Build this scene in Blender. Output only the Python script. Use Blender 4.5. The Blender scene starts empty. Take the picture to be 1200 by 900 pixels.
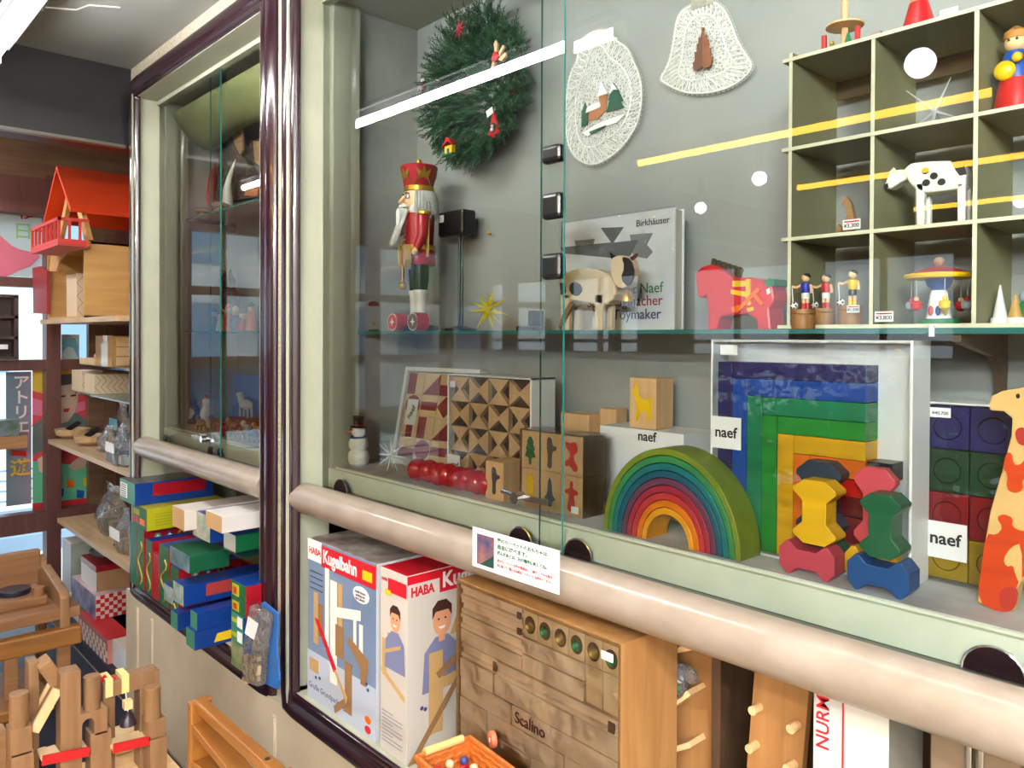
import bpy, math, random
from mathutils import Vector, Matrix
random.seed(7)
SC = bpy.context.scene
COL = SC.collection
R = math.radians

# ------------------------------------------------------------ camera, sky, lights, exposure
FPX, CY, EYE = 915.0, 405.4, 1.5
cd = bpy.data.cameras.new('camera'); cam = bpy.data.objects.new('camera', cd); COL.objects.link(cam)
cd.sensor_width = 36; cd.lens = FPX/1200*36; cd.shift_y = -(450-CY)/1200; cd.clip_start = .02; cd.clip_end = 200
CM = Matrix.Rotation(R(47.3), 4, 'Z') @ Matrix.Rotation(R(89.4), 4, 'X') @ Matrix.Rotation(R(.26), 4, 'Z')
cam.matrix_world = Matrix.Translation((0, 0, EYE)) @ CM
SC.camera = cam
SC.view_settings.view_transform = 'Standard'; SC.view_settings.look = 'None'
SC.view_settings.gamma = 1; SC.view_settings.use_curve_mapping = False
SC.view_settings.exposure = 1.1
SC.cycles.use_denoising = True
SC.cycles.max_bounces = 7; SC.cycles.diffuse_bounces = 3; SC.cycles.glossy_bounces = 4
SC.cycles.transparent_max_bounces = 24; SC.cycles.sample_clamp_indirect = 4; SC.cycles.caustics_reflective = False; SC.cycles.caustics_refractive = False

wd = bpy.data.worlds.new('sky'); SC.world = wd; wd.use_nodes = True
bg = wd.node_tree.nodes['Background']; bg.inputs[0].default_value = (.80, .90, 1, 1); bg.inputs[1].default_value = 1.7

def lamp_area(name, loc, rot, sx, sy, power, col, portal=False):
    l = bpy.data.lights.new(name, 'AREA'); l.shape = 'RECTANGLE'; l.size = sx; l.size_y = sy
    l.energy = power; l.color = col
    if portal: l.cycles.is_portal = True
    o = bpy.data.objects.new(name, l); COL.objects.link(o); o.location = loc; o.rotation_euler = rot
    return o
LAMPW, LAMPY, LAMPFILL = 56.0, 14.0, 215.0          # emission of the white, the warm and the added unseen fill tubes

# ------------------------------------------------------------ helpers
def W(u, v, x=None, y=None, z=None):
    """point on the axis plane x=, y= or z= (metres) under a 1200x900 pixel"""
    d = CM.to_3x3() @ Vector(((u-600)/FPX, -(v-CY)/FPX, -1))
    o = Vector((0, 0, EYE))
    t = x/d.x if x is not None else y/d.y if y is not None else (z-EYE)/d.z
    return o + d*t
def X(u, y, v=500): return W(u, v, y=y).x
def Z(u, v, y): return W(u, v, y=y).z
def PX(pts, y):
    return [(W(u, v, y=y).x, W(u, v, y=y).z) for u, v in pts]

def lin(c):
    c = c/255
    return c/12.92 if c <= .04045 else ((c+.055)/1.055)**2.4
MATS = {}
def mat(name, col, rough=.5, metal=0, kind=None, spec=.5, col2=None, scale=20, bump=0, alpha=1, emit=0, coat=0, axis=0):
    if name in MATS: return MATS[name]
    m = bpy.data.materials.new(name); MATS[name] = m; m.use_nodes = True
    nt = m.node_tree; b = nt.nodes['Principled BSDF']
    c = tuple(lin(k) for k in col)+(1,)
    b.inputs['Base Color'].default_value = c; b.inputs['Roughness'].default_value = rough
    b.inputs['Metallic'].default_value = metal; b.inputs['Specular IOR Level'].default_value = spec
    b.inputs['Alpha'].default_value = alpha; b.inputs['Coat Weight'].default_value = coat
    if emit:
        b.inputs['Emission Color'].default_value = c; b.inputs['Emission Strength'].default_value = emit
    if kind:
        tc = nt.nodes.new('ShaderNodeTexCoord'); mp = nt.nodes.new('ShaderNodeMapping')
        nt.links.new(tc.outputs['Object'], mp.inputs[0])
        n = nt.nodes.new('ShaderNodeTexNoise'); n.inputs['Scale'].default_value = scale; n.inputs['Detail'].default_value = 5
        if kind == 'wood':
            s = [9, 9, 9]; s[axis] = .8; mp.inputs['Scale'].default_value = s
            n.inputs['Distortion'].default_value = .6
        nt.links.new(mp.outputs[0], n.inputs['Vector'])
        r = nt.nodes.new('ShaderNodeValToRGB'); r.color_ramp.elements[0].position = .32; r.color_ramp.elements[1].position = .68
        c2 = tuple(lin(k) for k in (col2 or [k*.82 for k in col]))+(1,)
        r.color_ramp.elements[0].color = c2; r.color_ramp.elements[1].color = c
        nt.links.new(n.outputs['Fac'], r.inputs[0]); nt.links.new(r.outputs[0], b.inputs['Base Color'])
        if bump:
            bp = nt.nodes.new('ShaderNodeBump'); bp.inputs['Strength'].default_value = bump; bp.inputs['Distance'].default_value = .01
            nt.links.new(n.outputs['Fac'], bp.inputs['Height']); nt.links.new(bp.outputs[0], b.inputs['Normal'])
    return m
def emat(name, col, s):
    m = bpy.data.materials.new(name); MATS[name] = m; m.use_nodes = True
    nt = m.node_tree; nt.nodes.clear(); e = nt.nodes.new('ShaderNodeEmission'); o = nt.nodes.new('ShaderNodeOutputMaterial')
    e.inputs[0].default_value = tuple(lin(k) for k in col)+(1,); e.inputs[1].default_value = s
    nt.links.new(e.outputs[0], o.inputs[0]); return m
def glassmat(name, tint, refl=1.0, ior=1.55, rough=0.0, bump=0, milk=0):
    """thin clear sheet: see-through with a fresnel mirror"""
    m = bpy.data.materials.new(name); MATS[name] = m; m.use_nodes = True
    nt = m.node_tree; nt.nodes.clear(); N = nt.nodes.new
    t = N('ShaderNodeBsdfTransparent'); g = N('ShaderNodeBsdfGlossy'); mx = N('ShaderNodeMixShader'); o = N('ShaderNodeOutputMaterial')
    f = N('ShaderNodeFresnel'); f.inputs[0].default_value = ior
    t.inputs[0].default_value = tuple(lin(k) for k in tint)+(1,); g.inputs['Roughness'].default_value = rough
    g.inputs[0].default_value = (refl, refl, refl, 1)
    if bump:
        n = N('ShaderNodeTexNoise'); n.inputs['Scale'].default_value = bump; n.inputs['Detail'].default_value = 3
        tc = N('ShaderNodeTexCoord'); nt.links.new(tc.outputs['Object'], n.inputs['Vector'])
        bp = N('ShaderNodeBump'); bp.inputs['Strength'].default_value = .9; bp.inputs['Distance'].default_value = .02
        nt.links.new(n.outputs['Fac'], bp.inputs['Height']); nt.links.new(bp.outputs[0], g.inputs['Normal']); nt.links.new(bp.outputs[0], f.inputs['Normal'])
    nt.links.new(f.outputs[0], mx.inputs[0]); nt.links.new(t.outputs[0], mx.inputs[1]); nt.links.new(g.outputs[0], mx.inputs[2])
    if milk:
        d = N('ShaderNodeBsdfDiffuse'); d.inputs[0].default_value = (.9, .92, .95, 1); m3 = N('ShaderNodeMixShader'); m3.inputs[0].default_value = milk
        nt.links.new(mx.outputs[0], m3.inputs[1]); nt.links.new(d.outputs[0], m3.inputs[2]); nt.links.new(m3.outputs[0], o.inputs[0])
    else: nt.links.new(mx.outputs[0], o.inputs[0])
    return m
GLASS = glassmat('clear_glass', (248, 253, 251), ior=1.5)
WRAP = glassmat('plastic_wrap', (245, 247, 248), ior=1.5, rough=.05, bump=9)
BAG = glassmat('plastic_bag', (253, 254, 255), ior=1.4, rough=.08, bump=30, milk=.06)
CLEAR = glassmat('clear_side', (255, 255, 255), refl=0, ior=1.0)
SGLASS = glassmat('shelf_glass', (250, 254, 252), ior=1.25)
GEDGE = mat('glass_edge', (38, 105, 100), .15)

ORG = {}
class G:
    """collects shapes in world metres; build() links them as one mesh object"""
    def __init__(s): s.v = []; s.f = []; s.k = []; s.m = 0; s.xf = None
    def add(s, vs, fs, m=None):
        o = len(s.v)
        for p in vs:
            p = Vector(p)
            s.v.append(s.xf @ p if s.xf else p)
        for f in fs: s.f.append([i+o for i in f]); s.k.append(s.m if m is None else m)
        return s
    def box(s, x0, x1, y0, y1, z0, z1, ms=None):
        vs = [(x, y, z) for x in (x0, x1) for y in (y0, y1) for z in (z0, z1)]
        fs = [(0, 1, 3, 2), (4, 6, 7, 5), (0, 4, 5, 1), (2, 3, 7, 6), (0, 2, 6, 4), (1, 5, 7, 3)]  # -x +x -y +y -z +z
        if ms:
            o = len(s.v); s.add(vs, [])
            for f, m in zip(fs, ms): s.f.append([i+o for i in f]); s.k.append(m)
            return s
        return s.add(vs, fs)
    def rod(s, a, b, r0, r1=None, n=12, caps=True):
        a, b = Vector(a), Vector(b); r1 = r0 if r1 is None else r1
        d = (b-a).normalized(); q = d.to_track_quat('Z', 'Y').to_matrix()
        vs = []
        for c, r in ((a, r0), (b, r1)):
            for i in range(n):
                t = 2*math.pi*i/n; vs.append(c + q @ Vector((math.cos(t)*r, math.sin(t)*r, 0)))
        fs = [(i, (i+1) % n, n+(i+1) % n, n+i) for i in range(n)]
        if caps: fs += [tuple(range(n))[::-1], tuple(range(n, 2*n))]
        return s.add(vs, fs)
    def tube(s, pts, r, n=6, closed=False):
        pts = [Vector(p) for p in pts]; L = len(pts); vs = []; q0 = None
        for i, p in enumerate(pts):
            a = pts[i-1] if (i > 0 or closed) else p; b = pts[(i+1) % L] if (i < L-1 or closed) else p
            d = (b-a).normalized() if (b-a).length > 1e-9 else Vector((0, 0, 1))
            if q0 is None: q0 = d.to_track_quat('Z', 'Y').to_matrix(); pd = d
            else: q0 = pd.rotation_difference(d).to_matrix() @ q0; pd = d
            rr = r[i] if isinstance(r, (list, tuple)) else r
            for k in range(n):
                t = 2*math.pi*k/n; vs.append(p + q0 @ Vector((math.cos(t)*rr, math.sin(t)*rr, 0)))
        fs = []
        for i in range(L if closed else L-1):
            j = (i+1) % L
            for k in range(n): fs.append((i*n+k, i*n+(k+1) % n, j*n+(k+1) % n, j*n+k))
        if not closed: fs += [tuple(range(n))[::-1], tuple(range((L-1)*n, L*n))]
        return s.add(vs, fs)
    def lathe(s, c, prof, n=20, q=None):
        c = Vector(c); vs = []
        for r, z in prof:
            for i in range(n):
                t = 2*math.pi*i/n; p = Vector((math.cos(t)*max(r, 1e-5), math.sin(t)*max(r, 1e-5), z))
                vs.append(c + (q @ p if q else p))
        fs = [(j*n+i, j*n+(i+1) % n, (j+1)*n+(i+1) % n, (j+1)*n+i) for j in range(len(prof)-1) for i in range(n)]
        fs += [tuple(range(n))[::-1], tuple(range((len(prof)-1)*n, len(prof)*n))]
        return s.add(vs, fs)
    def ball(s, c, r, n=14, q=None):
        rx, ry, rz = (r, r, r) if not isinstance(r, (tuple, list)) else r
        c = Vector(c); vs = []; h = n//2+1
        for j in range(h+1):
            a = math.pi*j/h
            for i in range(n):
                t = 2*math.pi*i/n; p = Vector((math.sin(a)*math.cos(t)*rx, math.sin(a)*math.sin(t)*ry, -math.cos(a)*rz))
                vs.append(c + (q @ p if q else p))
        return s.add(vs, [(j*n+i, j*n+(i+1) % n, (j+1)*n+(i+1) % n, (j+1)*n+i) for j in range(h) for i in range(n)])
    def prism(s, poly, y0, y1, ax='y'):
        """2D polygon (x,z) extruded along y (ax='y'), or (y,z) along x (ax='x'), or (x,y) along z (ax='z')"""
        n = len(poly)
        mk = {'y': lambda a, b, d: (a, d, b), 'x': lambda a, b, d: (d, a, b), 'z': lambda a, b, d: (a, b, d)}[ax]
        vs = [mk(a, b, y0) for a, b in poly]+[mk(a, b, y1) for a, b in poly]
        ar = sum(poly[i][0]*poly[(i+1) % n][1]-poly[(i+1) % n][0]*poly[i][1] for i in range(n))
        fl = (ar > 0) != (ax in 'xz') 
        f1, f2 = tuple(range(n)), tuple(range(n, 2*n))[::-1]
        sd = [(i, n+i, n+(i+1) % n, (i+1) % n) for i in range(n)]
        fs = [f1, f2]+sd
        if not fl: fs = [f[::-1] for f in fs]
        return s.add(vs, fs)
    def build(s, name, m, parent=None, smooth=False, bevel=0, seg=2):
        me = bpy.data.meshes.new(name)
        if parent is not None: o0 = ORG[parent]
        else:
            xs = [p.x for p in s.v]; ys = [p.y for p in s.v]; zs = [p.z for p in s.v]
            o0 = Vector(((min(xs)+max(xs))/2, (min(ys)+max(ys))/2, min(zs)))
        me.from_pydata([tuple(p-o0) for p in s.v], [], s.f)
        for mm in (m if isinstance(m, (list, tuple)) else [m]): me.materials.append(mm)
        nm = len(me.materials)
        me.polygons.foreach_set('material_index', [min(k, nm-1) for k in s.k])
        if smooth:
            me.polygons.foreach_set('use_smooth', [True]*len(me.polygons)); me.set_sharp_from_angle(angle=R(38))
        me.update()
        ob = bpy.data.objects.new(name, me); COL.objects.link(ob); ORG[ob] = o0
        if parent is not None: ob.parent = parent
        else: ob.location = o0
        if bevel:
            b = ob.modifiers.new('edge', 'BEVEL'); b.width = bevel; b.segments = seg; b.limit_method = 'ANGLE'; b.angle_limit = R(40)
        return ob
def tag(o, label, cat, group=None, kind=None):
    o['label'] = label; o['category'] = cat
    if group: o['group'] = group
    if kind: o['kind'] = kind
    return o
def thing(name, label, cat, loc, group=None):
    o = bpy.data.objects.new(name, None); COL.objects.link(o); o.location = loc; o.empty_display_size = .05
    ORG[o] = Vector(loc); return tag(o, label, cat, group)
def setting(o): o['kind'] = 'structure'; return o
def kids(o): return [c for c in bpy.data.objects if c.parent == o]
def dup(root, loc, label=None, group=None, rz=0, scale=None):
    r = root.copy(); COL.objects.link(r); r.location = loc; r.rotation_euler = (0, 0, rz)
    if scale: r.scale = (scale,)*3
    if label: r['label'] = label
    if group: r['group'] = group
    for c in kids(root):
        d = c.copy(); COL.objects.link(d); d.parent = r
        for e in kids(c):
            f = e.copy(); COL.objects.link(f); f.parent = d
    return r
FACING = {'front': Matrix.Rotation(R(90), 4, 'X'), 'right': Matrix.Rotation(R(90), 4, 'Z') @ Matrix.Rotation(R(90), 4, 'X'),
          'top': Matrix.Identity(4), 'back': Matrix.Rotation(R(180), 4, 'Z') @ Matrix.Rotation(R(90), 4, 'X')}
def text(st, size, loc, m, parent, facing='front', bold=0, al='CENTER', spin=0, name='lettering', sx=1, mx=None, shear=0, fit=0):
    c = bpy.data.curves.new(name, 'FONT'); c.body = st; c.size = size; c.align_x = al; c.align_y = 'CENTER'; c.offset = bold*size
    c.extrude = .0002; c.resolution_u = 3; c.shear = shear
    t = bpy.data.objects.new('tmp', c); me = bpy.data.meshes.new_from_object(t); me.name = name
    bpy.data.objects.remove(t)
    if fit:
        w_ = max(v.co.x for v in me.vertices)-min(v.co.x for v in me.vertices); sx = fit/w_
    M = (mx or Matrix.Identity(4)) @ Matrix.Translation(Vector(loc)) @ FACING[facing] @ Matrix.Rotation(spin, 4, 'Z') @ Matrix.Diagonal((sx, 1, 1, 1))
    me.transform(Matrix.Translation(-ORG[parent]) @ M)
    me.materials.clear(); me.materials.append(m)
    o = bpy.data.objects.new(name, me); COL.objects.link(o); o.parent = parent; ORG[o] = ORG[parent]
    return o

# ------------------------------------------------------------ materials
cream = mat('cream_paint', (186, 188, 168), .5, kind='n', col2=(174, 177, 157), scale=6)
sage = mat('pale_green_paint', (238, 244, 224), .5, kind='n', col2=(224, 232, 210), scale=9)
tubep = mat('worn_cream_tube', (160, 145, 132), .32, kind='n', col2=(144, 128, 114), scale=14, coat=.3)
lacq = mat('dark_lacquer', (40, 14, 26), .2, coat=.35)
stucco = mat('stucco', (206, 198, 180), .8, kind='n', col2=(170, 160, 142), scale=160, bump=.8)
ply = mat('cream_board', (208, 194, 172), .55, kind='n', col2=(194, 180, 158), scale=5)
ceilm = mat('ceiling_paint', (160, 163, 158), .34, kind='n', col2=(138, 141, 138), scale=2.2, bump=.15)
darkw = mat('dark_wood_beam', (28, 25, 31), .45, kind='wood', col2=(19, 17, 22), scale=3, axis=1)
brownw = mat('brown_panel', (112, 84, 62), .5, kind='wood', col2=(90, 64, 46), scale=3, axis=1)
redw = mat('red_brown_frame', (104, 64, 58), .4, kind='wood', col2=(86, 50, 46), scale=3, axis=2)
backm = mat('grey_backing', (156, 159, 156), .7, kind='n', col2=(145, 148, 146), scale=4, bump=.25)
lowback = mat('brown_back_panel', (84, 62, 44), .5, kind='wood', col2=(62, 44, 30), scale=3, axis=2)
beech = mat('beech', (230, 190, 142), .42, kind='wood', col2=(214, 170, 120), scale=4, axis=2)
beechx = mat('beech_lengthwise', (214, 170, 120), .42, kind='wood', col2=(194, 146, 98), scale=4, axis=0)
maple = mat('maple', (234, 202, 156), .42, kind='wood', col2=(222, 186, 136), scale=4, axis=2)
pine = mat('pine', (172, 126, 78), .45, kind='wood', col2=(150, 104, 58), scale=4, axis=2)
white = mat('white_card', (240, 240, 240), .5)
whitew = mat('white_plastic', (244, 244, 244), .3)
black = mat('black_plastic', (16, 16, 18), .3)
ink = mat('black_ink', (28, 28, 34), .5)
chrome = mat('chrome', (210, 210, 212), .12, metal=1)
silver = mat('silver_foil', (214, 216, 222), .35, metal=.5)
gold = mat('gold_paint', (214, 168, 70), .3, metal=.8)
red = mat('red_paint', (196, 26, 34), .35)
redd = mat('deep_red_stain', (150, 24, 34), .35, kind='wood', col2=(128, 18, 28), scale=4)
blue = mat('blue_paint', (22, 78, 168), .35)
green = mat('green_paint', (20, 120, 70), .35)
yellow = mat('yellow_paint', (240, 196, 20), .35)
orange = mat('orange_paint', (246, 110, 16), .35)
skin = mat('painted_skin', (238, 196, 150), .4)
redink = mat('red_ink', (206, 28, 40), .5)
bluebox = mat('blue_carton', (10, 54, 132), .35)
greenbox = mat('green_carton', (12, 96, 56), .35)
redbox = mat('red_carton', (158, 16, 32), .35)
yellowbox = mat('yellow_carton', (176, 172, 20), .4)
kraft = mat('kraft_card', (196, 156, 108), .6)
tealbox = mat('teal_carton', (62, 132, 110), .4)
WHITEC = mat('doll_white', (240, 236, 226), .5)
# ------------------------------------------------------------ the shop shell
XW, XL, XR, YB, CZ = -5.0, -3.40, 2.2, -4.6, 2.585
GY = 1.10                                   # plane of the sliding glass
g = G(); g.box(-5.2, XR+.1, YB-.1, 1.7, -.1, 0); setting(g.build('floor', mat('floor_board', (150, 132, 108), .4, kind='wood', scale=3, axis=0)))
g = G(); g.box(-5.2, XR+.1, YB-.1, 1.7, CZ, CZ+.1); setting(g.build('ceiling', ceilm))
g = G()                                      # hairline cracks in the ceiling paint
for pts in ([(-2.35, .62), (-2.45, .66), (-2.52, .70), (-2.62, .74), (-2.66, .79)], [(-2.95, .62), (-2.9, .70), (-2.83, .72), (-2.78, .80)], [(-3.0, .45), (-2.97, .55), (-2.98, .62)]):
    g.tube([(x, y, CZ-.001) for x, y in pts], .003, 4)
setting(g.build('trim_1', mat('crack_filler', (205, 206, 200), .6)))
# front of the showcase block: stucco bands round the two openings
C1 = dict(x0=-3.32, x1=-2.175); C2 = dict(x0=-1.99, x1=1.10); ZB, ZT = .53, 2.455
y0, y1 = 1.02, 1.50
g = G()
g.box(XL, XR+.1, y0, y1, ZT, CZ)
g.box(XL, C1['x0'], y0, y1, 0, ZT); g.box(C1['x1'], C2['x0'], y0, y1, 0, ZT)
g.box(C2['x1'], XR+.1, y0, y1, 0, ZT)
g.box(XL, XR+.1, 1.44, 1.50, 0, ZT)
setting(g.build('wall_front', stucco))
g = G(); g.box(XL+.001, XR, 1.0, 1.44, 0, ZB-.06)
setting(g.build('wall_base', ply))
for i, xx in enumerate((W(161, 800, y=1.0).x, W(178, 800, y=1.0).x, W(320, 850, y=1.0).x)):
    g = G(); g.box(xx, xx+.018, .992, 1.0, .0, ZB-.1); o = setting(g.build('trim_%d' % (i+2), ply))
# ceiling beam across the far end and the brown panel behind it
g = G(); g.box(-3.60, XL-.002, YB, 1.55, 2.275, CZ); setting(g.build('trim_6', darkw))
g = G(); g.box(XL-.03, XL+.004, YB, 1.0, 2.262, 2.274); setting(g.build('trim_7', mat('metal_strip', (120, 118, 112), .3, metal=.8)))
# left side wall behind the open shelves
g = G(); g.box(-5.1, XL, 1.50, 1.6, 0, CZ); setting(g.build('wall_left', brownw))
# far window wall at x = XW
WY0, WY1 = -4.6, 1.5
zt = 2.30
g = G(); g.box(XW-.12, XW, WY0, WY1, W(10, 212, x=XW).z, CZ); g.box(XW-.12, XW, WY0, WY1, -.0, .06)
setting(g.build('wall_far', brownw))
posts = [W(62, 400, x=XW).y, W(142, 400, x=XW).y]
posts = [posts[0]-2.1, posts[0]-1.4, posts[0]-.7, posts[0], posts[1]]
while posts[0] > WY0+.3: posts.insert(0, posts[0]-.7)
pw = .036
g = G()
for p in posts: g.box(XW-.08, XW+.02, p-pw, p+pw, .06, 2.40)
setting(g.build('window_frame', redw))
g = G()
for (v0, v1, u, d) in ((247, 207, 10, .02), (432, 423, 58, .0), (334, 326, 10, .0), (626, 606, 10, .01)):
    za, zb = W(u, v0, x=XW).z, W(u, v1, x=XW).z
    g.box(XW-.07, XW+.012+d, WY0, WY1, za-.008, zb+.008)
setting(g.build('window_rail', redw))
g = G(); g.box(XW-.06, XW+.16, WY0, .93, W(10, 522, x=XW).z, W(10, 508, x=XW).z); setting(g.build('window_ledge', mat('ledge_wood', (176, 128, 86), .4, kind='wood', scale=3, axis=1)))
g = G(); g.box(XW-.05, XW+.0, W(104, 400, x=XW).y, W(122, 400, x=XW).y, .1, 2.3); g.box(XW-.03, XW+.01, W(122, 400, x=XW).y, 1.5, .1, 2.3)
setting(g.build('trim_8', brownw))
ys = [WY0]+posts+[WY1]
for i in range(len(ys)-1):
    g = G(); a, b = ys[i], ys[i+1]
    g.box(XW-.036, XW-.03, a+pw, b-pw, .06, 2.31, [0, 1, 1, 1, 1, 1]); w = setting(g.build('window_%d' % (i+1), [GLASS, CLEAR]))
# back wall behind the camera, with a glazed shop front, and the right-hand wall
g = G()
g.box(-5.1, XR, YB-.1, YB, 0, .55); g.box(-4.7, -2.2, YB-.02, YB+.3, .55, 1.35); g.box(-5.1, XR, YB-.1, YB, 2.2, CZ)
for a, b in ((-5.1, -4.7), (-3.6, -3.3), (-2.2, XR)): g.box(a, b, YB-.1, YB, .55, 2.2)
setting(g.build('wall_back', brownw))
for i, (a, b) in enumerate(((-4.7, -3.6), (-3.3, -2.2))):
    g = G(); g.box(a, b, YB-.06, YB-.054, .55, 2.2, [1, 1, 1, 0, 1, 1]); o = setting(g.build('window_%d' % (i+20), [GLASS, CLEAR]))
    g = G(); g.box(a, b, YB-.05, YB+.01, 1.45, 1.49); g.box((a+b)/2-.02, (a+b)/2+.02, YB-.05, YB+.01, .55, 2.2); setting(g.build('window_rail', redw))
g = G(); g.box(XR, XR+.1, YB, 1.5, 0, CZ); setting(g.build('wall_right', mat('pale_wall', (226, 222, 210), .7)))
# outside: paving, kerb railing and pale building fronts beyond the glass
pave = mat('sunlit_paving', (226, 226, 224), .8, kind='n', scale=3)
g = G(); g.box(-26, -5.12, -14, 14, -.12, -.02); g.box(-26, 8, -14, YB-.12, -.12, -.02); setting(g.build('ground', pave))
g = G()
for i in range(7): g.box(-6.35-i*.05, -6.33-i*.05, -4, 5, .12+i*.065, .135+i*.065)
g.box(-6.7, -6.3, -4, 5, -.02, .10)
tag(g.build('street_bench', mat('pale_blue_slats', (150, 178, 200), .5)), 'pale blue slatted kerbside bench seen through the lowest window panes', 'bench')
for nm, xx, ya, yb, h, c, lb in (('building', -14, -12, 0.5, 6, (214, 216, 216), 'pale building front across the street behind the left panes'), ('building', -15, 1.2, 9, 4.5, (196, 206, 214), 'bluish building front across the street right of the post')):
    r = thing(nm, lb, 'building', (xx, (ya+yb)/2, 0))
    g = G(); g.box(xx-2, xx, ya, yb, 0, h); g.build('facade', mat('facade'+str(xx), c, .8), r)
    for k in range(int((yb-ya)/1.6)):
        for l in range(2):
            g = G(); yy = ya+.5+k*1.6; g.box(xx-.02, xx+.03, yy, yy+.9, .9+l*1.9, 2.1+l*1.9); g.build('window', mat('far_window', (120, 150, 176), .2), r)
r = thing('street_tree', 'blurred green roadside tree across the street behind the shop windows', 'tree', (-10, -6.4, 0))
g = G(); g.rod((-10, -6.4, 0), (-10, -6.4, 2), .09, .06); g.build('trunk', redw, r)
g = G()
for k in range(26):
    a = random.random()*6.28; g.ball((-10+math.cos(a)*random.random(), -6.4+math.sin(a)*random.random(), 2.2+random.random()*1.4), .35, 8)
g.build('crown', mat('leaf_green', (86, 130, 70), .7, kind='n', scale=8), r)

# ------------------------------------------------------------ posters in the window (flat prints hung outside the glass)
def poster(name, lb, u0, v0, u1, v1, x, m):
    a = W(u0, v0, x=x); b = W(u1, v1, x=x)
    r = thing(name, lb, 'banner' if 'banner' in name else 'poster', (x, (a.y+b.y)/2, min(a.z, b.z)))
    g = G(); g.box(x-.004, x, a.y, b.y, b.z, a.z); g.build('sheet', m, r); return r, a, b
xp = XW-.10
def yz(pts, x=xp): return [(W(u, v, x=x).y, W(u, v, x=x).z) for u, v in pts]
r, a, b = poster('pink_banner', 'translucent white banner with pink brush shape and red character, top left pane', -60, 240, 56, 326, xp, mat('banner_cloth', (206, 222, 236), .7))
g = G(); g.prism(yz([(-60, 262), (0, 276), (14, 288), (22, 292), (40, 296), (47, 300), (36, 312), (20, 318), (8, 324), (-60, 326)]), xp, xp+.002, 'x'); g.build('brush_shape', mat('pink_ink', (240, 120, 150), .6), r)
text('横', .10, W(32, 249, x=xp+.003), redink, r, 'right', .01)
text('日', .10, W(27, 272, x=xp+.003), mat('pale_green_ink', (150, 205, 150), .6), r, 'right', .01)
r, a, b = poster('shop_banner', 'grey-blue banner with large white vertical characters in the left pane', 7, 436, 37, 590, xp-.05, mat('banner_grey', (120, 140, 160), .7))
for i, ch in enumerate('アトリエ'):
    text(ch, .085, W(25, 449+i*17.5, x=xp-.045), white, r, 'right', .02)
text('遊', .10, W(24, 549, x=xp-.045), yellow, r, 'right', .02)
g = G(); g.prism(yz([(14, 527), (31, 529), (31, 535), (14, 534)], xp-.045), xp-.049, xp-.045, 'x'); g.build('red_bar', redink, r)
r, a, b = poster('toy_poster', 'colourful poster of a child playing with marble track, behind window post', 38, 434, 118, 608, xp, mat('poster_red', (226, 70, 80), .6))
def pp(name, pts, m, d=.002): g = G(); g.prism(yz(pts, xp+d), xp+d-.0015, xp+d, 'x'); return g.build(name, m, r)
pp('swoosh', [(38, 434), (100, 434), (100, 446), (72, 452), (54, 462), (38, 458)], mat('poster_yellow', (236, 196, 60), .6))
pp('swoosh', [(38, 466), (70, 476), (100, 470), (100, 480), (70, 490), (38, 486)], mat('poster_pink', (240, 120, 160), .6))
pp('play_mat', [(38, 540), (118, 548), (118, 590), (38, 590)], mat('poster_green', (110, 196, 160), .6))
pp('caption_band', [(38, 590), (118, 582), (118, 600), (38, 606)], redink, .003)
pp('shirt', [(38, 500), (50, 490), (64, 486), (90, 484), (108, 496), (112, 530), (90, 520), (60, 520), (46, 530), (38, 534)], mat('poster_shirt', (112, 122, 118), .6), .003)
pp('face', [(69, 450), (74, 446), (84, 445), (91, 452), (92, 466), (88, 482), (80, 494), (72, 496), (66, 486), (64, 466)], mat('poster_skin', (226, 184, 166), .6), .004)
pp('hair', [(66, 462), (65, 448), (72, 439), (84, 438), (93, 446), (94, 460), (91, 452), (84, 450), (72, 452)], mat('poster_hair', (70, 62, 66), .6), .005)
pp('eye', [(70, 464), (77, 463), (77, 465), (70, 466)], ink, .006); pp('eye', [(83, 463), (89, 462), (89, 464), (83, 465)], ink, .006)
pp('mouth', [(74, 479), (82, 478), (80, 483), (75, 483)], redink, .006)
pp('arm', [(44, 538), (54, 532), (58, 546), (52, 556), (46, 552)], MATS['poster_skin'], .004); pp('arm', [(80, 546), (92, 536), (104, 540), (98, 548), (86, 552)], MATS['poster_skin'], .004)
for (u, v, c) in ((58, 560, yellow), (66, 572, blue), (78, 562, orange), (90, 574, blue), (98, 560, yellow)):
    pp('printed_block', [(u, v), (u+9, v+1), (u+8, v+10), (u, v+9)], c, .004)
g = G(); c = W(118, 566, x=xp+.006)
g.prism([(c.y+math.cos(t*.35)*.075, c.z+math.sin(t*.35)*.085) for t in range(18)], xp+.005, xp+.007, 'x'); g.build('red_disc', mat('poster_disc', (224, 66, 56), .6), r)
text('真似', .07, W(117, 560, x=xp+.009), white, r, 'right', .02); text('体験', .07, W(117, 573, x=xp+.009), white, r, 'right', .02)
r, a, b = poster('sky_poster', 'white and sky blue print hung in the pane right of the post', 72, 392, 93, 422, xp, mat('poster_white', (220, 232, 238), .6))
pp('blue_patch', [(74, 398), (88, 396), (92, 406), (92, 420), (86, 408), (80, 406), (73, 412)], mat('sky_blue_ink', (120, 190, 220), .6))
r, a, b = poster('blue_picture_poster', 'large blue picture poster on window, mirrored in the narrow case glass', -700, 430, -120, 530, xp, mat('poster_blue', (90, 130, 210), .6))
r.location.y = -.1; 

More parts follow.
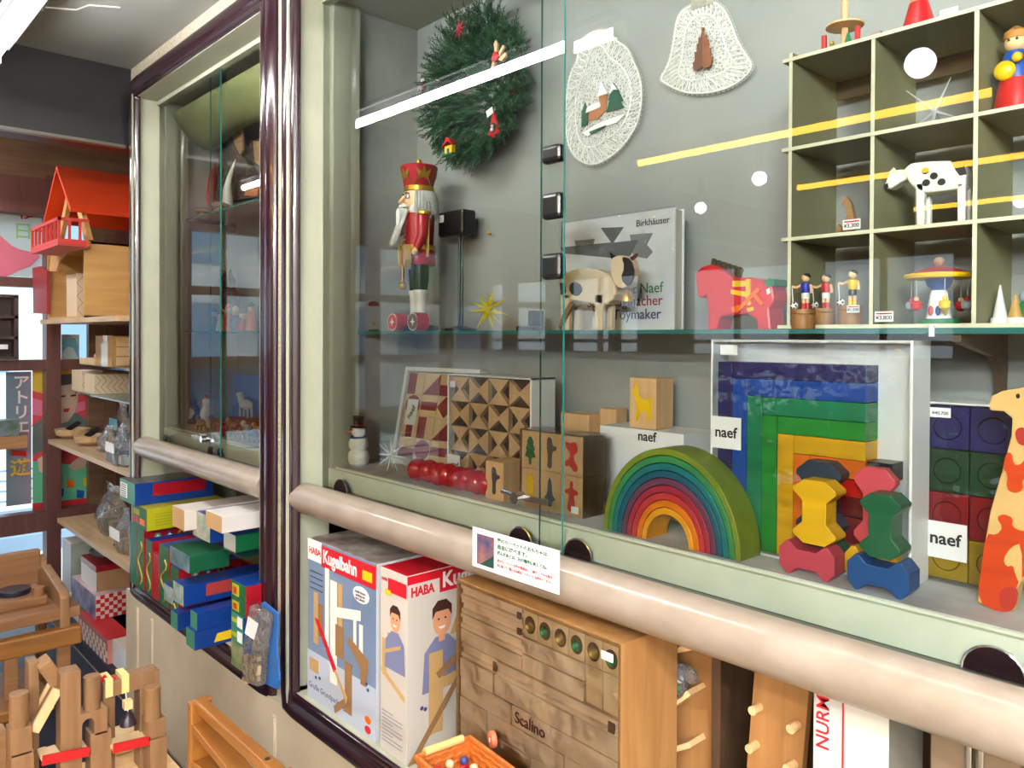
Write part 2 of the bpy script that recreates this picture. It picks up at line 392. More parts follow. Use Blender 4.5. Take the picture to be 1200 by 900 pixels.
# ------------------------------------------------------------ ceiling lamps
em_w = emat('white_tube_light', (255, 255, 252), LAMPW); em_fill_rear = emat('added_fill_tube_rear', (255, 255, 252), LAMPFILL); em_y = emat('warm_tube_light', (255, 196, 58), LAMPY); em_fill_near = emat('added_fill_tube_near', (255, 255, 252), 22); em_b = emat('bulb_light', (235, 240, 255), 18)
def tube_lamp(x0, x1, y, z, em, lb, gr):
    r = thing('fluorescent_lamp', lb, 'lamp', ((x0+x1)/2, y, z), gr)
    g = G(); g.box(x0, x1, y-.045, y+.045, z+.03, z+.05); g.prism([(y-.03, z+.03), (y+.03, z+.03), (y+.012, z+.012), (y-.012, z+.012)], x0, x1, 'x'); g.build('housing', mat('lamp_housing', (96, 96, 100), .4), r)
    g = G(); g.rod((x0+.02, y, z), (x1-.02, y, z), .017, n=14); g.build('light_tube', em, r, smooth=True)
    for xx in (x0, x1-.02):
        g = G(); g.box(xx, xx+.02, y-.02, y+.02, z-.02, z+.03); g.build('tube_socket', whitew, r)
    for xx in (x0+.25, x1-.25): g = G(); g.rod((xx, y, z+.05), (xx, y, CZ), .006); g.build('suspension_rod', chrome, r)
    return r
tube_lamp(-2.95, -1.44, .472, 2.385, em_w, 'white fluorescent tube lamp hanging at the top left corner', None)
tube_lamp(-2.49, -.87, -.92, 2.385, em_y, 'warm yellow tube lamp, nearest of the warm row mirrored in the glass', None)
tube_lamp(-2.25, -.2, -2.10, 2.385, em_y, 'warm yellow tube lamp, middle of the warm row mirrored in the glass', None)
tube_lamp(-2.07, -.2, -3.37, 2.385, em_y, 'warm yellow tube lamp, farthest of the warm row mirrored in the glass', None)
for x0, x1, y, lb in ((-1.3, .2, .74, 'added unseen fill tube over the aisle in front of the wide showcase'), (.35, 1.85, .74, 'added unseen fill tube over the aisle at the right-hand wall'), (-4.85, -3.75, .1, 'added unseen fill tube beyond the ceiling beam near the windows'), (.35, 1.85, -.3, 'added unseen fill tube at the right, between first and second row'), (.35, 1.85, -.92, 'added unseen fill tube behind the camera in the second row'), (.35, 1.85, -2.10, 'added unseen fill tube behind the camera in the third row'), (.35, 1.85, -3.37, 'added unseen fill tube behind the camera in the last row')):
    tube_lamp(x0, x1, y, 2.385 if x0 > -3 else 2.45, em_fill_rear if x0 > 0 and y < 0 else em_fill_near if y > .7 else em_w, lb, None)  # unseen tube lamps added to brighten the cases and the window end
for i, (x, y, r0, w) in enumerate(((-.96, -.43, .047, 'big'), (-2.25, -1.7, .04, 'second'), (-3.03, -2.3, .04, 'third'), (-1.45, -3.48, .05, 'farthest'))):
    r = thing('globe_bulb', w+' round white bulb mirrored as a glowing spot in the showcase glass', 'lamp', (x, y, 2.34))
    g = G(); g.ball((x, y, 2.385), r0, 20); g.build('globe', em_b, r, smooth=True)
    g = G(); g.rod((x, y, 2.42), (x, y, CZ), .02); g.build('socket', black, r)
# window portals (no light of their own, they only guide the daylight)
lamp_area('daylight_portal', (XW+.05, (WY0+WY1)/2, 1.2), (0, R(-90), 0), 2.3, WY1-WY0, 1, (1, 1, 1), True)
lamp_area('daylight_portal', (-2.55, YB+.05, 1.4), (R(90), 0, 0), 4.4, 1.7, 1, (1, 1, 1), True)

# ------------------------------------------------------------ the two built-in showcases
def moulding(x0, x1, z0, z1, yw):
    prof = [(0, 0), (.0, .03), (.006, .046), (.016, .05), (.026, .044), (.032, .036), (.038, .046), (.052, .056), (.068, .058), (.084, .05), (.095, .034), (.10, .015), (.10, 0)]
    rr = .010; path = []
    for cx, cz, a0 in ((x1-rr, z0+rr, -90), (x1-rr, z1-rr, 0), (x0+rr, z1-rr, 90), (x0+rr, z0+rr, 180)):
        for k in range(7):
            a = R(a0+15*k); c_, s_ = math.cos(a), math.sin(a); f_ = 1/max(abs(c_), abs(s_))**.8; path.append((cx+rr*c_, cz+rr*s_, c_*f_, s_*f_))
    vs = []; n = len(prof)
    for (px, pz, nx, nz) in path:
        for d, h in prof: vs.append((px+nx*d*.86, yw-h*.42, pz+nz*d*.86))
    L = len(path); fs = [(i*n+k, i*n+k+1, ((i+1) % L)*n+k+1, ((i+1) % L)*n+k) for i in range(L) for k in range(n-1)]
    g = G(); g.add(vs, [f[::-1] for f in fs]); return g
def pull(x, y, z, par, rad=.02):
    g = G(); q = Matrix.Rotation(R(90), 3, 'X')
    poly = [(x+math.cos(R(a))*rad, z+math.sin(R(a))*rad) for a in range(0, 181, 12)]
    g.prism(poly, y-.0035, y-.0005); g.build('finger_pull', mat('smoked_mirror', (50, 34, 38), .06, metal=.7), par)
    g = G(); g.tube([(px, y-.003, pz) for px, pz in poly], .0016, 6); g.build('pull_rim', chrome, par)
def pane(par, x0, x1, y, z0, z1, nm='glass_door'):
    g = G(); g.box(x0, x1, y, y+.005, z0, z1, [2, 2, 0, 1, 2, 2]); return g.build(nm, [GLASS, CLEAR, GEDGE], par)
def case(lb, c, ucorner):
    x0, x1 = c['x0'], c['x1']
    r = thing('display_case', lb, 'showcase', ((x0+x1)/2, 1.02, ZB))
    moulding(x0+.03, x1, ZB-.004, ZT-.004, 1.022).build('frame_moulding', lacq, r, smooth=True)
    g = G(); g.box(x0-.012, x0, 1.0, 1.44, ZB-.05, ZT+.01); g.box(x0, x0+.012, 1.01, GY+.02, ZB, ZT); g.build('jamb', cream, r)
    g = G(); g.box(x0+.001, x0+.03, GY+.02, 1.21, 1.08, ZT); g.build('inner_post', cream, r, bevel=.004)
    g = G(); g.box(x0-.001, x0+.008, 1.21, 1.44, 1.1, ZT); g.build('side_panel', mat('side_backing', (196, 200, 194), .6, kind='n', scale=4), r)
    g = G(); g.box(x1-.012, x1, 1.01, 1.44, ZB, ZT); g.build('jamb', cream, r)
    g = G(); g.box(x0, x1, 1.01, 1.44, ZT-.006, ZT-.001); g.box(x0, x1, 1.092, 1.12, ZT-.022, ZT-.006); g.build('head_board', cream, r)
    g = G(); g.box(x0, x1, 1.425, 1.44, 1.1, ZT); g.build('back_panel', backm, r)
    g = G(); g.box(x0, x1, 1.13, 1.425, 1.10, 1.132); g.box(x0, x1, 1.118, 1.13, 1.05, 1.128); g.build('display_floor', sage, r, bevel=.002)
    g = G(); g.box(x0+.01, x1, 1.131, 1.425, 1.132, 1.134); g.build('floor_cloth', mat('grey_felt', (226, 226, 226), .9, kind='n', scale=10), r)
    # tube rail under the glass
    g = G(); yc, zc, rr = 1.037, 1.057, .0415; n = 28; prof = []
    for i in range(n):
        a = 2*math.pi*i/n; prof.append((yc+rr*1.0*math.cos(a), zc+rr*math.sin(a)))
    vs = []; xs = [x0+.004, x0+.012, x0+.03]; sc = [.72, .93, 1]
    xs += [x1-.002]; sc += [1]
    for xx, s in zip(xs, sc):
        for a, b in prof: vs.append((xx, yc+(a-yc)*s, zc+(b-zc)*s))
    fs = [(j*n+i, (j+1)*n+i, (j+1)*n+(i+1) % n, j*n+(i+1) % n) for j in range(len(xs)-1) for i in range(n)]
    fs += [tuple(range(n)), tuple(range((len(xs)-1)*n, len(xs)*n))[::-1]]
    g.add(vs, fs); g.build('tube_rail', tubep, r, smooth=True)
    g = G(); g.box(x0+.012, x1, 1.062, 1.1175, 1.068, 1.0755); g.build('glass_track', mat('track_metal', (96, 92, 86), .4, metal=.5), r)
    # lower compartment
    g = G(); g.box(x0+.032, x1, 1.010, 1.425, ZB-.03, ZB-.002); g.build('lower_floor', cream, r)
    g = G(); g.box(x0, x1, 1.425, 1.44, ZB, 1.1); g.build('lower_back', lowback, r)
    return r
k1 = case('narrow built-in showcase with dark lacquer frame, left of the wide one', C1, 0)
k2 = case('wide built-in showcase with cream tube rail and dark frame filling the right', C2, 0)
a = pane(k1, C1['x0']+.004, X(258, GY, 300), GY, 1.076, ZT-.01); b = pane(k1, X(246, GY+.012, 300), C1['x1'], GY+.012, 1.076, ZT-.01)
for u, v in ((195, 512), (248, 526)): p = W(u, v, y=GY); pull(p.x, GY, 1.080, a, .028)
p = W(259, 530, y=GY+.01); pull(p.x, GY+.012, 1.080, b, .028)
a2 = pane(k2, C2['x0']+.004, X(660, GY, 300), GY, 1.076, ZT-.01); b2 = pane(k2, X(633, GY+.014, 300), C2['x1'], GY+.014, 1.076, ZT-.01)
for u, q in ((400, a2), (611, a2)): pull(X(u, GY, 600), GY, 1.078, q, .034)
for u in (679, 1167): pull(X(u, GY+.014, 640), GY+.012, 1.078, b2, .036)
def lock(x, y, z, par):
    g = G(); g.rod((x, y-.024, z), (x, y, z), .012, n=20); g.build('lock_cylinder', chrome, par, smooth=True)
    g = G(); g.box(x-.01, x+.075, y-.007, y-.001, z-.006, z+.006); g.rod((x-.04, y-.018, z+.008), (x-.004, y-.018, z+.004), .006); g.build('lock_bar', chrome, par)
p = W(612, 582, y=GY); lock(p.x, GY, p.z, a2); p = W(243, 514, y=GY); lock(p.x, GY, p.z, a)
for v in (180, 241, 312):
    p = W(646, v, y=GY); g = G(); g.box(p.x-.028, p.x+.026, GY-.005, GY+.02, p.z-.018 if v < 200 else p.z-.026, p.z+.018 if v < 200 else p.z+.026); g.build('rubber_pad', black, a2, bevel=.01, seg=3)
# glass shelves in the cases
SZ = 1.5165
for c, zs in ((C1, (SZ+.005, 1.985)), (C2, (SZ,))):
    for z in zs:
        g = G(); g.box(c['x0']+.01, c['x1']-.014, 1.2, 1.42, z-.008, z, [2, 2, 2, 1, 1, 0]); o = g.build('glass_shelf', [SGLASS, CLEAR, GEDGE])
        tag(o, {1.985: 'upper glass shelf of the narrow showcase under the bark slabs', SZ+.005: 'lower glass shelf of the narrow showcase holding the small dolls', SZ: 'long glass shelf at eye level across the wide showcase'}[z], 'shelf')
p = W(1146, 392, y=1.3)
r = thing('shelf_bracket', 'dark curved wooden bracket under the glass shelf beside the boxed blocks', 'bracket', (p.x, 1.42, 1.35))
g = G(); g.prism([(1.21, SZ-.009), (1.424, SZ-.009), (1.424, 1.40), (1.41, 1.40), (1.395, 1.45), (1.36, 1.475), (1.21, 1.497)], p.x-.006, p.x+.006, 'x'); g.build('bracket_arm', mat('dark_bracket', (88, 74, 60), .5), r)
g = G(); g.rod((p.x-.03, 1.2, SZ-.012), (p.x-.03, 1.2, SZ+.004), .004); g.build('shelf_clip', whitew, r)
# paper sign on the tube rail
u0, u1 = 554, 656; yy = .990
xa, xb = X(u0, yy, 640), X(u1, yy, 670); za, zb = Z(555, 617, yy), Z(555, 663, yy)
r = thing('paper_sign', 'white paper sign with green and red writing taped to the tube rail', 'sign', ((xa+xb)/2, yy, zb))
g = G(); g.box(xa, xb, yy-.0006, yy, zb, za); g.box(xa+.02, xb-.02, yy, 1.0, (za+zb)/2-.01, (za+zb)/2); g.build('paper', white, r)
w, h = xb-xa, za-zb
g = G(); g.box(xa+w*.06, xa+w*.27, yy-.0012, yy-.0006, zb+h*.1, zb+h*.86); g.build('printed_photo', mat('photo_print', (150, 100, 90), .5, kind='n', col2=(40, 60, 110), scale=30), r)
g = G(); g.prism([(xa+w*.1, zb+h*.1), (xa+w*.27, zb+h*.1), (xa+w*.27, zb+h*.42)], yy-.0016, yy-.0012); g.build('printed_bench', mat('photo_dark', (30, 66, 60), .5), r)
gi = mat('green_ink', (16, 92, 60), .5)
for i, (s, m, f, z, fw) in enumerate((('緑のカーペットのおもちゃは、', gi, .085, .83, .58), ('自由に遊べます。', gi, .095, .67, .34), ('遊んだあとは、元の場所に戻してね。', gi, .078, .52, .56))):
    text(s, h*f*1.25, (xa+w*.31, yy-.001, zb+h*z), m, r, 'front', .03, 'LEFT', fit=w*fw)
for i, s in enumerate(('緑のカーペット以外の商品は、一部サンプルを除き', '手に取ってご覧になる時は、スタッフにお声かけください')):
    text(s, h*.08, (xa+w*.31, yy-.001, zb+h*(.33-.12*i)), redink, r, 'front', .02, 'LEFT', fit=w*.62)
# ------------------------------------------------------------ more helpers
def TF(x, y, z, rz=0, s=1, rx=0, ry=0):
    return Matrix.Translation((x, y, z)) @ Matrix.Rotation(rz, 4, 'Z') @ Matrix.Rotation(ry, 4, 'Y') @ Matrix.Rotation(rx, 4, 'X') @ Matrix.Diagonal((s, s, s, 1))
def g_(T=None): g = G(); g.xf = T; return g
def ell(cx, cz, rx, rz, n=24): return [(cx+rx*math.cos(2*math.pi*i/n), cz+rz*math.sin(2*math.pi*i/n)) for i in range(n)]
def smoothpoly(pts, it=2):
    for _ in range(it):
        q = []
        for i in range(len(pts)):
            a, b = pts[i], pts[(i+1) % len(pts)]
            q += [(a[0]*.75+b[0]*.25, a[1]*.75+b[1]*.25), (a[0]*.25+b[0]*.75, a[1]*.25+b[1]*.75)]
        pts = q
    return pts
def star_poly(cx, cz, r0, r1, n, rot=90):
    return [(cx+(r0 if i % 2 == 0 else r1)*math.cos(R(rot+i*180/n)), cz+(r0 if i % 2 == 0 else r1)*math.sin(R(rot+i*180/n))) for i in range(2*n)]
PRN = [0]
def nx_(): PRN[0] = (PRN[0]+1) % 40; return PRN[0]*.00004
def card(par, name, x0, x1, z0, z1, y, m=None):
    g = G(); g.box(x0, x1, y-.0006, y, z0, z1); return g.build(name, m or white, par)
def price(u, v, y, lb, w=.028, h=.016, s='¥3,800'):
    p = W(u, v, y=y); r = thing('price_tag', lb, 'price tag', (p.x, y, p.z-h/2), 'small white price tags on the shelf edges')
    card(r, 'tag_paper', p.x-w/2, p.x+w/2, p.z-h/2, p.z+h/2, y)
    g = G()
    g.box(p.x-w*.42, p.x+w*.42, y-.001, y-.0006, p.z+h*.22, p.z+h*.36); g.build('red_line', redink, r)
    text(s, h*.55, (p.x, y-.0008, p.z-h*.12), ink, r, 'front', .01); return r

# ------------------------------------------------------------ wreath on the back panel
wc = Vector((-1.632, 1.365, 2.178))
r = thing('wreath', 'round dark green fir wreath hung high in the wide showcase', 'wreath', (wc.x, 1.42, wc.z))
g = G(); g.tube([(wc.x+.15*math.cos(R(a)), 1.385, wc.z+.15*math.sin(R(a))) for a in range(0, 360, 12)], .02, 8, True); g.build('twig_ring', mat('twig', (70, 50, 36), .8), r)
g = G()
rnd = random.Random(3)
for i in range(1150):
    a = rnd.random()*2*math.pi; rad = .185*math.sqrt(rnd.uniform(.04, 1)); 
    c = Vector((wc.x+rad*math.cos(a), 1.385-rnd.random()*.055, wc.z+rad*math.sin(a)))
    out = Vector((math.cos(a)*1.0, -.35-rnd.random()*.5, math.sin(a)*1.0)); out += Vector([rnd.uniform(-.7, .7) for _ in range(3)])
    if rad < .09: out.x *= .3; out.z *= .3; out.y -= .6
    out.normalize(); L = .036+rnd.random()*.022
    if (c+out*L).y > 1.41: out.y = -abs(out.y)
    s1 = out.cross(Vector((0, 1, .3))).normalized(); s2 = out.cross(s1)
    for k in range(26):
        t = k/26; b = c+out*L*t; th = k*2.4
        d = (s1*math.cos(th)+s2*math.sin(th))*.8+out*.75; d.normalize()
        e = b+d*.017*(1.05-t*.5); w = d.cross(out).normalized()*.0014
        g.add([b-w, b+w, e], [(0, 1, 2)])
fo = g.build('foliage', mat('fir_needles', (62, 118, 80), .55, kind='n', col2=(26, 68, 50), scale=25), r); fo['kind'] = 'stuff'
def hang(name, lb, u, v, y=1.275, cat='ornament'):
    p = W(u, v, y=y); return thing(name, lb, cat, p), p
r, p = hang('straw_star', 'small red eight-pointed star ornament near the top of the wreath', 538, 34)
g = G()
for k in range(8):
    a = R(k*45); g.add([(p.x, y_, p.z+.0) for y_ in (p.y-.004, p.y+.004)]+[(p.x+math.cos(a+.18)*.011, p.y, p.z+math.sin(a+.18)*.011), (p.x+math.cos(a-.18)*.011, p.y, p.z+math.sin(a-.18)*.011), (p.x+math.cos(a)*.027, p.y, p.z+math.sin(a)*.03)], [(0, 2, 4), (0, 4, 3), (1, 4, 2), (1, 3, 4)])
g.build('star_rays', mat('rose_red', (206, 50, 76), .5), r); g = G(); g.ball(p, .006); g.build('centre_bead', red, r)
r, p = hang('wooden_angel', 'small wooden jumping figure with red heart body on the wreath', 582, 66)
g = G(); g.prism(smoothpoly([(p.x-.012, p.z), (p.x-.004, p.z+.012), (p.x+.012, p.z+.006), (p.x+.012, p.z-.008), (p.x, p.z-.016), (p.x-.012, p.z-.01)]), p.y-.006, p.y+.002); g.build('body', red, r)
for nm, pts in (('head', [(-.004, .01), (-.008, .03), (-.002, .04), (.004, .03), (.004, .012)]), ('arm', [(.008, .004), (.026, .02), (.03, .014), (.012, -.004)]), ('leg', [(.008, -.01), (.034, .0), (.036, -.01), (.02, -.018)]), ('leg', [(-.012, -.008), (-.022, -.036), (-.012, -.036), (-.002, -.014)])):
    g = G(); g.prism([(p.x+a, p.z+b) for a, b in pts], p.y-.003, p.y+.003); g.build(nm, skin, r)
r, p = hang('tree_ornament', 'red wooden fir tree ornament with tiny snowman inside, low on the wreath', 579, 148)
g = G(); g.prism([(p.x+a*.021, p.z+b*.028) for a, b in ((0, 1.3), (.35, .7), (.2, .7), (.7, .1), (.4, .1), (1, -.7), (.25, -.75), (.25, -1), (-.25, -1), (-.25, -.75), (-1, -.7), (-.4, .1), (-.7, .1), (-.2, .7), (-.35, .7))], p.y-.003, p.y+.003); g.build('tree_cutout', red, r)
g = G(); g.prism(ell(p.x, p.z-.004, .010, .012), p.y-.0045, p.y-.003); g.build('dark_opening', ink, r)
g = G(); g.ball((p.x, p.y-.006, p.z-.009), .005, 10); g.ball((p.x, p.y-.006, p.z-.001), .0035, 10); g.build('snowman', whitew, r)
g = G(); g.xf = Matrix.Translation((p.x-.012, p.y-.004, p.z+.036)) @ Matrix.Rotation(R(-18), 4, 'Y'); g.box(-.012, .012, -.0005, .0005, -.008, .009); g.build('label_card', white, r)
g = G(); g.tube([(p.x+.002, p.y, p.z+.034), (p.x+.006, p.y+.02, p.z+.075)], .0008, 4); g.build('string', black, r)
r, p = hang('house_ornament', 'tiny house ornament with red roof and yellow wall at the wreath bottom left', 527, 172)
g = G(); g.box(p.x-.014, p.x+.016, p.y-.006, p.y+.006, p.z-.018, p.z+.002); g.build('wall', yellow, r)
g = G(); g.prism([(p.x-.022, p.z), (p.x-.002, p.z+.024), (p.x+.006, p.z+.02), (p.x+.022, p.z+.002), (p.x+.002, p.z+.012)], p.y-.01, p.y+.008); g.build('roof', red, r)
g = G(); g.box(p.x-.002, p.x+.005, p.y-.0075, p.y-.006, p.z-.018, p.z-.006); g.build('door', blue, r)
g = G(); g.box(p.x-.024, p.x+.02, p.y-.008, p.y+.008, p.z-.022, p.z-.018); g.build('base', green, r)
r, p = hang('red_boot_ornament', 'red and white ornament at the left edge of the wreath', 497, 110, 1.36)
g = G(); g.prism([(p.x-.004, p.z+.04), (p.x+.006, p.z+.04), (p.x+.006, p.z-.008), (p.x+.002, p.z-.03), (p.x-.008, p.z-.03)], p.y-.004, p.y+.004); g.build('boot', redd, r)
g = G(); g.box(p.x-.010, p.x+.008, p.y-.005, p.y+.005, p.z+.036, p.z+.044); g.build('cuff', white, r)

# ------------------------------------------------------------ lace pictures
lacem = mat('white_lace', (244, 244, 240), .7)
def net(name):
    m = bpy.data.materials.new(name); m.use_nodes = True; nt = m.node_tree; nt.nodes.clear(); N = nt.nodes.new
    t = N('ShaderNodeBsdfTransparent'); d = N('ShaderNodeBsdfDiffuse'); d.inputs[0].default_value = (.9, .9, .88, 1)
    mx = N('ShaderNodeMixShader'); o = N('ShaderNodeOutputMaterial'); v = N('ShaderNodeTexVoronoi'); v.feature = 'DISTANCE_TO_EDGE'; v.inputs['Scale'].default_value = 160
    tc = N('ShaderNodeTexCoord'); nt.links.new(tc.outputs['Object'], v.inputs['Vector'])
    mr = N('ShaderNodeMath'); mr.operation = 'LESS_THAN'; mr.inputs[1].default_value = .13; nt.links.new(v.outputs['Distance'], mr.inputs[0])
    m2 = N('ShaderNodeMath'); m2.operation = 'MULTIPLY_ADD'; m2.inputs[1].default_value = .42; m2.inputs[2].default_value = .16; nt.links.new(mr.outputs[0], m2.inputs[0])
    nt.links.new(m2.outputs[0], mx.inputs[0]); nt.links.new(t.outputs[0], mx.inputs[1]); nt.links.new(d.outputs[0], mx.inputs[2]); nt.links.new(mx.outputs[0], o.inputs[0]); return m
netm = net('lace_net')
def lace(r, outer, inner, y, loops, loop_r, edge_n):
    """outer and inner outlines in (x,z)"""
    g = G(); g.prism(outer, y, y+.0008); g.build('net', netm, r)
    g = G(); g.tube([(a, y-.001, b) for a, b in outer], .0019, 5, True); g.build('outer_cord', lacem, r)
    g = G(); g.tube([(a, y-.001, b) for a, b in inner], .0015, 5, True); g.build('inner_cord', lacem, r)
    g = G(); n = len(outer)
    def at(P, t): t = (t % 1)*len(P); i = int(t); f = t-i; a, b = P[i], P[(i+1) % len(P)]; return Vector((a[0]*(1-f)+b[0]*f, a[1]*(1-f)+b[1]*f))
    for k in range(loops):
        a = at(outer, k/loops); b = at(inner, (k+.35)/loops); c = (a+b)/2; d = (b-a); L = d.length*.46; d.normalize(); e = Vector((-d.y, d.x))
        g.tube([(c.x+d.x*L*math.cos(t*.785)+e.x*loop_r*math.sin(t*.785), y-.0015, c.y+d.y*L*math.cos(t*.785)+e.y*loop_r*math.sin(t*.785)) for t in range(8)], .001, 4, True)
    o = g.build('lace_loops', lacem, r); o['kind'] = 'stuff'
    g = G(); ctr = sum((Vector(p) for p in outer), Vector((0, 0)))/n
    for k in range(edge_n):
        a = at(outer, k/edge_n); d = (a-ctr).normalized(); c = a+d*.003; g.tube([(c.x+.003*math.cos(t*1.26), y, c.y+.003*math.sin(t*1.26)) for t in range(5)], .0007, 3, True)
    o = g.build('picot_edge', lacem, r); o['kind'] = 'stuff'
ly = 1.412
P = smoothpoly(PX([(707, 34), (722, 48), (736, 56), (742, 72), (750, 88), (753, 110), (750, 138), (740, 158), (724, 178), (703, 192), (686, 193), (672, 182), (665, 165), (662, 140), (664, 112), (668, 88), (678, 70), (677, 52), (690, 40)], ly))
Q = smoothpoly(PX([(706, 52), (714, 68), (726, 74), (738, 92), (741, 116), (734, 142), (718, 160), (698, 172), (684, 172), (676, 156), (674, 128), (677, 104), (684, 90), (689, 72), (694, 56)], ly))
r = thing('lace_picture', 'oval white lace picture with small church, right of the wreath', 'lace ornament', (W(708, 115, y=ly).x, ly, W(708, 190, y=ly).z)); lace(r, P, Q, ly, 38, .0075, 90)
def flat(r, name, pts, y, m, th=.002): g = G(); g.prism(PX(pts, ly), y-th, y); return g.build(name, m, r)
flat(r, 'church_tower', [(703, 112), (713, 108), (711, 130), (703, 138)], ly-.002, mat('church_brown', (176, 116, 76), .6))
flat(r, 'church_roof', [(702, 114), (706, 96), (714, 110)], ly-.004, white); flat(r, 'nave', [(688, 130), (704, 122), (703, 140), (690, 142)], ly-.002, MATS['church_brown']); flat(r, 'nave_roof', [(688, 133), (690, 126), (704, 120), (706, 126)], ly-.004, white)
dg = mat('lace_green', (26, 84, 62), .6)
flat(r, 'fir_tree', [(712, 132), (716, 118), (714, 118), (718, 106), (716, 106), (720, 97), (728, 108), (726, 108), (732, 118), (728, 120), (733, 126)], ly-.003, dg); flat(r, 'snow', [(716, 112), (720, 98), (726, 106), (721, 106)], ly-.006, white)
flat(r, 'fir_tree', [(683, 150), (683, 132), (687, 120), (691, 132), (690, 146)], ly-.003, dg)
flat(r, 'snow_path', [(684, 156), (700, 146), (720, 138), (734, 134), (724, 144), (706, 150), (690, 160)], ly-.002, white); flat(r, 'green_strip', [(692, 155), (712, 147), (708, 151), (694, 158)], ly-.004, dg)
P = smoothpoly(PX([(812, 6), (822, 2), (838, 2), (850, 12), (858, 30), (864, 48), (874, 64), (883, 78), (872, 92), (852, 104), (824, 110), (800, 108), (783, 100), (773, 93), (784, 76), (789, 54), (792, 30), (798, 14)], ly))
Q = smoothpoly(PX([(815, 20), (826, 16), (840, 22), (846, 40), (852, 58), (860, 76), (846, 86), (828, 92), (808, 95), (793, 88), (800, 70), (801, 46), (806, 30)], ly))
r = thing('lace_bell', 'bell shaped white lace picture with brown wooden tree in the centre', 'lace ornament', (W(826, 60, y=ly).x, ly, W(826, 110, y=ly).z)); lace(r, P, Q, ly, 44, .0055, 80)
bm = mat('brown_tree_wood', (150, 88, 52), .5, kind='wood', scale=6)
g = G(); c = W(823, 62, y=1.40)
tp = [(0, .048), (.006, .034), (.010, .036), (.010, .022), (.014, .024), (.014, .006), (.019, .006), (.019, -.014), (.024, -.014), (.022, -.030), (.010, -.034), (0, -.028)]
g.prism([(c.x+a, c.z+b) for a, b in tp], 1.400, 1.404); g.build('tree_half', bm, r)
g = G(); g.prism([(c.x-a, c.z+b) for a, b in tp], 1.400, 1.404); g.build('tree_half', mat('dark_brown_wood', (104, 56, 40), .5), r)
g = G(); g.ball((c.x, 1.402, c.z+.05), .004); g.build('tree_top_bead', bm, r)
g = G(); c = W(824, 3, y=ly); g.box(c.x-.028, c.x+.026, ly-.003, ly, c.z-.009, c.z+.014); g.build('woven_top_band', mat('silver_weave', (190, 186, 170), .35, metal=.6, kind='n', scale=90), r)

# ------------------------------------------------------------ nutcracker
nx, ny, nz = -1.805, 1.305, SZ+.0005
T = TF(nx, ny, nz, R(-20), .98)
r = thing('nutcracker', 'tall nutcracker in red coat and crown with white beard on glass shelf', 'nutcracker', (nx, ny, nz))
coat = mat('nutcracker_red', (186, 30, 46), .35)
g = g_(T); g.lathe((0, 0, 0), [(.056, 0), (.058, .006), (.056, .016), (.05, .018)]); g.build('base', black, r, True)
for s in (-1, 1):
    g = g_(T); g.lathe((s*.022, 0, 0), [(.019, .018), (.021, .03), (.018, .06), (.02, .105), (.023, .11), (.022, .118)]); g.ball((s*.022, -.018, .024), (.016, .03, .012)); g.build('boot', whitew, r, True)
    g = g_(T); g.lathe((s*.022, 0, 0), [(.02, .118), (.023, .15), (.024, .20)]); g.build('trouser_leg', black, r, True)
g = g_(T); g.lathe((0, 0, 0), [(.046, .19), (.05, .2), (.047, .235), (.042, .245), (.045, .30), (.043, .335), (.03, .345)], 24); g.build('coat', coat, r, True)
g = g_(T); g.lathe((0, 0, 0), [(.0475, .232), (.049, .238), (.0475, .246)], 24); g.build('belt', gold, r, True)
for k in range(6):
    g = g_(T); g.tube([(-.016, -.044, .262+k*.012), (0, -.049, .257+k*.012), (.016, -.044, .262+k*.012)], .002, 5); g.build('coat_braid', white, r)
for s in (-1, 1):
    g = g_(T); g.tube([(s*.045, 0, .332), (s*.056, -.004, .31), (s*.056, -.006, .27), (s*.05, -.02, .235)], [.016, .018, .015, .012], 12); g.build('arm', coat, r, True)
    g = g_(T); g.lathe((s*.05, 0, .33), [(.008, -.004), (.02, 0), (.02, .008), (.006, .012)], 14); g.build('epaulette', gold, r, True)
    g = g_(T); g.ball((s*.049, -.024, .224), .011, 12); g.build('hand', skin, r, True)
g = g_(T); g.prism([(-.05, .2), (-.028, .19), (-.026, .245), (-.044, .25)], -.05, -.035); g.prism([(.02, .19), (.04, .175), (.05, .2), (.04, .245), (.026, .245)], -.052, -.035); g.build('gold_sash', mat('gold_cloth', (206, 180, 110), .5), r)
g = g_(T); g.lathe((-.064, -.03, 0), [(.004, .14), (.0055, .16), (.005, .3), (.006, .33)], 10); g.ball((-.064, -.03, .135), .013, 12); g.ball((-.064, -.03, .335), .009, 10); g.build('baton', gold, r, True)
g = g_(T); g.prism([(.02, .21), (.062, .21), (.066, .315), (.036, .32)], .008, .012); g.build('gold_cape_panel', MATS['gold_cloth'], r)
g = g_(T); g.lathe((0, 0, 0), [(.03, .335), (.042, .342), (.043, .365), (.041, .398), (.038, .402)], 24); g.build('head', skin, r, True)
for s in (-1, 1):
    g = g_(T); g.ball((s*.018, -.037, .382), (.009, .005, .0065), 12); g.build('eye_white', white, r, True)
    g = g_(T); g.ball((s*.018, -.042, .381), (.0042, .003, .0048), 10); g.build('iris', blue, r, True)
    g = g_(T); g.tube([(s*.009, -.042, .392), (s*.018, -.043, .395), (s*.028, -.037, .391)], .0016, 5); g.build('eyebrow', ink, r)
g = g_(T); g.tube([(0, -.042, .386), (0, -.054, .368), (0, -.045, .362)], [.005, .008, .006], 8); g.build('nose', skin, r, True)
fur = mat('white_fur', (236, 236, 232), .8)
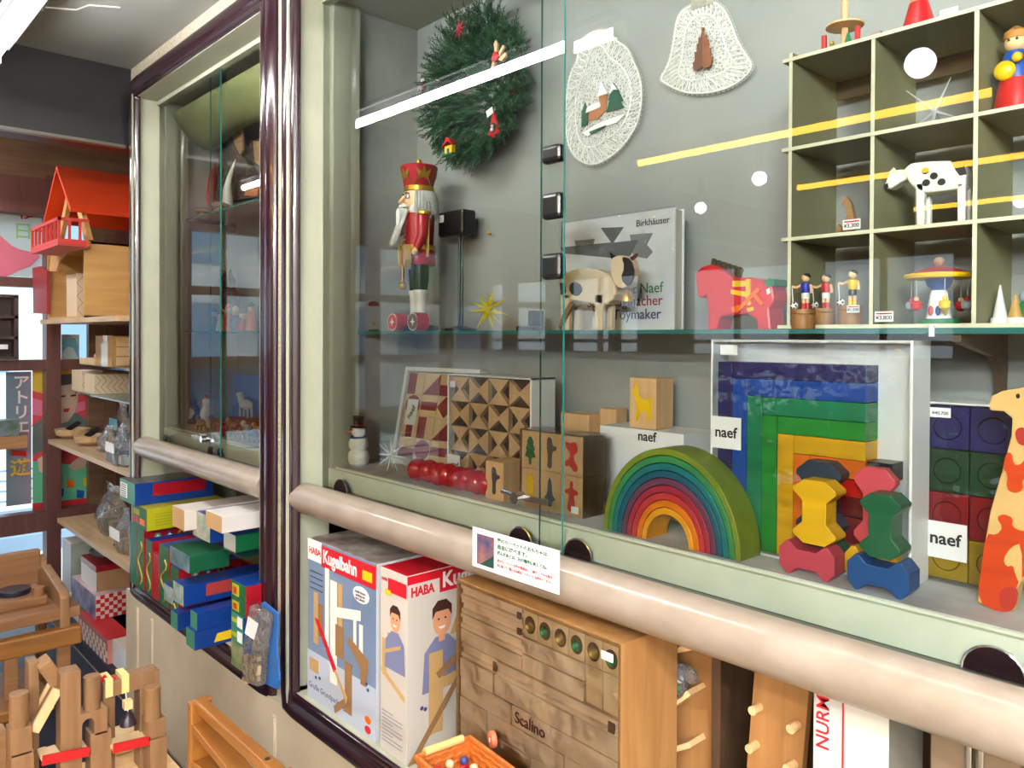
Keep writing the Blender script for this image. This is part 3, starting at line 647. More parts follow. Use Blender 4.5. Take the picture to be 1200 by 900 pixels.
def furry(name, bases, n, L, w=.0016):
    g = g_(T); q = random.Random(5)
    for i in range(n):
        b, d = bases(q); b = Vector(b); d = Vector(d).normalized(); s = d.cross(Vector((q.uniform(-1, 1), q.uniform(-1, 1), .1))).normalized()*w
        m_ = b+d*L*.55+Vector((0, 0, -.004)); e = b+d*L*q.uniform(.75, 1.1)+Vector((0, 0, -.012))
        g.add([b-s, b+s, m_+s*.8, m_-s*.8, e], [(0, 1, 2, 3), (3, 2, 4)])
    o = g.build(name, fur, r); o['kind'] = 'stuff'; return o
furry('beard', lambda q: ((q.uniform(-.026, .026), -.036-q.random()*.008, .346-q.random()*.01), (q.uniform(-.25, .25), -.42, -.9)), 420, .088)
g = g_(T); g.prism(smoothpoly([(-.024, .352), (.024, .352), (.02, .315), (.008, .272), (-.008, .272), (-.02, .315)]), -.062, -.04); g.build('beard_core', fur, r, True)
furry('hair', lambda q: (lambda a: ((.041*math.cos(a), .041*math.sin(a), .40-q.random()*.012), (math.cos(a)*.28, math.sin(a)*.28, -.9)))(q.uniform(-.5, 3.64)), 700, .062)
g = g_(T); g.lathe((0, .008, 0), [(.044, .335), (.05, .345), (.047, .375), (.041, .4)], 20); g.build('hair_core', fur, r, True)
g = g_(T)
for s in (-1, 1): g.tube([(0, -.048, .356), (s*.014, -.050, .359), (s*.028, -.042, .353)], [.006, .006, .002], 8)
g.build('moustache', fur, r, True)
g = g_(T); g.box(-.01, .01, -.049, -.043, .345, .352); g.build('teeth', ink, r)
g = g_(T); g.lathe((0, 0, 0), [(.041, .40), (.043, .402), (.0435, .414), (.041, .416)], 24); g.build('crown_band', gold, r, True)
g = g_(T); g.lathe((0, 0, 0), [(.041, .414), (.054, .47), (.052, .474), (.0, .476)], 24); g.build('crown', coat, r, True)
g = g_(T); n = 5
for k in range(n):
    for da, z0 in ((-R(36), .417), (0, .46), (R(36), .417)): pass
    a = 2*math.pi*k/n; pts = []
    for j, (da, z) in enumerate(((-36, .416), (-17, .438), (-24, .462), (-8, .45), (0, .468), (8, .45), (24, .462), (17, .438), (36, .416))):
        rr = .0425+(z-.414)*.235; pts.append((math.cos(a+R(da))*(rr+.001), math.sin(a+R(da))*(rr+.001), z))
    g.add(pts, [tuple(range(9))])
g.build('crown_points', gold, r)
g = g_(T); g.lathe((0, 0, .475), [(.003, 0), (.003, .006)], 8); g.ball((0, 0, .488), .0085, 12); g.build('crown_knob', gold, r, True)
# black boxed gadget behind
p = W(531, 262, y=1.36); r = thing('black_case', 'small black plastic case with white sticker behind nutcracker shoulder', 'box', (p.x, p.y, SZ))
g = G(); g.box(p.x-.06, p.x+.055, 1.35, 1.40, p.z-.035, p.z+.036); g.build('case_body', black, r, bevel=.008)
g = G(); g.box(p.x-.05, p.x-.03, 1.349, 1.35, p.z+.006, p.z+.026); g.build('sticker', white, r)
g = G(); g.rod((p.x+.01, 1.375, SZ), (p.x+.01, 1.375, p.z-.03), .004); g.rod((p.x+.024, 1.375, SZ), (p.x+.024, 1.375, p.z-.03), .003); g.lathe((p.x+.017, 1.375, SZ), [(.045, 0), (.045, .008), (.01, .016)], 16); g.build('stand', black, r)
p = W(621, 386, y=1.33); r = thing('angle_stand', 'black L-shaped metal stand on glass shelf by the sliding door edge', 'stand', (p.x, 1.33, SZ))
g = G(); g.box(p.x-.03, p.x+.03, 1.31, 1.35, SZ, SZ+.012); g.build('foot', black, r, bevel=.003); g = G(); g.box(p.x+.012, p.x+.03, 1.31, 1.35, SZ+.012, SZ+.05); g.build('upright', black, r, bevel=.003)
# mushroom man
x = W(433, 386, y=1.27).x; r = thing('mushroom_figure', 'wooden mushroom figure with dark red cap at the left shelf end', 'figurine', (x, 1.27, SZ))
g = G(); g.lathe((x, 1.27, SZ), [(.03, 0), (.03, .006), (.008, .008)]); g.build('base', brownw, r, True)
g = G(); g.lathe((x, 1.27, SZ), [(.016, .008), (.024, .02), (.022, .04), (.014, .055), (.013, .075)]); g.build('body', mat('amber_wood', (212, 150, 60), .35), r, True)
g = G(); g.lathe((x, 1.27, SZ), [(.014, .074), (.030, .076), (.030, .084), (.016, .096), (.010, .108), (.010, .118), (.003, .122)]); g.build('cap', mat('maroon', (112, 44, 42), .35), r, True)
g = G(); g.ball((x-.005, 1.27-.015, SZ+.066), .004, 8); g.build('nose', red, r)
# two clacker drums
for u, m, lb in ((462, mat('drum_red', (204, 40, 50), .4), 'small round red box with white dotted rim lying beside nutcracker feet'), (486, mat('drum_brown', (120, 84, 52), .5), 'small round brown box with white dotted rim in front of nutcracker')):
    p = W(u, 373, y=1.23); r = thing('round_box', lb, 'box', (p.x, 1.25, SZ)); z = SZ+.0255
    g = G(); g.rod((p.x, 1.225, z), (p.x+.004, 1.26, z), .025, n=28); g.build('drum', MATS['drum_red'], r, True)
    g = G(); g.rod((p.x, 1.223, z), (p.x, 1.225, z), .0225, n=28); g.build('face_disc', m, r)
    g = G(); g.tube([(p.x+.0225*math.cos(t*.21), 1.2235, z+.0225*math.sin(t*.21)) for t in range(30)], [.0016 if t % 2 else .0008 for t in range(30)], 5, True); g.build('rim_dots', whitew, r)
    g = G(); g.prism(star_poly(p.x, z, .011, .004, 4), 1.222, 1.223); g.build('printed_emblem', white, r)
# yellow star burst
p = W(573, 366, y=1.27); r = thing('star_ornament', 'spiky yellow wooden star burst standing on the glass shelf', 'ornament', (p.x, 1.27, SZ))
q = random.Random(11); dirs = []
for k in range(14):
    z = 1-2*(k+.5)/14; a = k*2.4; s = math.sqrt(1-z*z); dirs.append(Vector((s*math.cos(a), s*math.sin(a)*.8, z)))
c = Vector((p.x, 1.27, SZ+.052)); ym = mat('star_yellow', (222, 206, 20), .3)
for k, d in enumerate(dirs):
    L = .058 if d.z > -.85 else .051; g = G(); g.rod(c+d*.006, c+d*L*(.98 if d.z < -.5 else 1), .0062, .0004, 8); g.build('spike', ym, r)
g = G(); g.ball(c, .009, 12); g.build('centre', ym, r, True)
p = W(573, 273, y=1.41); g = G(); g.ball(p, .006, 10); tag(g.build('brass_pin', gold), 'small brass round pin on the grey backing right of nutcracker', 'pin')

# ------------------------------------------------------------ book
yb = 1.32; xa, xb = X(657, yb, 388), X(790, yb, 388); z0 = SZ; z1 = Z(790, 243, yb)
r = thing('book', 'large pale grey shrink-wrapped book with interlocking grey shapes on cover', 'book', ((xa+xb)/2, yb, z0))
g = G(); g.box(xa, xb, yb, yb+.004, z0, z1); g.box(xa, xb, yb+.030, yb+.034, z0, z1); g.box(xa, xa+.004, yb, yb+.034, z0, z1); g.build('cover', mat('book_cover', (240, 242, 246), .35), r)
g = G(); g.box(xa+.004, xb-.003, yb+.004, yb+.030, z0+.003, z1-.003); g.build('pages', mat('page_block', (200, 196, 186), .8), r)
def bp(name, pts, m, d=.0006): g = G(); g.prism(PX(pts, yb-d), yb-d, yb-d+.0005); return g.build(name, m, r)
g1 = mat('print_dark_grey', (112, 112, 114), .5); g2 = mat('print_mid_grey', (150, 151, 154), .5)
bp('printed_shape', [(704, 267), (731, 266), (719, 284), (721, 284), (748, 281), (742, 294), (736, 304), (661, 297), (656, 290), (716, 284)], g1, .001)
bp('printed_shape', [(673, 282), (697, 280), (694, 290), (676, 292)], g2); bp('printed_shape', [(738, 275), (765, 273), (758, 287), (765, 295), (758, 303), (742, 300)], g2)
c = W(765, 260, y=yb); text('Birkhäuser', .020, (c.x, yb-.001, c.z), ink, r, 'front', .005)
for s, v, m, u in (('Kurt Naef', 337, mat('green_letter', (60, 140, 96), .5), 777), ('Spielzeugmacher', 352, mat('red_letter', (176, 50, 56), .5), 777), ('The Toymaker', 368, mat('navy_letter', (56, 60, 120), .5), 775)):
    c = W(u, v, y=yb); text(s, .031, (c.x, yb-.001, c.z), m, r, 'front', .005, 'RIGHT')
g = G(); g.box(xa-.003, xb+.003, yb-.004, yb-.0035, z0+.0005, z1+.004, [1, 1, 0, 1, 1, 1]); g.build('plastic_wrap', [WRAP, CLEAR], r)

# ------------------------------------------------------------ wooden cow with bell
T = None; y0 = 1.225; r = thing('wooden_bell_cow', 'cream wooden cow with black spots and brass bell beside the book', 'toy animal', (X(700, y0, 388), y0, SZ))
cw = mat('cream_wood', (226, 206, 176), .5)
def fp(name, pts, m, ya, yb_, b=0, sm=0): g = G(); g.prism(smoothpoly(PX(pts, y0), sm) if sm else PX(pts, y0), ya, yb_); return g.build(name, m, r, bevel=b)
fp('body', [(663, 330), (672, 318), (690, 314), (715, 318), (728, 330), (728, 350), (716, 358), (690, 354), (676, 352), (664, 350)], cw, 1.205, 1.245, .003, 1)
for a, b in ((664, 675), (704, 714)): 
    for ya in (1.205, 1.235): fp('leg', [(a, 345), (b, 345), (b-1, 387.5), (a+1, 387.5)], cw, ya, ya+.012, .002)
fp('spot', [(676, 332), (686, 331), (691, 341), (684, 349), (675, 343)], ink, 1.2035, 1.205, 0, 1); fp('spot', [(664, 332), (670, 332), (671, 344), (665, 346)], ink, 1.2035, 1.205)
fp('head', [(726, 305), (736, 300), (748, 302), (752, 318), (748, 336), (738, 340), (729, 330)], cw, 1.193, 1.222, .003, 1)
fp('dark_ear', [(742, 302), (752, 305), (757, 322), (750, 338), (741, 328), (746, 314)], ink, 1.188, 1.193, 0, 1)
fp('horn', [(727, 306), (724, 296), (729, 300), (732, 305)], black, 1.198, 1.204); fp('horn', [(748, 303), (756, 298), (754, 303), (750, 306)], MATS['maroon'], 1.198, 1.204)
c = W(736, 346, y=1.2); g = G(); g.lathe((c.x, 1.198, c.z-.012), [(.012, 0), (.011, .012), (.006, .02), (.002, .022)], 14); g.build('bell', gold, r, True)
fp('tail_rope', [(676, 355), (684, 352), (676, 366), (668, 382), (664, 384), (668, 370)], mat('rope', (140, 110, 76), .8), 1.2, 1.205)

# ------------------------------------------------------------ red horse
y0 = 1.26; r = thing('painted_horse', 'red painted wooden horse with yellow harness beside the pigeonhole shelf', 'toy animal', (X(872, y0, 388), y0, SZ))
hr = mat('horse_red', (214, 34, 44), .3)
fp('body', [(823, 322), (830, 314), (842, 310), (856, 318), (866, 326), (888, 326), (904, 330), (914, 338), (916, 352), (910, 362), (912, 387.5), (896, 387.5), (894, 374), (884, 368), (864, 370), (852, 372), (848, 387.5), (838, 387.5), (838, 366), (836, 346), (832, 350), (826, 348)], hr, 1.235, 1.285, .006, 0)
fp('harness_strap', [(868, 330), (888, 330), (888, 336), (868, 337)], yellow, 1.2325, 1.235); fp('harness_strap', [(866, 340), (886, 343), (885, 349), (866, 345)], yellow, 1.2325, 1.235); fp('harness_strap', [(884, 328), (889, 328), (889, 358), (884, 358)], yellow, 1.231, 1.235)
fp('saddle_ribbon', [(870, 366), (893, 342), (898, 338), (901, 341), (890, 352), (875, 367)], orange, 1.230, 1.235); fp('saddle_ribbon', [(896, 344), (905, 356), (903, 359), (893, 348)], orange, 1.228, 1.235)
fp('flower_print', [(866, 361), (874, 358), (876, 363), (868, 366)], orange, 1.233, 1.235); fp('flower_print', [(884, 362), (892, 360), (893, 364), (886, 366)], yellow, 1.233, 1.235)
fp('saddle', [(904, 332), (910, 327), (916, 328), (917, 335), (908, 337)], green, 1.234, 1.286)
g = G()
for i in range(6): c = W(836+i*6, 309+i*2, y=1.26); g.tube([(c.x, 1.26, c.z-.01), (c.x+.004, 1.258, c.z+.006), (c.x+.010, 1.255, c.z+.002)], [.005, .006, .003], 7)
o = g.build('mane', mat('mane_olive', (84, 76, 56), .8), r); o['kind'] = 'stuff'
fp('white_mark', [(907, 340), (911, 338), (912, 344), (908, 346)], white, 1.2335, 1.235)

# ------------------------------------------------------------ pigeonhole shelf
CX = [-.651, -.515, -.371, -.232, -.093, .046]; CZZ = [1.5205, 1.668, 1.819, 1.969]; fy, by = 1.235, 1.40
edge = mat('cream_edge', (214, 212, 184), .5); olive = mat('shaded_board', (146, 144, 110), .55, kind='n', col2=(132, 130, 98), scale=8)  # boards carry their shade as a darker olive, front edges the lit cream
r = thing('pigeonhole_shelf', 'cream-edged pigeonhole shelf unit with shade-darkened olive boards standing on the glass shelf', 'shelf unit', (-.3, fy, 1.5175))
for i, x in enumerate(CX):
    g = G(); g.box(x-.003, x+.003, fy, by, 1.5175, CZZ[-1]-.001+(.012 if i == 0 else 0), [1, 1, 0, 1, 1, 1]); g.build('upright', [edge, olive], r)
for i, z in enumerate(CZZ):
    g = G(); g.box(CX[0]-.014 if i else CX[0]-.02, CX[-1], fy-.0015, by, z-.003, z+.003, [0, 1, 0, 1, 1, 0 if i == 3 else 1]); g.build('shelf_board', [edge, olive], r)
g = G(); g.box(CX[0], CX[-1], by-.004, by, CZZ[-1]-.035, CZZ[-1]-.003); g.build('back_rail', mat('back_rail_brown', (98, 80, 60), .6), r)
def lvl(k): return CZZ[k]+.0035
# candle pyramid on top
x = X(990, 1.29, 30); z = lvl(3); r = thing('candle_carousel', 'wooden candle pyramid with red candles on top of the pigeonhole shelf', 'ornament', (x, 1.29, z))
g = G(); g.lathe((x, 1.29, z), [(.036, 0), (.036, .005), (.03, .008)]); g.build('base', pine, r, True)
g = G(); g.lathe((x, 1.29, z), [(.006, .008), (.005, .05), (.006, .09)], 10); g.build('post', beech, r)
g = G(); g.lathe((x, 1.29, z), [(.008, .045), (.03, .047), (.03, .05), (.006, .052)]); g.build('rotor_disc', beech, r)
for s in (-1, 1):
    g = G(); g.rod((x+s*.028, 1.275, z+.008), (x+s*.028, 1.275, z+.036), .0045, n=10); g.build('candle', red, r); g = G(); g.lathe((x+s*.028, 1.275, z+.003), [(.008, 0), (.008, .006), (.004, .007)], 10); g.build('candle_cup', beech, r)
g = G(); g.lathe((x+.014, 1.272, z+.007), [(.007, 0), (.002, .022)], 10); g.build('fir_tree', green, r); g = G(); g.ball((x-.012, 1.27, z+.018), .004); g.lathe((x-.012, 1.27, z+.007), [(.005, 0), (.002, .01)], 8); g.build('angel', gold, r)
x = X(1030, 1.27, 25); g = G(); g.box(x-.008, x+.006, 1.26, 1.29, z, z+.014); tag(g.build('matchbox', mat('grey_brown_card', (150, 136, 126), .6)), 'tiny grey brown box beside candle pyramid on the shelf top', 'box')
x = X(1077, 1.29, 0); r = thing('red_cone_figure', 'red conical figure base on the pigeonhole shelf top, cut by picture edge', 'figurine', (x, 1.29, z))
g = G(); g.lathe((x, 1.29, z), [(.026, 0), (.026, .004), (.014, .05)]); g.build('robe', red, r, True); g = G(); g.ball((x, 1.29, z+.06), .014); g.build('head', skin, r, True)
x = X(1112, 1.25, 2); g = G(); g.box(x-.012, x+.012, 1.25, 1.252, z, z+.014); tag(g.build('label_card', white), 'small white label card on the shelf top right of the red cone', 'card')
# silver star
c = Vector((X(1096, 1.30, 100), 1.30, lvl(2)+.030)); r = thing('metal_star', 'thin silver jack-shaped spiky star in upper middle pigeonhole', 'ornament', (c.x, 1.30, lvl(2)))
for d in ((-.75, -.2, .75), (.35, .2, .95), (-.8, .1, -.45), (.8, -.2, -.42), (.1, -.6, -.75), (.1, .7, -.7)):
    d = Vector(d).normalized(); g = G(); g.rod(c, c+d*(.055 if d.z > 0 else .040), .0028, .0006, 8); g.build('spike', silver, r, True)
# king figure
x = X(1190, 1.29, 100); z = lvl(2); r = thing('painted_doll', 'painted wooden doll in red and blue holding a yellow lamb', 'figurine', (x, 1.29, z))
g = G(); g.lathe((x, 1.29, z), [(.027, 0), (.026, .02), (.020, .05)]); g.build('red_skirt', red, r, True)
g = G(); g.lathe((x, 1.29, z), [(.020, .05), (.019, .075), (.013, .09)]); g.build('blue_coat', blue, r, True)
g = G(); g.ball((x, 1.29, z+.103), .015); g.build('head', skin, r, True); g = G(); g.lathe((x, 1.29, z+.108), [(.016, 0), (.015, .01), (.004, .018)]); g.build('cap', mat('cap_brown', (190, 130, 60), .5), r, True)
g = G(); g.ball((x-.008, 1.268, z+.06), (.014, .008, .014)); g.ball((x+.008, 1.266, z+.075), .007); g.build('lamb', yellow, r, True)
g = G(); g.ball((x-.005, 1.275, z+.1045), .002, 6); g.ball((x+.005, 1.275, z+.1045), .002, 6); g.build('eyes', ink, r)
# small wooden giraffe figure and its tag
y0 = 1.27; z = lvl(1); x = X(993, y0, 240); r = thing('squirrel_figure', 'small carved brown long-necked animal on a flat base in left pigeonhole', 'figurine', (x, y0, z))
g = G(); g.prism(ell(x-.002, y0, .022, .012), z, z+.004, 'z'); g.build('base', MATS['maroon'], r)
g = G(); g.prism([(x-.004, z+.004), (x+.012, z+.004), (x+.014, z+.02), (x+.008, z+.05), (x+.0, z+.062), (x-.006, z+.058), (x-.008, z+.05), (x-.001, z+.044), (x+.001, z+.03), (x-.006, z+.018)], y0-.005, y0+.005); g.build('body', mat('carved_brown', (168, 128, 84), .5, kind='wood'), r, bevel=.001)
g = G(); g.prism([(x-.018, z+.004), (x-.008, z+.004), (x-.008, z+.012), (x-.013, z+.018), (x-.016, z+.012)], y0-.004, y0+.004); g.build('young_animal', MATS['carved_brown'], r)
# cow
y0 = 1.28; r = thing('spotted_cow', 'white wooden cow with black spots in the middle pigeonhole', 'toy animal', (X(1090, y0, 240), y0, z))
def zz(pts): return [(X(u, y0, v), Z(u, v, y0)) for u, v in pts]
bot = lvl(1)
def cowp(name, pts, m, ya, yb_, b=0, floor=False):
    P = zz(pts); 
    if floor: P = [(a, max(b_, bot)) if i not in (2, 3) else (a, bot) for i, (a, b_) in enumerate(P)]
    g = G(); g.prism(P, ya, yb_); return g.build(name, m, r, bevel=b)
cowp('body', [(1064, 200), (1072, 193), (1090, 191), (1118, 190), (1132, 194), (1137, 206), (1136, 222), (1124, 224), (1098, 227), (1082, 228), (1070, 216)], WHITEC, 1.262, 1.298, .004)
cowp('head', [(1040, 217), (1045, 204), (1056, 200), (1068, 200), (1070, 210), (1060, 214), (1048, 222), (1041, 222)], WHITEC, 1.268, 1.292, .003)
for a, b in ((1078, 1088), (1126, 1136)):
    for ya in (1.262, 1.286): cowp('leg', [(a, 216), (b, 216), (b, 246), (a+1, 249)], WHITEC, ya, ya+.012, .002, True)
for u, v in ((1084, 200), (1094, 206), (1085, 214), (1103, 213)):
    a = W(u, v, y=1.26); g = G(); g.prism(ell(a.x, a.z, .0055, .0052, 14), 1.2605, 1.262); g.build('spot', ink, r)
cowp('rump_patch', [(1120, 191), (1134, 193), (1138, 206), (1130, 208), (1124, 200)], ink, 1.2602, 1.262); cowp('muzzle_mark', [(1040, 218), (1044, 216), (1045, 221), (1041, 222)], ink, 1.2665, 1.268)
cowp('ear', [(1046, 204), (1052, 198), (1056, 203)], WHITEC, 1.264, 1.268)
# football players on drums
def player(lb, x, y, z, hb, shirt, shorts, socks, ps):
    r = thing('football_player_toy', lb, 'toy', (x, y, z), 'footballer push toys at the left of the pigeonhole shelf')
    g = G(); g.lathe((x, y, z), [(.0175, 0), (.0185, .004), (.0185, hb*.7), (.0165, hb*.74), (.0185, hb*.78), (.018, hb)]); g.build('wooden_drum', pine, r, True)
    t = z+hb; px, py = x+.004, y
    for s in (-1, 1):
        g = G(); g.rod((px+s*.0035, py, t), (px+s*.0035, py, t+.010), .0032, n=8); g.build('sock', socks, r)
        g = G(); g.rod((px+s*.0035, py, t+.010), (px+s*.0035, py, t+.018), .003, n=8); g.build('leg', skin, r)
    g = G(); g.lathe((px, py, t), [(.0065, .017), (.0068, .024), (.006, .027)], 10); g.build('shorts', shorts, r, True)
    g = G(); g.lathe((px, py, t), [(.006, .026), (.0078, .036), (.0075, .042), (.003, .044)], 10); g.build('shirt', shirt, r, True)
    g = G(); g.tube([(px-.007, py, t+.040), (px-.015, py-.002, t+.036), (px-.022, py-.003, t+.038)], .0022, 7); g.build('arm', skin, r); g = G(); g.tube([(px+.008, py, t+.040), (px+.010, py, t+.032), (px+.010, py, t+.026)], .0024, 7); g.build('arm', skin, r)
    g = G(); g.ball((px, py, t+.051), .0068, 12); g.build('head', skin, r, True); g = G(); g.ball((px+.001, py+.001, t+.0535), (.0068, .0068, .0052), 12); g.build('hair', ink, r, True)
    g = G(); g.rod((px-.022, py-.003, t+.038), (px-.020, py-.003, t+.010), .0008, n=5); g.build('string', white, r)
    g = G(); g.ball((px-.017, py-.004, t+.006), .006, 12); g.build('ball', whitew, r, True)
    g = G()
    for k in range(5): g.ball((px-.017+.0045*math.cos(k*1.26), py-.0085, t+.006+.0045*math.sin(k*1.26)), .0016, 6)
    g.build('ball_patches', ink, r)
player('footballer in blue shirt and white shorts on the frontmost wooden drum', X(941, 1.213, 386), 1.213, SZ, .032, mat('shirt_blue', (30, 50, 170), .4), white, red, 0)
zb_ = lvl(0)
player('footballer in red shirt and white shorts on the middle wooden drum', X(965, 1.285, 370), 1.285, zb_, .028, red, white, red, 0)
player('footballer in yellow shirt and black shorts on the right wooden drum', X(996, 1.262, 372), 1.262, zb_, .030, yellow, black, yellow, 0)
price(998, 263, 1.232, 'white price tag hanging from the shelf edge below the carved animal', s='¥3,300')
price(1000, 362, 1.238, 'white price tag stuck on the drum of the yellow footballer', .020, .012, s='¥1,500')
price(1036, 371, 1.232, 'white price tag on the lowest board below the carousel', s='¥3,800')
# carousel
x, y, z = X(1100, 1.30, 360), 1.30, lvl(0); r = thing('carousel_toy', 'toy carousel with red and yellow roof in the lower middle pigeonhole', 'toy', (x, y, z))
g = G(); g.lathe((x, y, z), [(.030, 0), (.030, .006), (.027, .008)]); g.build('green_base', green, r, True)
g = G(); g.lathe((x, y, z), [(.018, .008), (.012, .048), (.010, .052)]); g.build('tower', whitew, r, True)
g = G(); g.lathe((x, y, z), [(.008, .052), (.016, .058), (.02, .07)]); g.build('blue_drum', blue, r, True)
g = G(); g.lathe((x, y, z), [(.048, .070), (.050, .074), (.048, .077)], 28); g.build('yellow_rim', yellow, r, True)
g = G(); g.lathe((x, y, z), [(.047, .0765), (.020, .086), (.008, .089)], 28); g.build('red_roof', red, r, True)
g = G(); g.ball((x, y, z+.096), .008); g.build('wooden_knob', MATS['carved_brown'], r, True)
for a in range(0, 360, 60):
    X_, Y_ = x+.040*math.cos(R(a)), y+.040*math.sin(R(a))
    g = G(); g.rod((X_, Y_, z+.071), (X_, Y_, z+.035), .0006, n=4); g.build('hanging_wire', silver, r)
    g = G(); g.lathe((X_, Y_, z+.020), [(.003, 0), (.008, .004), (.009, .012), (.006, .015)], 10); g.build('gondola', [mat('gondola_grey', (150, 158, 168), .4), red, yellow][a//60 % 3], r, True)
    g = G(); g.ball((X_, Y_, z+.038), .004, 8); g.build('rider', [red, skin, yellow][a//60 % 3], r)
for a, m in ((-110, red), (-75, blue), (-40, yellow)):
    g = G(); g.ball((x+.017*math.cos(R(a)), y+.017*math.sin(R(a)), z+.02), (.004, .004, .008), 8); g.build('painted_child', m, r)
for u, h, m, lb in ((1172, .048, mat('white_cone', (224, 224, 220), .4), 'tall white pointed cone in the lower right pigeonhole'), (1190, .034, mat('golden_cone', (190, 150, 80), .4), 'short golden cone on white foot, right of the white cone')):
    x = X(u, 1.29, 360); r = thing('cone_ornament', lb, 'ornament', (x, 1.29, lvl(0))); g = G(); g.lathe((x, 1.29, lvl(0)), [(.012, 0), (.012, .008), (.01, .0085)]); g.build('foot', white, r, True); g = G(); g.lathe((x, 1.29, lvl(0)), [(.0095, .0085), (.001, .008+h)]); g.build('cone', m, r, True)
for k, (xx, lv, c1, c2, lb) in enumerate(((-.30, 1, skin, MATS['carved_brown'], 'tiny wooden animal lying in the middle right pigeonhole'), (-.34, 0, MATS['gondola_grey'], green, 'green clad small doll at the back of the lower right pigeonhole'))):
    z = lvl(lv); r = thing('small_doll', lb, 'figurine', (xx, 1.36, z)); g = G(); g.lathe((xx, 1.36, z), [(.012, 0), (.008, .03), (.004, .034)], 12); g.build('body', c2, r, True); g = G(); g.ball((xx, 1.36, z+.041), .008, 10); g.build('head', c1, r, True)
# ------------------------------------------------------------ things on the display floor
F0 = 1.1342
# snowman
x, y = -1.935, 1.19; r = thing('snowman_figure', 'white wooden snowman with black top hat in the left corner of the display floor', 'figurine', (x, y, F0))
g = G(); g.lathe((x, y, F0), [(.018, 0), (.027, .006), (.031, .022), (.027, .038), (.02, .044)]); g.build('lower_body', WHITEC, r, True)
g = G(); g.lathe((x, y, F0), [(.02, .043), (.027, .052), (.028, .064), (.023, .077), (.016, .081)]); g.build('middle_body', WHITEC, r, True)
g = G(); g.ball((x, y, F0+.096), .0195); g.build('head', WHITEC, r, True)
g = G(); g.lathe((x, y, F0+.108), [(.024, 0), (.024, .003), (.014, .004), (.016, .03), (.017, .032)]); g.build('top_hat', black, r, True)
g = G(); g.lathe((x, y, F0+.110), [(.0155, .003), (.0158, .007)]); g.build('hat_band', redd, r, True)
g = G(); g.rod((x-.010, y-.016, F0+.096), (x-.026, y-.032, F0+.097), .003, .0006, 8); g.build('nose', orange, r)
g = G(); g.tube([(x+.021*math.cos(R(a)), y+.021*math.sin(R(a)), F0+.080) for a in range(0, 360, 24)], .0035, 6, True); g.build('scarf', MATS['navy_letter'], r)
for s in (-.25, .5): g = G(); g.ball((x+math.sin(s)*.0-.012+s*.02, y-.0165, F0+.102), .0022, 6); g.build('eye', ink, r)
# glass star
c = Vector((-1.785, 1.20, F0+.045)); r = thing('crystal_star', 'silver white many-pointed star standing on the display floor by the red puzzle', 'ornament', (c.x, c.y, F0))
for k in range(16):
    z = 1-2*(k+.5)/16; a = k*2.4; s = math.sqrt(1-z*z); d = Vector((s*math.cos(a), s*math.sin(a)*.7, z)); L = .056 if z > -.7 else .0445
    g = G(); g.rod(c, c+d*L, .0036, .0004, 6); g.build('spike', mat('frosted_silver', (226, 230, 234), .25), r)
# red puzzle tray: leaning and turned towards the left
def framebox(name, lb, cx, cy, w, h, d, rz, tilt, m_in):
    T = TF(cx, cy, F0, rz, 1, tilt); r = thing(name, lb, 'puzzle box', (cx, cy, F0))
    f = .012
    g = g_(T); g.box(0, w, d-.004, d, 0, h); g.build('tray_back', white, r)
    for x0, x1, z0, z1 in ((0, w, 0, f), (0, w, h-f, h), (0, f, f, h-f), (w-f, w, f, h-f)):
        g = g_(T); g.box(x0, x1, 0, d-.004, z0, z1); g.build('tray_rim', whitew, r)
    return r, T
rc, T = framebox('red_pattern_puzzle', 'white tray of red and natural inlaid wooden cubes leaning in the left', -2.045+.13, 1.285, .30, .285, .035, R(7), R(-12), white)
w0, n = .017, 4; cs = (.30-.034)/4; csz = (.285-.034)/4
for i in range(n):
    for j in range(n):
        x0, z0 = w0+i*cs, w0+j*csz; cx_, cz_ = x0+cs/2, z0+csz/2
        g = g_(T); g.box(x0+.0006, x0+cs-.0006, .006, .03, z0+.0006, z0+csz-.0006); o = g.build('wooden_cube', maple, rc)
        k = (i*3+j*5) % 7; h_ = cs*.5-.001; v_ = csz*.5-.001
        polys = [[(-h_, -v_), (h_, -v_), (h_, 0), (-h_, 0)], [(-h_, -v_), (0, -v_), (0, v_), (-h_, v_)], [(-h_, 0), (0, v_), (h_, 0), (0, -v_)], [(h_*math.cos(t)*.95, v_*math.sin(t)*.95) for t in [q*.42 for q in range(15)]], [(-h_, -v_), (h_, -v_), (h_, v_)], [(-h_*.4, -v_), (h_*.4, -v_), (h_*.4, v_), (-h_*.4, v_)], [(-h_, -v_*.4), (h_, -v_*.4), (h_, v_*.4), (-h_, v_*.4)]]
        g = g_(T); g.prism([(cx_+a, cz_+b) for a, b in polys[k]], .0053, .006); g.build('red_inlay', redd, rc)
g = g_(T); g.box(.03, .075, .003, .0036, .115, .19); g.build('maker_card', white, rc); text('naef', .024, (.052, .0026, .152), ink, rc, 'front', .02, mx=T, spin=R(60))
g = g_(T); g.box(.0, .30, -.001, -.0006, 0, .285, [1, 1, 0, 1, 1, 1]); g.build('clear_lid', [WRAP, CLEAR], rc)
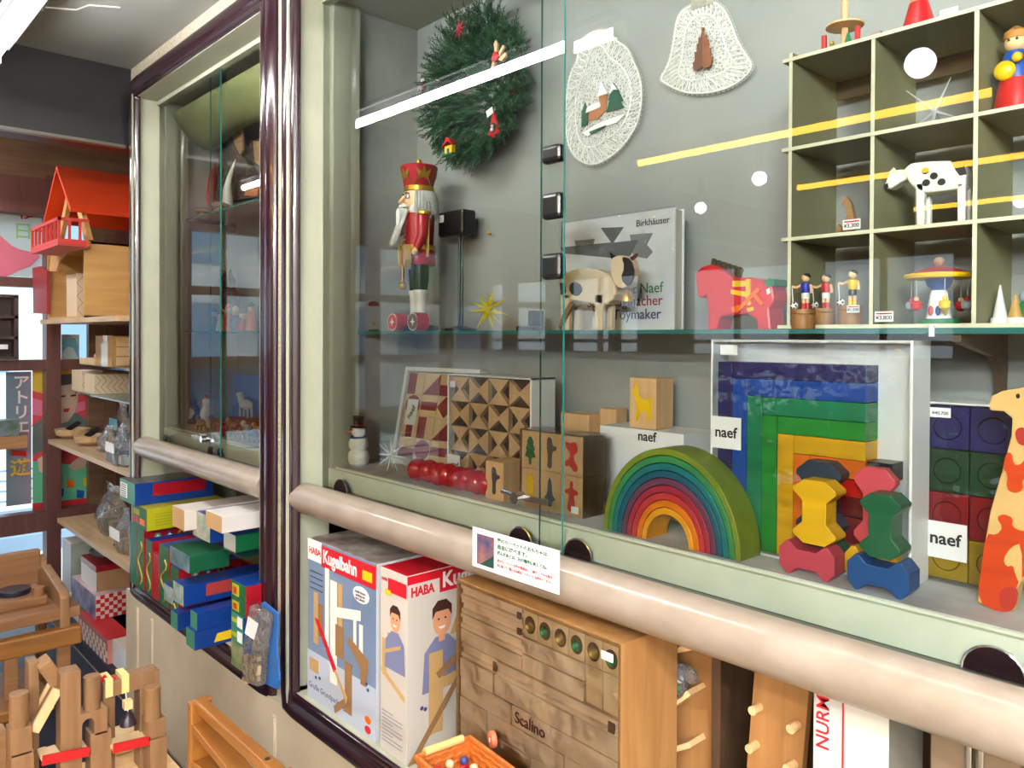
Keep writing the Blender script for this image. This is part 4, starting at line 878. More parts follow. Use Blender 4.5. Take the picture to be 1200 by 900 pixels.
# hourglass cube puzzle in tray
xa, xb = X(527, 1.275, 500), X(622, 1.275, 500); z1 = 1.405
r = thing('hourglass_cube_puzzle', 'tray of beech cubes with notched hourglass faces, right of the red puzzle', 'puzzle box', ((xa+xb)/2, 1.275, F0))
w, h = xb-xa, z1-F0
g = G(); g.box(xa, xb, 1.345, 1.35, F0, z1); g.build('tray_back', white, r)
for x0, x1, za, zb_ in ((xa-.006, xb+.006, F0, F0+.004), (xa-.006, xb+.006, z1-.004, z1), (xa-.006, xa, F0, z1), (xb, xb+.006, F0, z1)):
    g = G(); g.box(x0, x1, 1.272, 1.35, za, zb_); g.build('tray_rim', whitew, r)
cw_, ch = (w-.004)/4, (h-.012)/4
dk = mat('dark_notch', (58, 42, 34), .7)
for i in range(4):
    for j in range(4):
        x0, z0 = xa+.002+i*cw_, F0+.006+j*ch; a, b = cw_-.0012, ch-.0012; X0, Z0, X1, Z1 = x0, z0, x0+a, z0+b; cx_, cz_ = (X0+X1)/2, (Z0+Z1)/2; m_ = .004
        vert = (i+j) % 2
        g = G()
        g.box(X0, X1, 1.29, 1.34, Z0, Z1, [1]*6)
        if vert: g.prism([(X0, Z0), (X1, Z0), (cx_+m_, cz_), (X1, Z1), (X0, Z1), (cx_-m_, cz_)], 1.277, 1.29)
        else: g.prism([(X0, Z0), (cx_, cz_-m_), (X1, Z0), (X1, Z1), (cx_, cz_+m_), (X0, Z1)], 1.277, 1.29)
        g.build('notched_cube', [beech, dk], r)
g = G(); g.box(xa, xb, 1.271, 1.2715, F0+.002, z1, [1, 1, 0, 1, 1, 1]); g.build('clear_lid', [WRAP, CLEAR], r)
card(r, 'maker_card', xa+.002, xa+.05, F0+.006, F0+.060, 1.270); text('naef', .017, (xa+.03, 1.2692, F0+.035), ink, r, 'front', .02)
card(r, 'price_sticker', xa+.006, xa+.03, z1-.035, z1-.018, 1.2705)
# red bead caterpillar
br = mat('bead_red', (190, 14, 30), .22, coat=.4)
r = thing('bead_caterpillar', 'string of big glossy red wooden discs curving in front of the puzzles', 'toy', (-1.5, 1.175, F0))
px = [(490, 549), (503, 551), (515, 549), (526, 553), (538, 551), (549, 556), (560, 560), (571, 562)]
for i, (u, v) in enumerate(px):
    yy = 1.175+(.008 if i % 2 else 0); x = W(u-8 if i else u, v, y=yy).x if False else W(u, v, y=yy).x
    q = Matrix.Rotation(R(-25+i*9), 3, 'Z')
    g = G(); g.ball((x, yy, F0+.0285), (.024, .029, .0285), 22, q); g.build('bead', br, r, True)
g = G(); g.tube([(W(u, v, y=1.178).x, 1.178, F0+.0285) for u, v in px], .003, 6); g.build('cord', black, r)
# printed blocks
def animal(r, kind, cx, cz, s, y, m):
    S = {'branch': [(-.3, -1), (.25, -1), (.2, -.3), (.3, .1), (.75, .2), (.75, .45), (.3, .45), (.2, .95), (-.3, 1), (-.35, .3), (-.2, -.3)],
         'tree': [(0, 1), (.45, .45), (.25, .45), (.6, .0), (.35, 0), (.7, -.5), (.15, -.5), (.15, -1), (-.15, -1), (-.15, -.5), (-.7, -.5), (-.35, 0), (-.6, 0), (-.25, .45), (-.45, .45)],
         'dog': [(-.7, .9), (-.1, .75), (.3, .95), (.65, .7), (.6, .25), (.25, .1), (.25, -.3), (.65, -.6), (.6, -.95), (.2, -.95), (-.2, -.6), (-.65, -.75), (-.7, -.35), (-.2, -.2), (-.15, .2), (-.6, .45)],
         'man': [(0, 1), (.2, .8), (.12, .5), (.7, .35), (.7, .15), (.25, .1), (.3, -.2), (.5, -.95), (-.5, -.95), (-.3, -.2), (-.25, .1), (-.7, .15), (-.7, .35), (-.12, .5), (-.2, .8)],
         'goat': [(-.75, .55), (-.5, 1), (-.35, 1), (-.4, .7), (-.25, .3), (.1, .15), (.5, .2), (.65, .4), (.75, .1), (.65, -.9), (.4, -.9), (.35, -.4), (-.15, -.4), (-.35, -.95), (-.6, -.85), (-.4, -.3), (-.55, .2), (-.75, .35)],
         'rocket': [(0, 1), (.25, .5), (.25, -.1), (.7, -.5), (.3, -.5), (.2, -.95), (-.2, -.95), (-.3, -.5), (-.7, -.5), (-.25, -.1), (-.25, .5)],
         'bar': [(-.4, .9), (.4, .9), (.4, -.9), (-.4, -.9)], 'lying': [(-.9, -.3), (-.3, .3), (.3, .55), (.9, .1), (.5, .1), (.2, .25), (.4, -.5), (-.7, -.5)]}[kind]
    g = G(); g.prism(smoothpoly([(cx+a*s*.8, cz+b*s) for a, b in S], 1), y-.0008, y); return g.build('printed_figure', m, r)
def block(lb, u0, u1, y, v1, kind, m, dep=.062, zb=F0, fs=.36, nm='printed_block', gr=None):
    xa, xb = X(u0, y, v1), X(u1, y, v1); z1 = zb+(Z(u0, v1, y)-zb)
    r = thing(nm, lb, 'toy block', ((xa+xb)/2, y, zb), gr)
    g = G(); g.box(xa, xb, y, y+dep, zb, z1); g.build('cube', [beech], r, bevel=.0015)
    animal(r, kind, (xa+xb)/2, (zb+z1)/2, (z1-zb)*fs, y, m); return r
gx = mat('grey_stamp', (72, 68, 74), .5); gn = mat('green_stamp', (34, 104, 62), .5); rs = mat('red_stamp', (206, 52, 50), .5); bs = mat('blue_grey_stamp', (62, 84, 110), .5)
block('single beech block printed with grey branch, in front of the block pack', 569, 590, 1.165, 539, 'branch', gx, .075)
yb_ = 1.175; xs = [X(u, yb_, 560) for u in (611, 632, 657, 683)]; zt_ = Z(632, 506, yb_); zm = (F0+zt_)/2
kinds = [('bar', yellow, 'yellow bar'), ('rocket', bs, 'blue grey rocket'), ('man', rs, 'red man'), ('tree', gn, 'green fir tree'), ('branch', gx, 'grey branch'), ('dog', rs, 'red dog')]
for i, (kd, m, nm) in enumerate(kinds):
    c_, row = i % 3, i // 3; z0, z1 = (F0, zm-.0005) if row == 0 else (zm+.0005, zt_)
    r = thing('printed_block', 'beech block with %s print, %s row of wrapped pack' % (nm, 'lower' if row == 0 else 'upper'), 'toy block', ((xs[c_]+xs[c_+1])/2, yb_, z0), 'six printed blocks in a clear pack')
    g = G(); g.box(xs[c_]+.0006, xs[c_+1]-.0006, yb_, yb_+.066, z0, z1); g.build('cube', beech, r, bevel=.001)
    animal(r, kd, (xs[c_]+xs[c_+1])/2, (z0+z1)/2, (z1-z0)*.4, yb_, m)
r = thing('clear_pack', 'clear plastic pack around the six printed blocks', 'package', (xs[1], yb_, F0))
g = G(); g.box(xs[0]-.002, xs[3]+.002, yb_-.003, yb_+.07, F0+.0005, zt_+.003, [0]*6); g.build('wrap', WRAP, r); card(r, 'price_sticker', xs[3]-.028, xs[3]-.008, F0+.008, F0+.022, yb_-.0035)
# white boxes with cards
y_ = 1.30; xa, xb = X(703, y_, 500), X(801, y_, 500); zt_ = Z(703, 498, y_)
r = thing('white_gift_box', 'plain white carton with small dark lettering behind the rainbow arches', 'box', ((xa+xb)/2, y_, F0))
g = G(); g.box(xa, xb, y_, 1.41, F0, zt_); g.build('carton', white, r, bevel=.001); c = W(758, 512, y=y_); text('naef', .028, (c.x, y_-.0005, c.z), ink, r, 'front', .02)
TB = zt_+.0005
block('beech block with yellow goat print standing on the white carton', 738, 769, 1.315, 442, 'goat', yellow, .06, TB, .40)
block('beech block with yellow lying shape, low behind the clear pack', 657, 690, 1.33, 483, 'lying', yellow, .05, F0+.0, .12)
block('small beech block partly hidden between pack and white carton', 703, 722, 1.37, 478, 'bar', white, .04, F0+.0, .1)
# rainbow arches
yf = 1.142; x0, x1 = X(707, yf, 620), X(868, yf, 650); cx_, Rr = (x0+x1)/2, (x1-x0)/2
cols = [(132, 150, 40), (60, 146, 84), (20, 124, 128), (24, 96, 122), (112, 62, 92), (176, 42, 66), (206, 56, 60), (246, 130, 20), (248, 170, 30)]
hz = (Z(790, 527, yf)-F0); n = len(cols); inner = .30
r = thing('rainbow_arches', 'nested wooden rainbow arches, olive outside to yellow inside, on display floor', 'toy', (cx_, yf, F0))
for i, c in enumerate(cols):
    ro = Rr*(1-(1-inner)*i/n); ri = Rr*(1-(1-inner)*(i+1)/n)+.0012; kz = hz/Rr
    out = [(cx_+ro*math.cos(R(a)), F0+ro*kz*math.sin(R(a))) for a in range(0, 181, 5)]; inn = [(cx_+ri*math.cos(R(a)), F0+ri*kz*math.sin(R(a))) for a in range(180, -1, -5)]
    g = G(); m_ = len(out); vs = [(a, yf, b) for a, b in out]+[(a, yf, b) for a, b in inn[::-1]]+[(a, yf+.065, b) for a, b in out]+[(a, yf+.065, b) for a, b in inn[::-1]]
    fs = []
    for k in range(m_-1): fs += [(k, k+1, m_+k+1, m_+k), (2*m_+k, 3*m_+k, 3*m_+k+1, 2*m_+k+1), (k, 2*m_+k, 2*m_+k+1, k+1), (m_+k, m_+k+1, 3*m_+k+1, 3*m_+k)]
    fs += [(0, m_, 3*m_, 2*m_), (m_-1, 3*m_-1, 4*m_-1, 2*m_-1)]
    g.add(vs, fs); g.build('arch', mat('rainbow_%d' % i, c, .4, kind='wood', col2=[k*.88 for k in c], scale=4), r, True, bevel=.0012)
# big stepped colour box
yf = 1.205; xa, xb = X(835, yf, 500), X(1066, yf, 500); z1 = Z(1000, 398, yf)-.001
z1 = min(z1, SZ-.012)
r = thing('stepped_colour_box', 'large white tray of nested L-shaped rainbow coloured wooden bars', 'puzzle box', ((xa+xb)/2, yf, F0))
g = G(); g.box(xa, xb, yf+.068, yf+.072, F0, z1); g.build('tray_back', whitew, r)
for q_ in ((xa-.004, xa, F0, z1), (xb, xb+.004, F0, z1), (xa, xb, z1-.004, z1), (xa, xb, F0, F0+.004)):
    g = G(); g.box(q_[0], q_[1], yf, yf+.068, q_[2], q_[3]); g.build('tray_rim', whitew, r)
g = G(); g.box(xa, xb, yf+.05, yf+.055, F0+.005, z1-.004); g.build('white_insert', white, r)
zs_ = [Z(1000, v, yf) for v in (428, 449, 472, 495, 517, 540, 563, 584, 607)]; xs_ = [X(u, yf, 540) for u in (839, 856, 873, 891, 909, 928, 947, 966, 984)]; xr_ = X(1013, yf, 500)
cl = [(44, 40, 104), (14, 78, 176), (10, 136, 92), (28, 150, 50), (246, 184, 10), (255, 122, 16), (216, 20, 16), (110, 10, 26)]
for i, c in enumerate(cl):
    m_ = mat('bar_%d' % i, c, .38, kind='wood', col2=[k*.9 for k in c], scale=3, axis=0); gp = .0005; yo = yf+.004+.0005*(i % 3)
    d1 = .0012
    g = G(); g.box(xs_[i+1]+gp, xr_, yo, yf+.05, zs_[i+1]+gp, zs_[i]-gp); g.build('long_bar', m_, r, bevel=.0008)
    g = G(); g.box(xs_[i]+gp, xs_[i+1]-gp, yo, yf+.05, F0+.006, zs_[i]-gp); g.build('upright_bar', m_, r, bevel=.0008)
g = G(); a = W(1013, 541, y=yf); b = W(1043, 567, y=yf); g.box(a.x+.002, b.x, yf+.006, yf+.05, b.z, a.z); g.build('black_block', black, r, bevel=.001)
g = G(); g.box(xs_[8]+.002, xr_, yf+.006, yf+.05, F0+.006, zs_[8]-.002); g.build('core_block', mat('dark_red_core', (120, 14, 30), .4), r)
g = G(); g.box(xa, xb, yf-.0015, yf-.001, F0, z1, [1, 1, 0, 1, 1, 1]); g.build('plastic_wrap', [WRAP, CLEAR], r)
a = W(833, 487, y=yf-.003); b = W(868, 528, y=yf-.003); card(r, 'maker_card', a.x, b.x, b.z, a.z, yf-.002); text('naef', .026, ((a.x+b.x)/2, yf-.003, (a.z+b.z)/2), ink, r, 'front', .02)
a = W(844, 404, y=yf-.003); b = W(864, 416, y=yf-.003); card(r, 'price_sticker', a.x, b.x, b.z, a.z, yf-.002)
# knuckle shaped blocks
def bone(name, lb, cx, zc, y0, hw, hh, d, c, lying=False):
    k = .5; P = [(-k, 1), (k, 1), (1, .74), (1, .62), (.56, .34), (.56, -.34), (1, -.62), (1, -.74), (k, -1), (-k, -1), (-1, -.74), (-1, -.62), (-.56, -.34), (-.56, .34), (-1, .62), (-1, .74)]
    if lying: P = [(b, a) for a, b in P]
    pts = [(cx+a*hw, zc+b*hh) for a, b in P]
    if lying: pts = pts[::-1]
    g = G(); g.prism(pts, y0, y0+d); o = g.build(name, mat('bone_%d_%d_%d' % c, c, .4, kind='wood', col2=[k_*.9 for k_ in c], scale=4), bevel=.0015)
    return tag(o, lb, 'toy block', 'interlocking coloured knuckle blocks')
yk = 1.142
def bc(u0, u1, v0, v1, y=yk): a, b = W(u0, v0, y=y), W(u1, v1, y=y); m_ = W((u0+u1)/2, (v0+v1)/2, y=y); return (a.x+b.x)/2, m_.z, (b.x-a.x)/2
hb = .026                                   # half height of a lying block
cx_, _, hw = bc(913, 978, 640, 660); cx2, _, hw2 = bc(927, 981, 600, 610)
zt1 = Z(954, 563, yk)
lz = F0+hb
bone('knuckle_block', 'pink lying knuckle block carrying the yellow one', cx_, lz, yk, hw, hb, .036, (206, 72, 92), True)
z0 = lz+hb*.35
bone('knuckle_block', 'yellow upright knuckle block beside the rainbow arches', cx2, (z0+.004+zt1)/2, yk-.0005, hw2*.94, (zt1-z0-.004)/2, .0355, (246, 190, 20)) if False else bone('knuckle_block', 'yellow upright knuckle block standing on the pink lying one', cx2, (lz+hb+zt1)/2, yk, hw2*.94, (zt1-lz-hb)/2-.0004, .036, (246, 190, 20))
bone('knuckle_block', 'dark navy upright knuckle block behind the yellow one', cx2-.012, F0+2*hb+.062, yk+.038, hw2, .0605, .034, (40, 56, 76))
bone('knuckle_block', 'dark green lying knuckle block at the back behind the pink one', cx_-.004, lz, yk+.038, hw, hb, .034, (20, 92, 60), True)
cx_, _, hw = bc(993, 1072, 650, 680); cx2, _, hw2 = bc(1006, 1052, 600, 610); zt2 = Z(1030, 579, yk)
cx2 = bc(1005, 1058, 600, 610)[0]
bone('knuckle_block', 'blue lying knuckle block carrying the green one', cx_-.004, lz, yk, hw*.93, hb, .040, (16, 82, 150), True)
bone('knuckle_block', 'dark green upright knuckle block standing on the blue one', cx2, (lz+hb+zt2)/2, yk, hw2*1.05, (zt2-lz-hb)/2-.0004, .040, (20, 100, 66))
bone('knuckle_block', 'pink upright knuckle block behind the green one', cx2-.026, F0+2*hb+.0615, yk+.043, hw2*1.1, .061, .018, (214, 78, 92))
bone('knuckle_block', 'yellow lying knuckle block behind the blue one', cx_-.03, lz, yk+.043, hw*.86, hb, .018, (240, 184, 24), True)
# wrapped four colour block set
yf = 1.275; xa, xb = X(1080, yf, 560), X(1194, yf, 560); zA = Z(1095, 473, yf)
r = thing('four_colour_block_box', 'clear wrapped box of blue, green, red and yellow blocks with round outlines', 'toy box', ((xa+xb)/2, yf, F0))
zz_ = [F0+.004+(zA-F0-.006)*k/4 for k in range(5)]; cc = [(186, 150, 20), (152, 14, 30), (16, 68, 40), (30, 36, 100)]; xm = [xa+.004, (xa+xb)/2, xb-.004]
for k in range(4):
    m_ = mat('wood_block_%d' % k, cc[k], .35, kind='wood', col2=[q*.88 for q in cc[k]], scale=3)
    for j in range(2):
        g = G(); g.box(xm[j]+.0008, xm[j+1]-.0008, yf+.004, yf+.06, zz_[k]+.0008, zz_[k+1]-.0008); o = g.build('square_block', m_, r, bevel=.001)
        c_ = ((xm[j]+xm[j+1])/2, (zz_[k]+zz_[k+1])/2); g = G(); g.tube([(c_[0]+.019*math.cos(t*.3), yf+.004, c_[1]+.019*math.sin(t*.3)) for t in range(21)], .0009, 4, True); g.build('round_groove', mat('groove_%d' % k, [q*.6 for q in cc[k]], .5), r)
g = G(); g.box(xa, xa+.003, yf, yf+.064, F0, zA); g.box(xa, xb, yf, yf+.064, zA, zA+.003); g.build('box_edge', whitew, r)
g = G(); g.box(xa, xb, yf-.002, yf-.0015, F0, zA+.003, [1, 1, 0, 1, 1, 1]); g.build('plastic_wrap', [WRAP, CLEAR], r)
a = W(1090, 477, y=yf-.003); b = W(1114, 490, y=yf-.003); card(r, 'price_sticker', a.x, b.x, b.z, a.z, yf-.0025); text('¥40,700', .007, ((a.x+b.x)/2, yf-.0035, (a.z+b.z)/2-.001), ink, r, 'front', .01)
a = W(1083, 608, y=yf-.004); b = W(1133, 660, y=yf-.004); card(r, 'maker_card', a.x, b.x, b.z, a.z, yf-.004); text('naef', .026, ((a.x+b.x)/2, yf-.0055, (a.z+b.z)/2+.002), ink, r, 'front', .02)
# giraffe puzzle
yg = 1.195; natural = mat('giraffe_wood', (238, 196, 130), .4, kind='wood', col2=(226, 178, 108), scale=3); gor = mat('giraffe_orange', (226, 74, 18), .4, kind='wood', col2=(206, 60, 14), scale=3); gred = mat('giraffe_red', (190, 50, 40), .4)
def gp(pts): return PX(pts, yg)
r = thing('giraffe_puzzle', 'tall jigsaw giraffe in natural and orange wood at the right edge', 'puzzle', (X(1175, yg, 700), yg, F0))
body = [(1158, 474), (1162, 464), (1175, 458), (1195, 455), (1215, 450), (1228, 458), (1232, 480), (1236, 520), (1248, 580), (1262, 640), (1268, 680), (1266, 745), (1240, 740), (1236, 690), (1222, 672), (1206, 672), (1192, 690), (1188, 717), (1170, 718), (1145, 706), (1150, 660), (1160, 600), (1174, 552), (1185, 510), (1186, 490), (1176, 482), (1160, 481)]
P = gp(body); P = [(a, max(b, F0)) for a, b in P]
g = G(); g.prism(P, yg, yg+.028); g.build('giraffe_body', natural, r, bevel=.002)
def gpatch(pts, m, sm=1, nm='puzzle_piece'):
    P = smoothpoly(gp(pts), sm) if sm else gp(pts); P = [(a, max(b, F0)) for a, b in P]; g = G(); g.prism(P, yg-.0012-nx_()*12, yg+.001); return g.build(nm, m, r)
gpatch([(1156, 625), (1168, 627), (1176, 618), (1168, 606), (1176, 602), (1188, 607), (1186, 617), (1196, 622), (1226, 626), (1234, 650), (1236, 672), (1206, 668), (1190, 686), (1188, 716), (1170, 717), (1146, 705), (1150, 665)], gor, 1)
gpatch([(1176, 655), (1186, 640), (1198, 636), (1198, 690), (1190, 672), (1188, 662), (1180, 664)], natural, 1)
gpatch([(1172, 708), (1172, 692), (1182, 687), (1194, 690), (1190, 714), (1178, 716)], gred, 1)
gpatch([(1176, 548), (1180, 530), (1186, 531), (1188, 544), (1196, 545), (1204, 535), (1212, 545), (1206, 560), (1198, 562), (1200, 574), (1190, 578), (1180, 572), (1182, 556)], gor, 1)
gpatch([(1190, 510), (1192, 502), (1200, 500), (1212, 508), (1208, 520), (1196, 522)], gred, 1)
a = W(1193, 464, y=yg); g = G(); g.ball((a.x, yg-.0005, a.z), (.0025, .002, .0035), 8); g.build('eye', ink, r)

# ------------------------------------------------------------ lower compartment of the wide case
L0 = ZB-.0015
photo_bg = mat('photo_white', (204, 196, 188), .45); boyshirt = mat('boy_shirt', (120, 124, 160), .5); boyskin = mat('boy_skin', (222, 158, 120), .5); boyhair = mat('boy_hair', (64, 36, 28), .5)
pw_ = mat('printed_wood', (196, 158, 104), .5); pw2 = mat('printed_wood_dark', (150, 112, 74), .5)
hd = mat('carton_red', (206, 24, 42), .4); hbl = mat('carton_greyblue', (96, 118, 152), .4, kind='n', col2=(134, 150, 178), scale=2)
yb = 1.025; xa, xb = X(361, yb, 700), X(441, yb, 700); zt_ = .957
r = thing('marble_run_carton', 'grey blue marble run carton with red title band at the left of lower shelf', 'box', ((xa+xb)/2, yb, L0))
g = G(); g.box(xa, xb, yb, 1.40, L0, zt_, [1, 1, 0, 1, 1, 2]); g.build('carton', [hbl, mat('carton_side', (196, 196, 200), .4), mat('carton_top', (196, 192, 186), .4, kind='n', col2=(120, 96, 96), scale=18)], r, bevel=.001)
w, h = xb-xa, zt_-L0
def pr(par, x0, w, z0, h, y, name, pts, m, d=.0008):
    d += nx_()
    g = G(); g.prism([(x0+a*w, z0+b*h) for a, b in pts], y-d, y-d+.0007); return g.build(name, m, par)
def sq(a0, a1, b0, b1): return [(a0, b0), (a1, b0), (a1, b1), (a0, b1)]
def prF(name, pts, m, d=.0008): return pr(r, xa, w, L0, h, yb, name, pts, m, d)
prF('title_band', sq(.22, 1, .855, .985), hd); prF('logo_field', sq(0, .22, .87, 1), white)
text('HABA', .0235, (xa+w*.115, yb-.001, L0+h*.93), hd, r, 'front', .04, sx=1.0); text('Kugelbahn', .047, (xa+w*.495, yb-.0012, L0+h*.92), white, r, 'front', .03, sx=.85)
prF('yellow_tag', sq(.82, .95, .885, .94), yellow, .0012); prF('white_field', sq(0, 1, 0, .30), mat('carton_pale', (190, 198, 216), .4))
prF('white_oval', ell(.80, .79, .11, .048, 20), white); 
for k, s in enumerate(('Große Grund-', 'packung mit', 'viel Zubehör')): text(s, .0085, (xa+w*.80, yb-.0032, L0+h*(.805-.02*k)), ink, r, 'front', .01)
for k in range(4): prF('caption_line', sq(.04, .24, .80-k*.035, .805-k*.035), ink)
for (x0, x1, z0, z1_, m) in ((.10, .17, .36, .68, pw_), (.17, .24, .42, .62, pw2), (.28, .34, .36, .86, WHITEC), (.36, .46, .18, .80, WHITEC), (.48, .54, .36, .80, pw_), (.44, .56, .36, .55, pw2), (.04, .18, .18, .26, pw_), (.70, .74, .44, .66, WHITEC), (.78, .83, .40, .62, WHITEC), (.58, .68, .06, .36, pw2), (.80, .88, .28, .36, pw2)):
    prF('printed_block', sq(x0, x1, z0, z1_), m, .001)
prF('printed_beam', [(.36, .64), (.80, .70), (.80, .64), (.36, .58)], WHITEC, .0012); prF('printed_red_ramp', [(.12, .52), (.18, .52), (.46, .28), (.42, .25)], hd, .0014); prF('printed_ramp', [(.42, .27), (.46, .27), (.62, .15), (.60, .11)], pw_, .0014); prF('printed_slope', [(.64, .52), (.90, .44), (.90, .36), (.82, .36), (.62, .48)], pw2, .0013); prF('printed_ramp', [(.42, .05), (.58, .14), (.60, .10), (.44, .01)], pw2, .0014)
for (a, b) in ((.14, .15), (.20, .16), (.88, .30), (.90, .27)): prF('printed_marble', ell(a, b, .016, .010, 10), MATS['navy_letter'])
text('Große Grundpackung', .021, (xa+w*.30, yb-.001, L0+h*.085), MATS['navy_letter'], r, 'front', .01, spin=R(0))
prF('round_seal', ell(.90, .10, .04, .022, 14), orange); prF('round_seal', ell(.90, .045, .04, .022, 14), hd)
# second carton
ya2 = 1.020; xa, xb = X(446, ya2, 700), X(477, ya2, 700)
zt_ = .960; r = thing('marble_run_carton', 'white carton with photo of a boy building, between grey blue carton and crate', 'box', ((xa+xb)/2, ya2, L0))
g = G(); g.box(xa, xb, ya2, 1.40, L0, zt_, [2, 0, 0, 1, 1, 1]); g.build('carton', [photo_bg, hd, white], r, bevel=.001)
w = xb-xa; h = zt_-L0
def boy(r, P, ox, oz, s):
    """P(name, pts, m, d): prints in a local unit frame"""
    P('printed_shirt', [(ox-s*.9, oz-s*2.6), (ox-s*.8, oz-s*1.1), (ox-s*.3, oz-s*.6), (ox+s*.3, oz-s*.6), (ox+s*.8, oz-s*1.1), (ox+s*.9, oz-s*2.6)], boyshirt, .001)
    P('printed_face', ell(ox, oz, s*.42, s*.6, 18), boyskin, .0014); P('printed_hair', [(ox-s*.46, oz+s*.1), (ox-s*.45, oz+s*.5), (ox-s*.2, oz+s*.75), (ox+s*.2, oz+s*.75), (ox+s*.45, oz+s*.5), (ox+s*.46, oz+s*.1), (ox+s*.3, oz+s*.35), (ox-s*.3, oz+s*.35)], boyhair, .0018)
    P('printed_neck', sq(ox-s*.15, ox+s*.15, oz-s*.8, oz-s*.45), boyskin, .0012)
    P('printed_eye', ell(ox-s*.16, oz+s*.05, s*.05, s*.04, 8), ink, .002); P('printed_eye', ell(ox+s*.16, oz+s*.05, s*.05, s*.04, 8), ink, .002); P('printed_smile', [(ox-s*.17, oz-s*.24), (ox+s*.17, oz-s*.24), (ox+s*.08, oz-s*.33), (ox-s*.08, oz-s*.33)], white, .002)
def prF(name, pts, m, d=.0008): return pr(r, xa, w, L0, h, ya2, name, pts, m, d)
prF('title_band', sq(.32, 1, .88, .955), hd); text('HABA', .011, (xa+w*.17, ya2-.001, L0+h*.94), hd, r, 'front', .03, sx=.8)
prF('yellow_tag', sq(.2, .42, .86, .89), yellow)
def P1(name, pts, m, d): return pr(r, xa, w, L0, w, ya2, name, pts, m, d)
boy(r, P1, .58, 3.0*h/w/4.05 if False else h/w*.74, .42)
for q_ in (sq(.1, .25, .42, .62), sq(.30, .42, .50, .66), sq(.6, .74, .52, .68)): prF('printed_block', q_, pw_, .0022)
prF('printed_ramp', [(.08, .46), (.95, .36), (.95, .33), (.08, .43)], pw_, .0024); prF('printed_ramp', [(.2, .56), (.8, .62), (.8, .60), (.2, .54)], pw_, .0024)
for k in range(9): prF('caption_line', sq(.08, .85 if k % 3 else .5, .22-k*.02, .226-k*.02), mat('caption_grey', (150, 150, 160), .5))
# right face of the second carton (prints in the y-z plane)
D = .38
def prR(name, pts, m, d=.0008): d += nx_(); g = G(); g.prism([(ya2+a*D, L0+b*h) for a, b in pts], xb+d-.0007, xb+d, 'x'); return g.build(name, m, r)
prR('title_band', sq(.0, 1, .87, .995), hd); prR('logo_field', sq(.0, .24, .85, .95), photo_bg, .001)
text('HABA', .030, (xb+.0022, ya2+.042, L0+h*.905), hd, r, 'right', .04, fit=.066); text('Kugelbahn', .05, (xb+.0022, ya2+.20, L0+h*.93), white, r, 'right', .03, fit=.20)
def P2(name, pts, m, d): d += nx_(); g = G(); g.prism([(ya2+a, L0+b) for a, b in pts], xb+d-.0005, xb+d, 'x'); return g.build(name, m, r)
boy(r, P2, .098, h*.72, .062)
for q_ in (((.06, .05), (.10, .05), (.10, .24), (.06, .24)), ((.14, .18), (.18, .18), (.18, .30), (.14, .30)), ((.24, .17), (.27, .17), (.27, .36), (.24, .36)), ((.06, .17), (.29, .20), (.29, .17), (.06, .145)), ((.12, .27), (.24, .27), (.22, .31), (.14, .31))): P2('printed_block', list(q_), pw_, .0024)
P2('printed_ramp', [(.02, .0), (.0, .0), (.17, .20), (.19, .20)], pw2, .0026); P2('printed_ramp', [(.08, .19), (.26, .29), (.27, .275), (.09, .175)], pw2, .0028)
for (a, b) in ((.05, .115), (.065, .125), (.04, .12)): P2('printed_marble', ell(a, b, .005, .005, 8), MATS['navy_letter'], .002)

# building block crate
T = TF(-1.262, 1.008, 0, R(-2.2)); cwid, ct, cdep = .452, 1.0, .15
r = thing('block_crate', 'shallow wooden crate packed with beech building blocks under clear film', 'crate', (-1.04, 1.0, L0))
for q_ in ((0, cwid, .004, cdep, ct-.008, ct), (0, .007, .004, cdep, L0, ct-.008), (cwid-.007, cwid, .004, cdep, L0, ct-.008), (.007, cwid-.007, .004, cdep, L0, L0+.008), (.007, cwid-.007, cdep-.006, cdep, L0, ct-.008)):
    g = g_(T); g.box(*q_); g.build('crate_board', pine, r)
crw = mat('crate_beech', (240, 208, 172), .45, kind='wood', col2=(226, 190, 152), scale=3, axis=0)
def blk(x0, x1, z0, z1, m=crw, y=.008, nm='building_block', b=.0012):
    g = g_(T)
    if nm == 'grooved_bar':
        h_ = z1-z0-.0016; zz0_ = z0+.0008; g.prism([(y, zz0_), (y, zz0_+h_*.26), (y+.005, zz0_+h_*.34), (y+.005, zz0_+h_*.66), (y, zz0_+h_*.74), (y, zz0_+h_), (cdep-.01, zz0_+h_), (cdep-.01, zz0_)], x0+.0008, x1-.0008, 'x'); b = 0
    else: g.box(x0+.0008, x1-.0008, y, cdep-.01, z0+.0008, z1-.0008)
    return g.build(nm, m, r, bevel=b)
zc = ct-.009; rw = .035; xi = .008; xo = cwid-.008; cb = (xo-xi-.25)/6+.0
cubeW = .046; xc0 = xo-6*cubeW+.01
xc0 = xo-6*.0405; cubeW = .0405
marb = [mat('amber_marble', (150, 120, 50), .1, coat=1), mat('green_marble', (24, 110, 60), .1, coat=1)]
for k in range(6):
    x0 = xc0+k*cubeW; blk(x0, x0+cubeW, zc-.052, zc, maple, .010, 'marble_cube')
    g = g_(T); c_ = (x0+cubeW/2, zc-.026); g.prism(ell(c_[0], c_[1], .0145, .0165, 20), .0095, .0102); g.build('round_hole', mat('hole_brown', (92, 64, 44), .6), r)
    g = g_(T); g.ball((c_[0], .012, c_[1]-.002), .0115, 14); g.build('glass_marble', marb[k % 2], r, True)
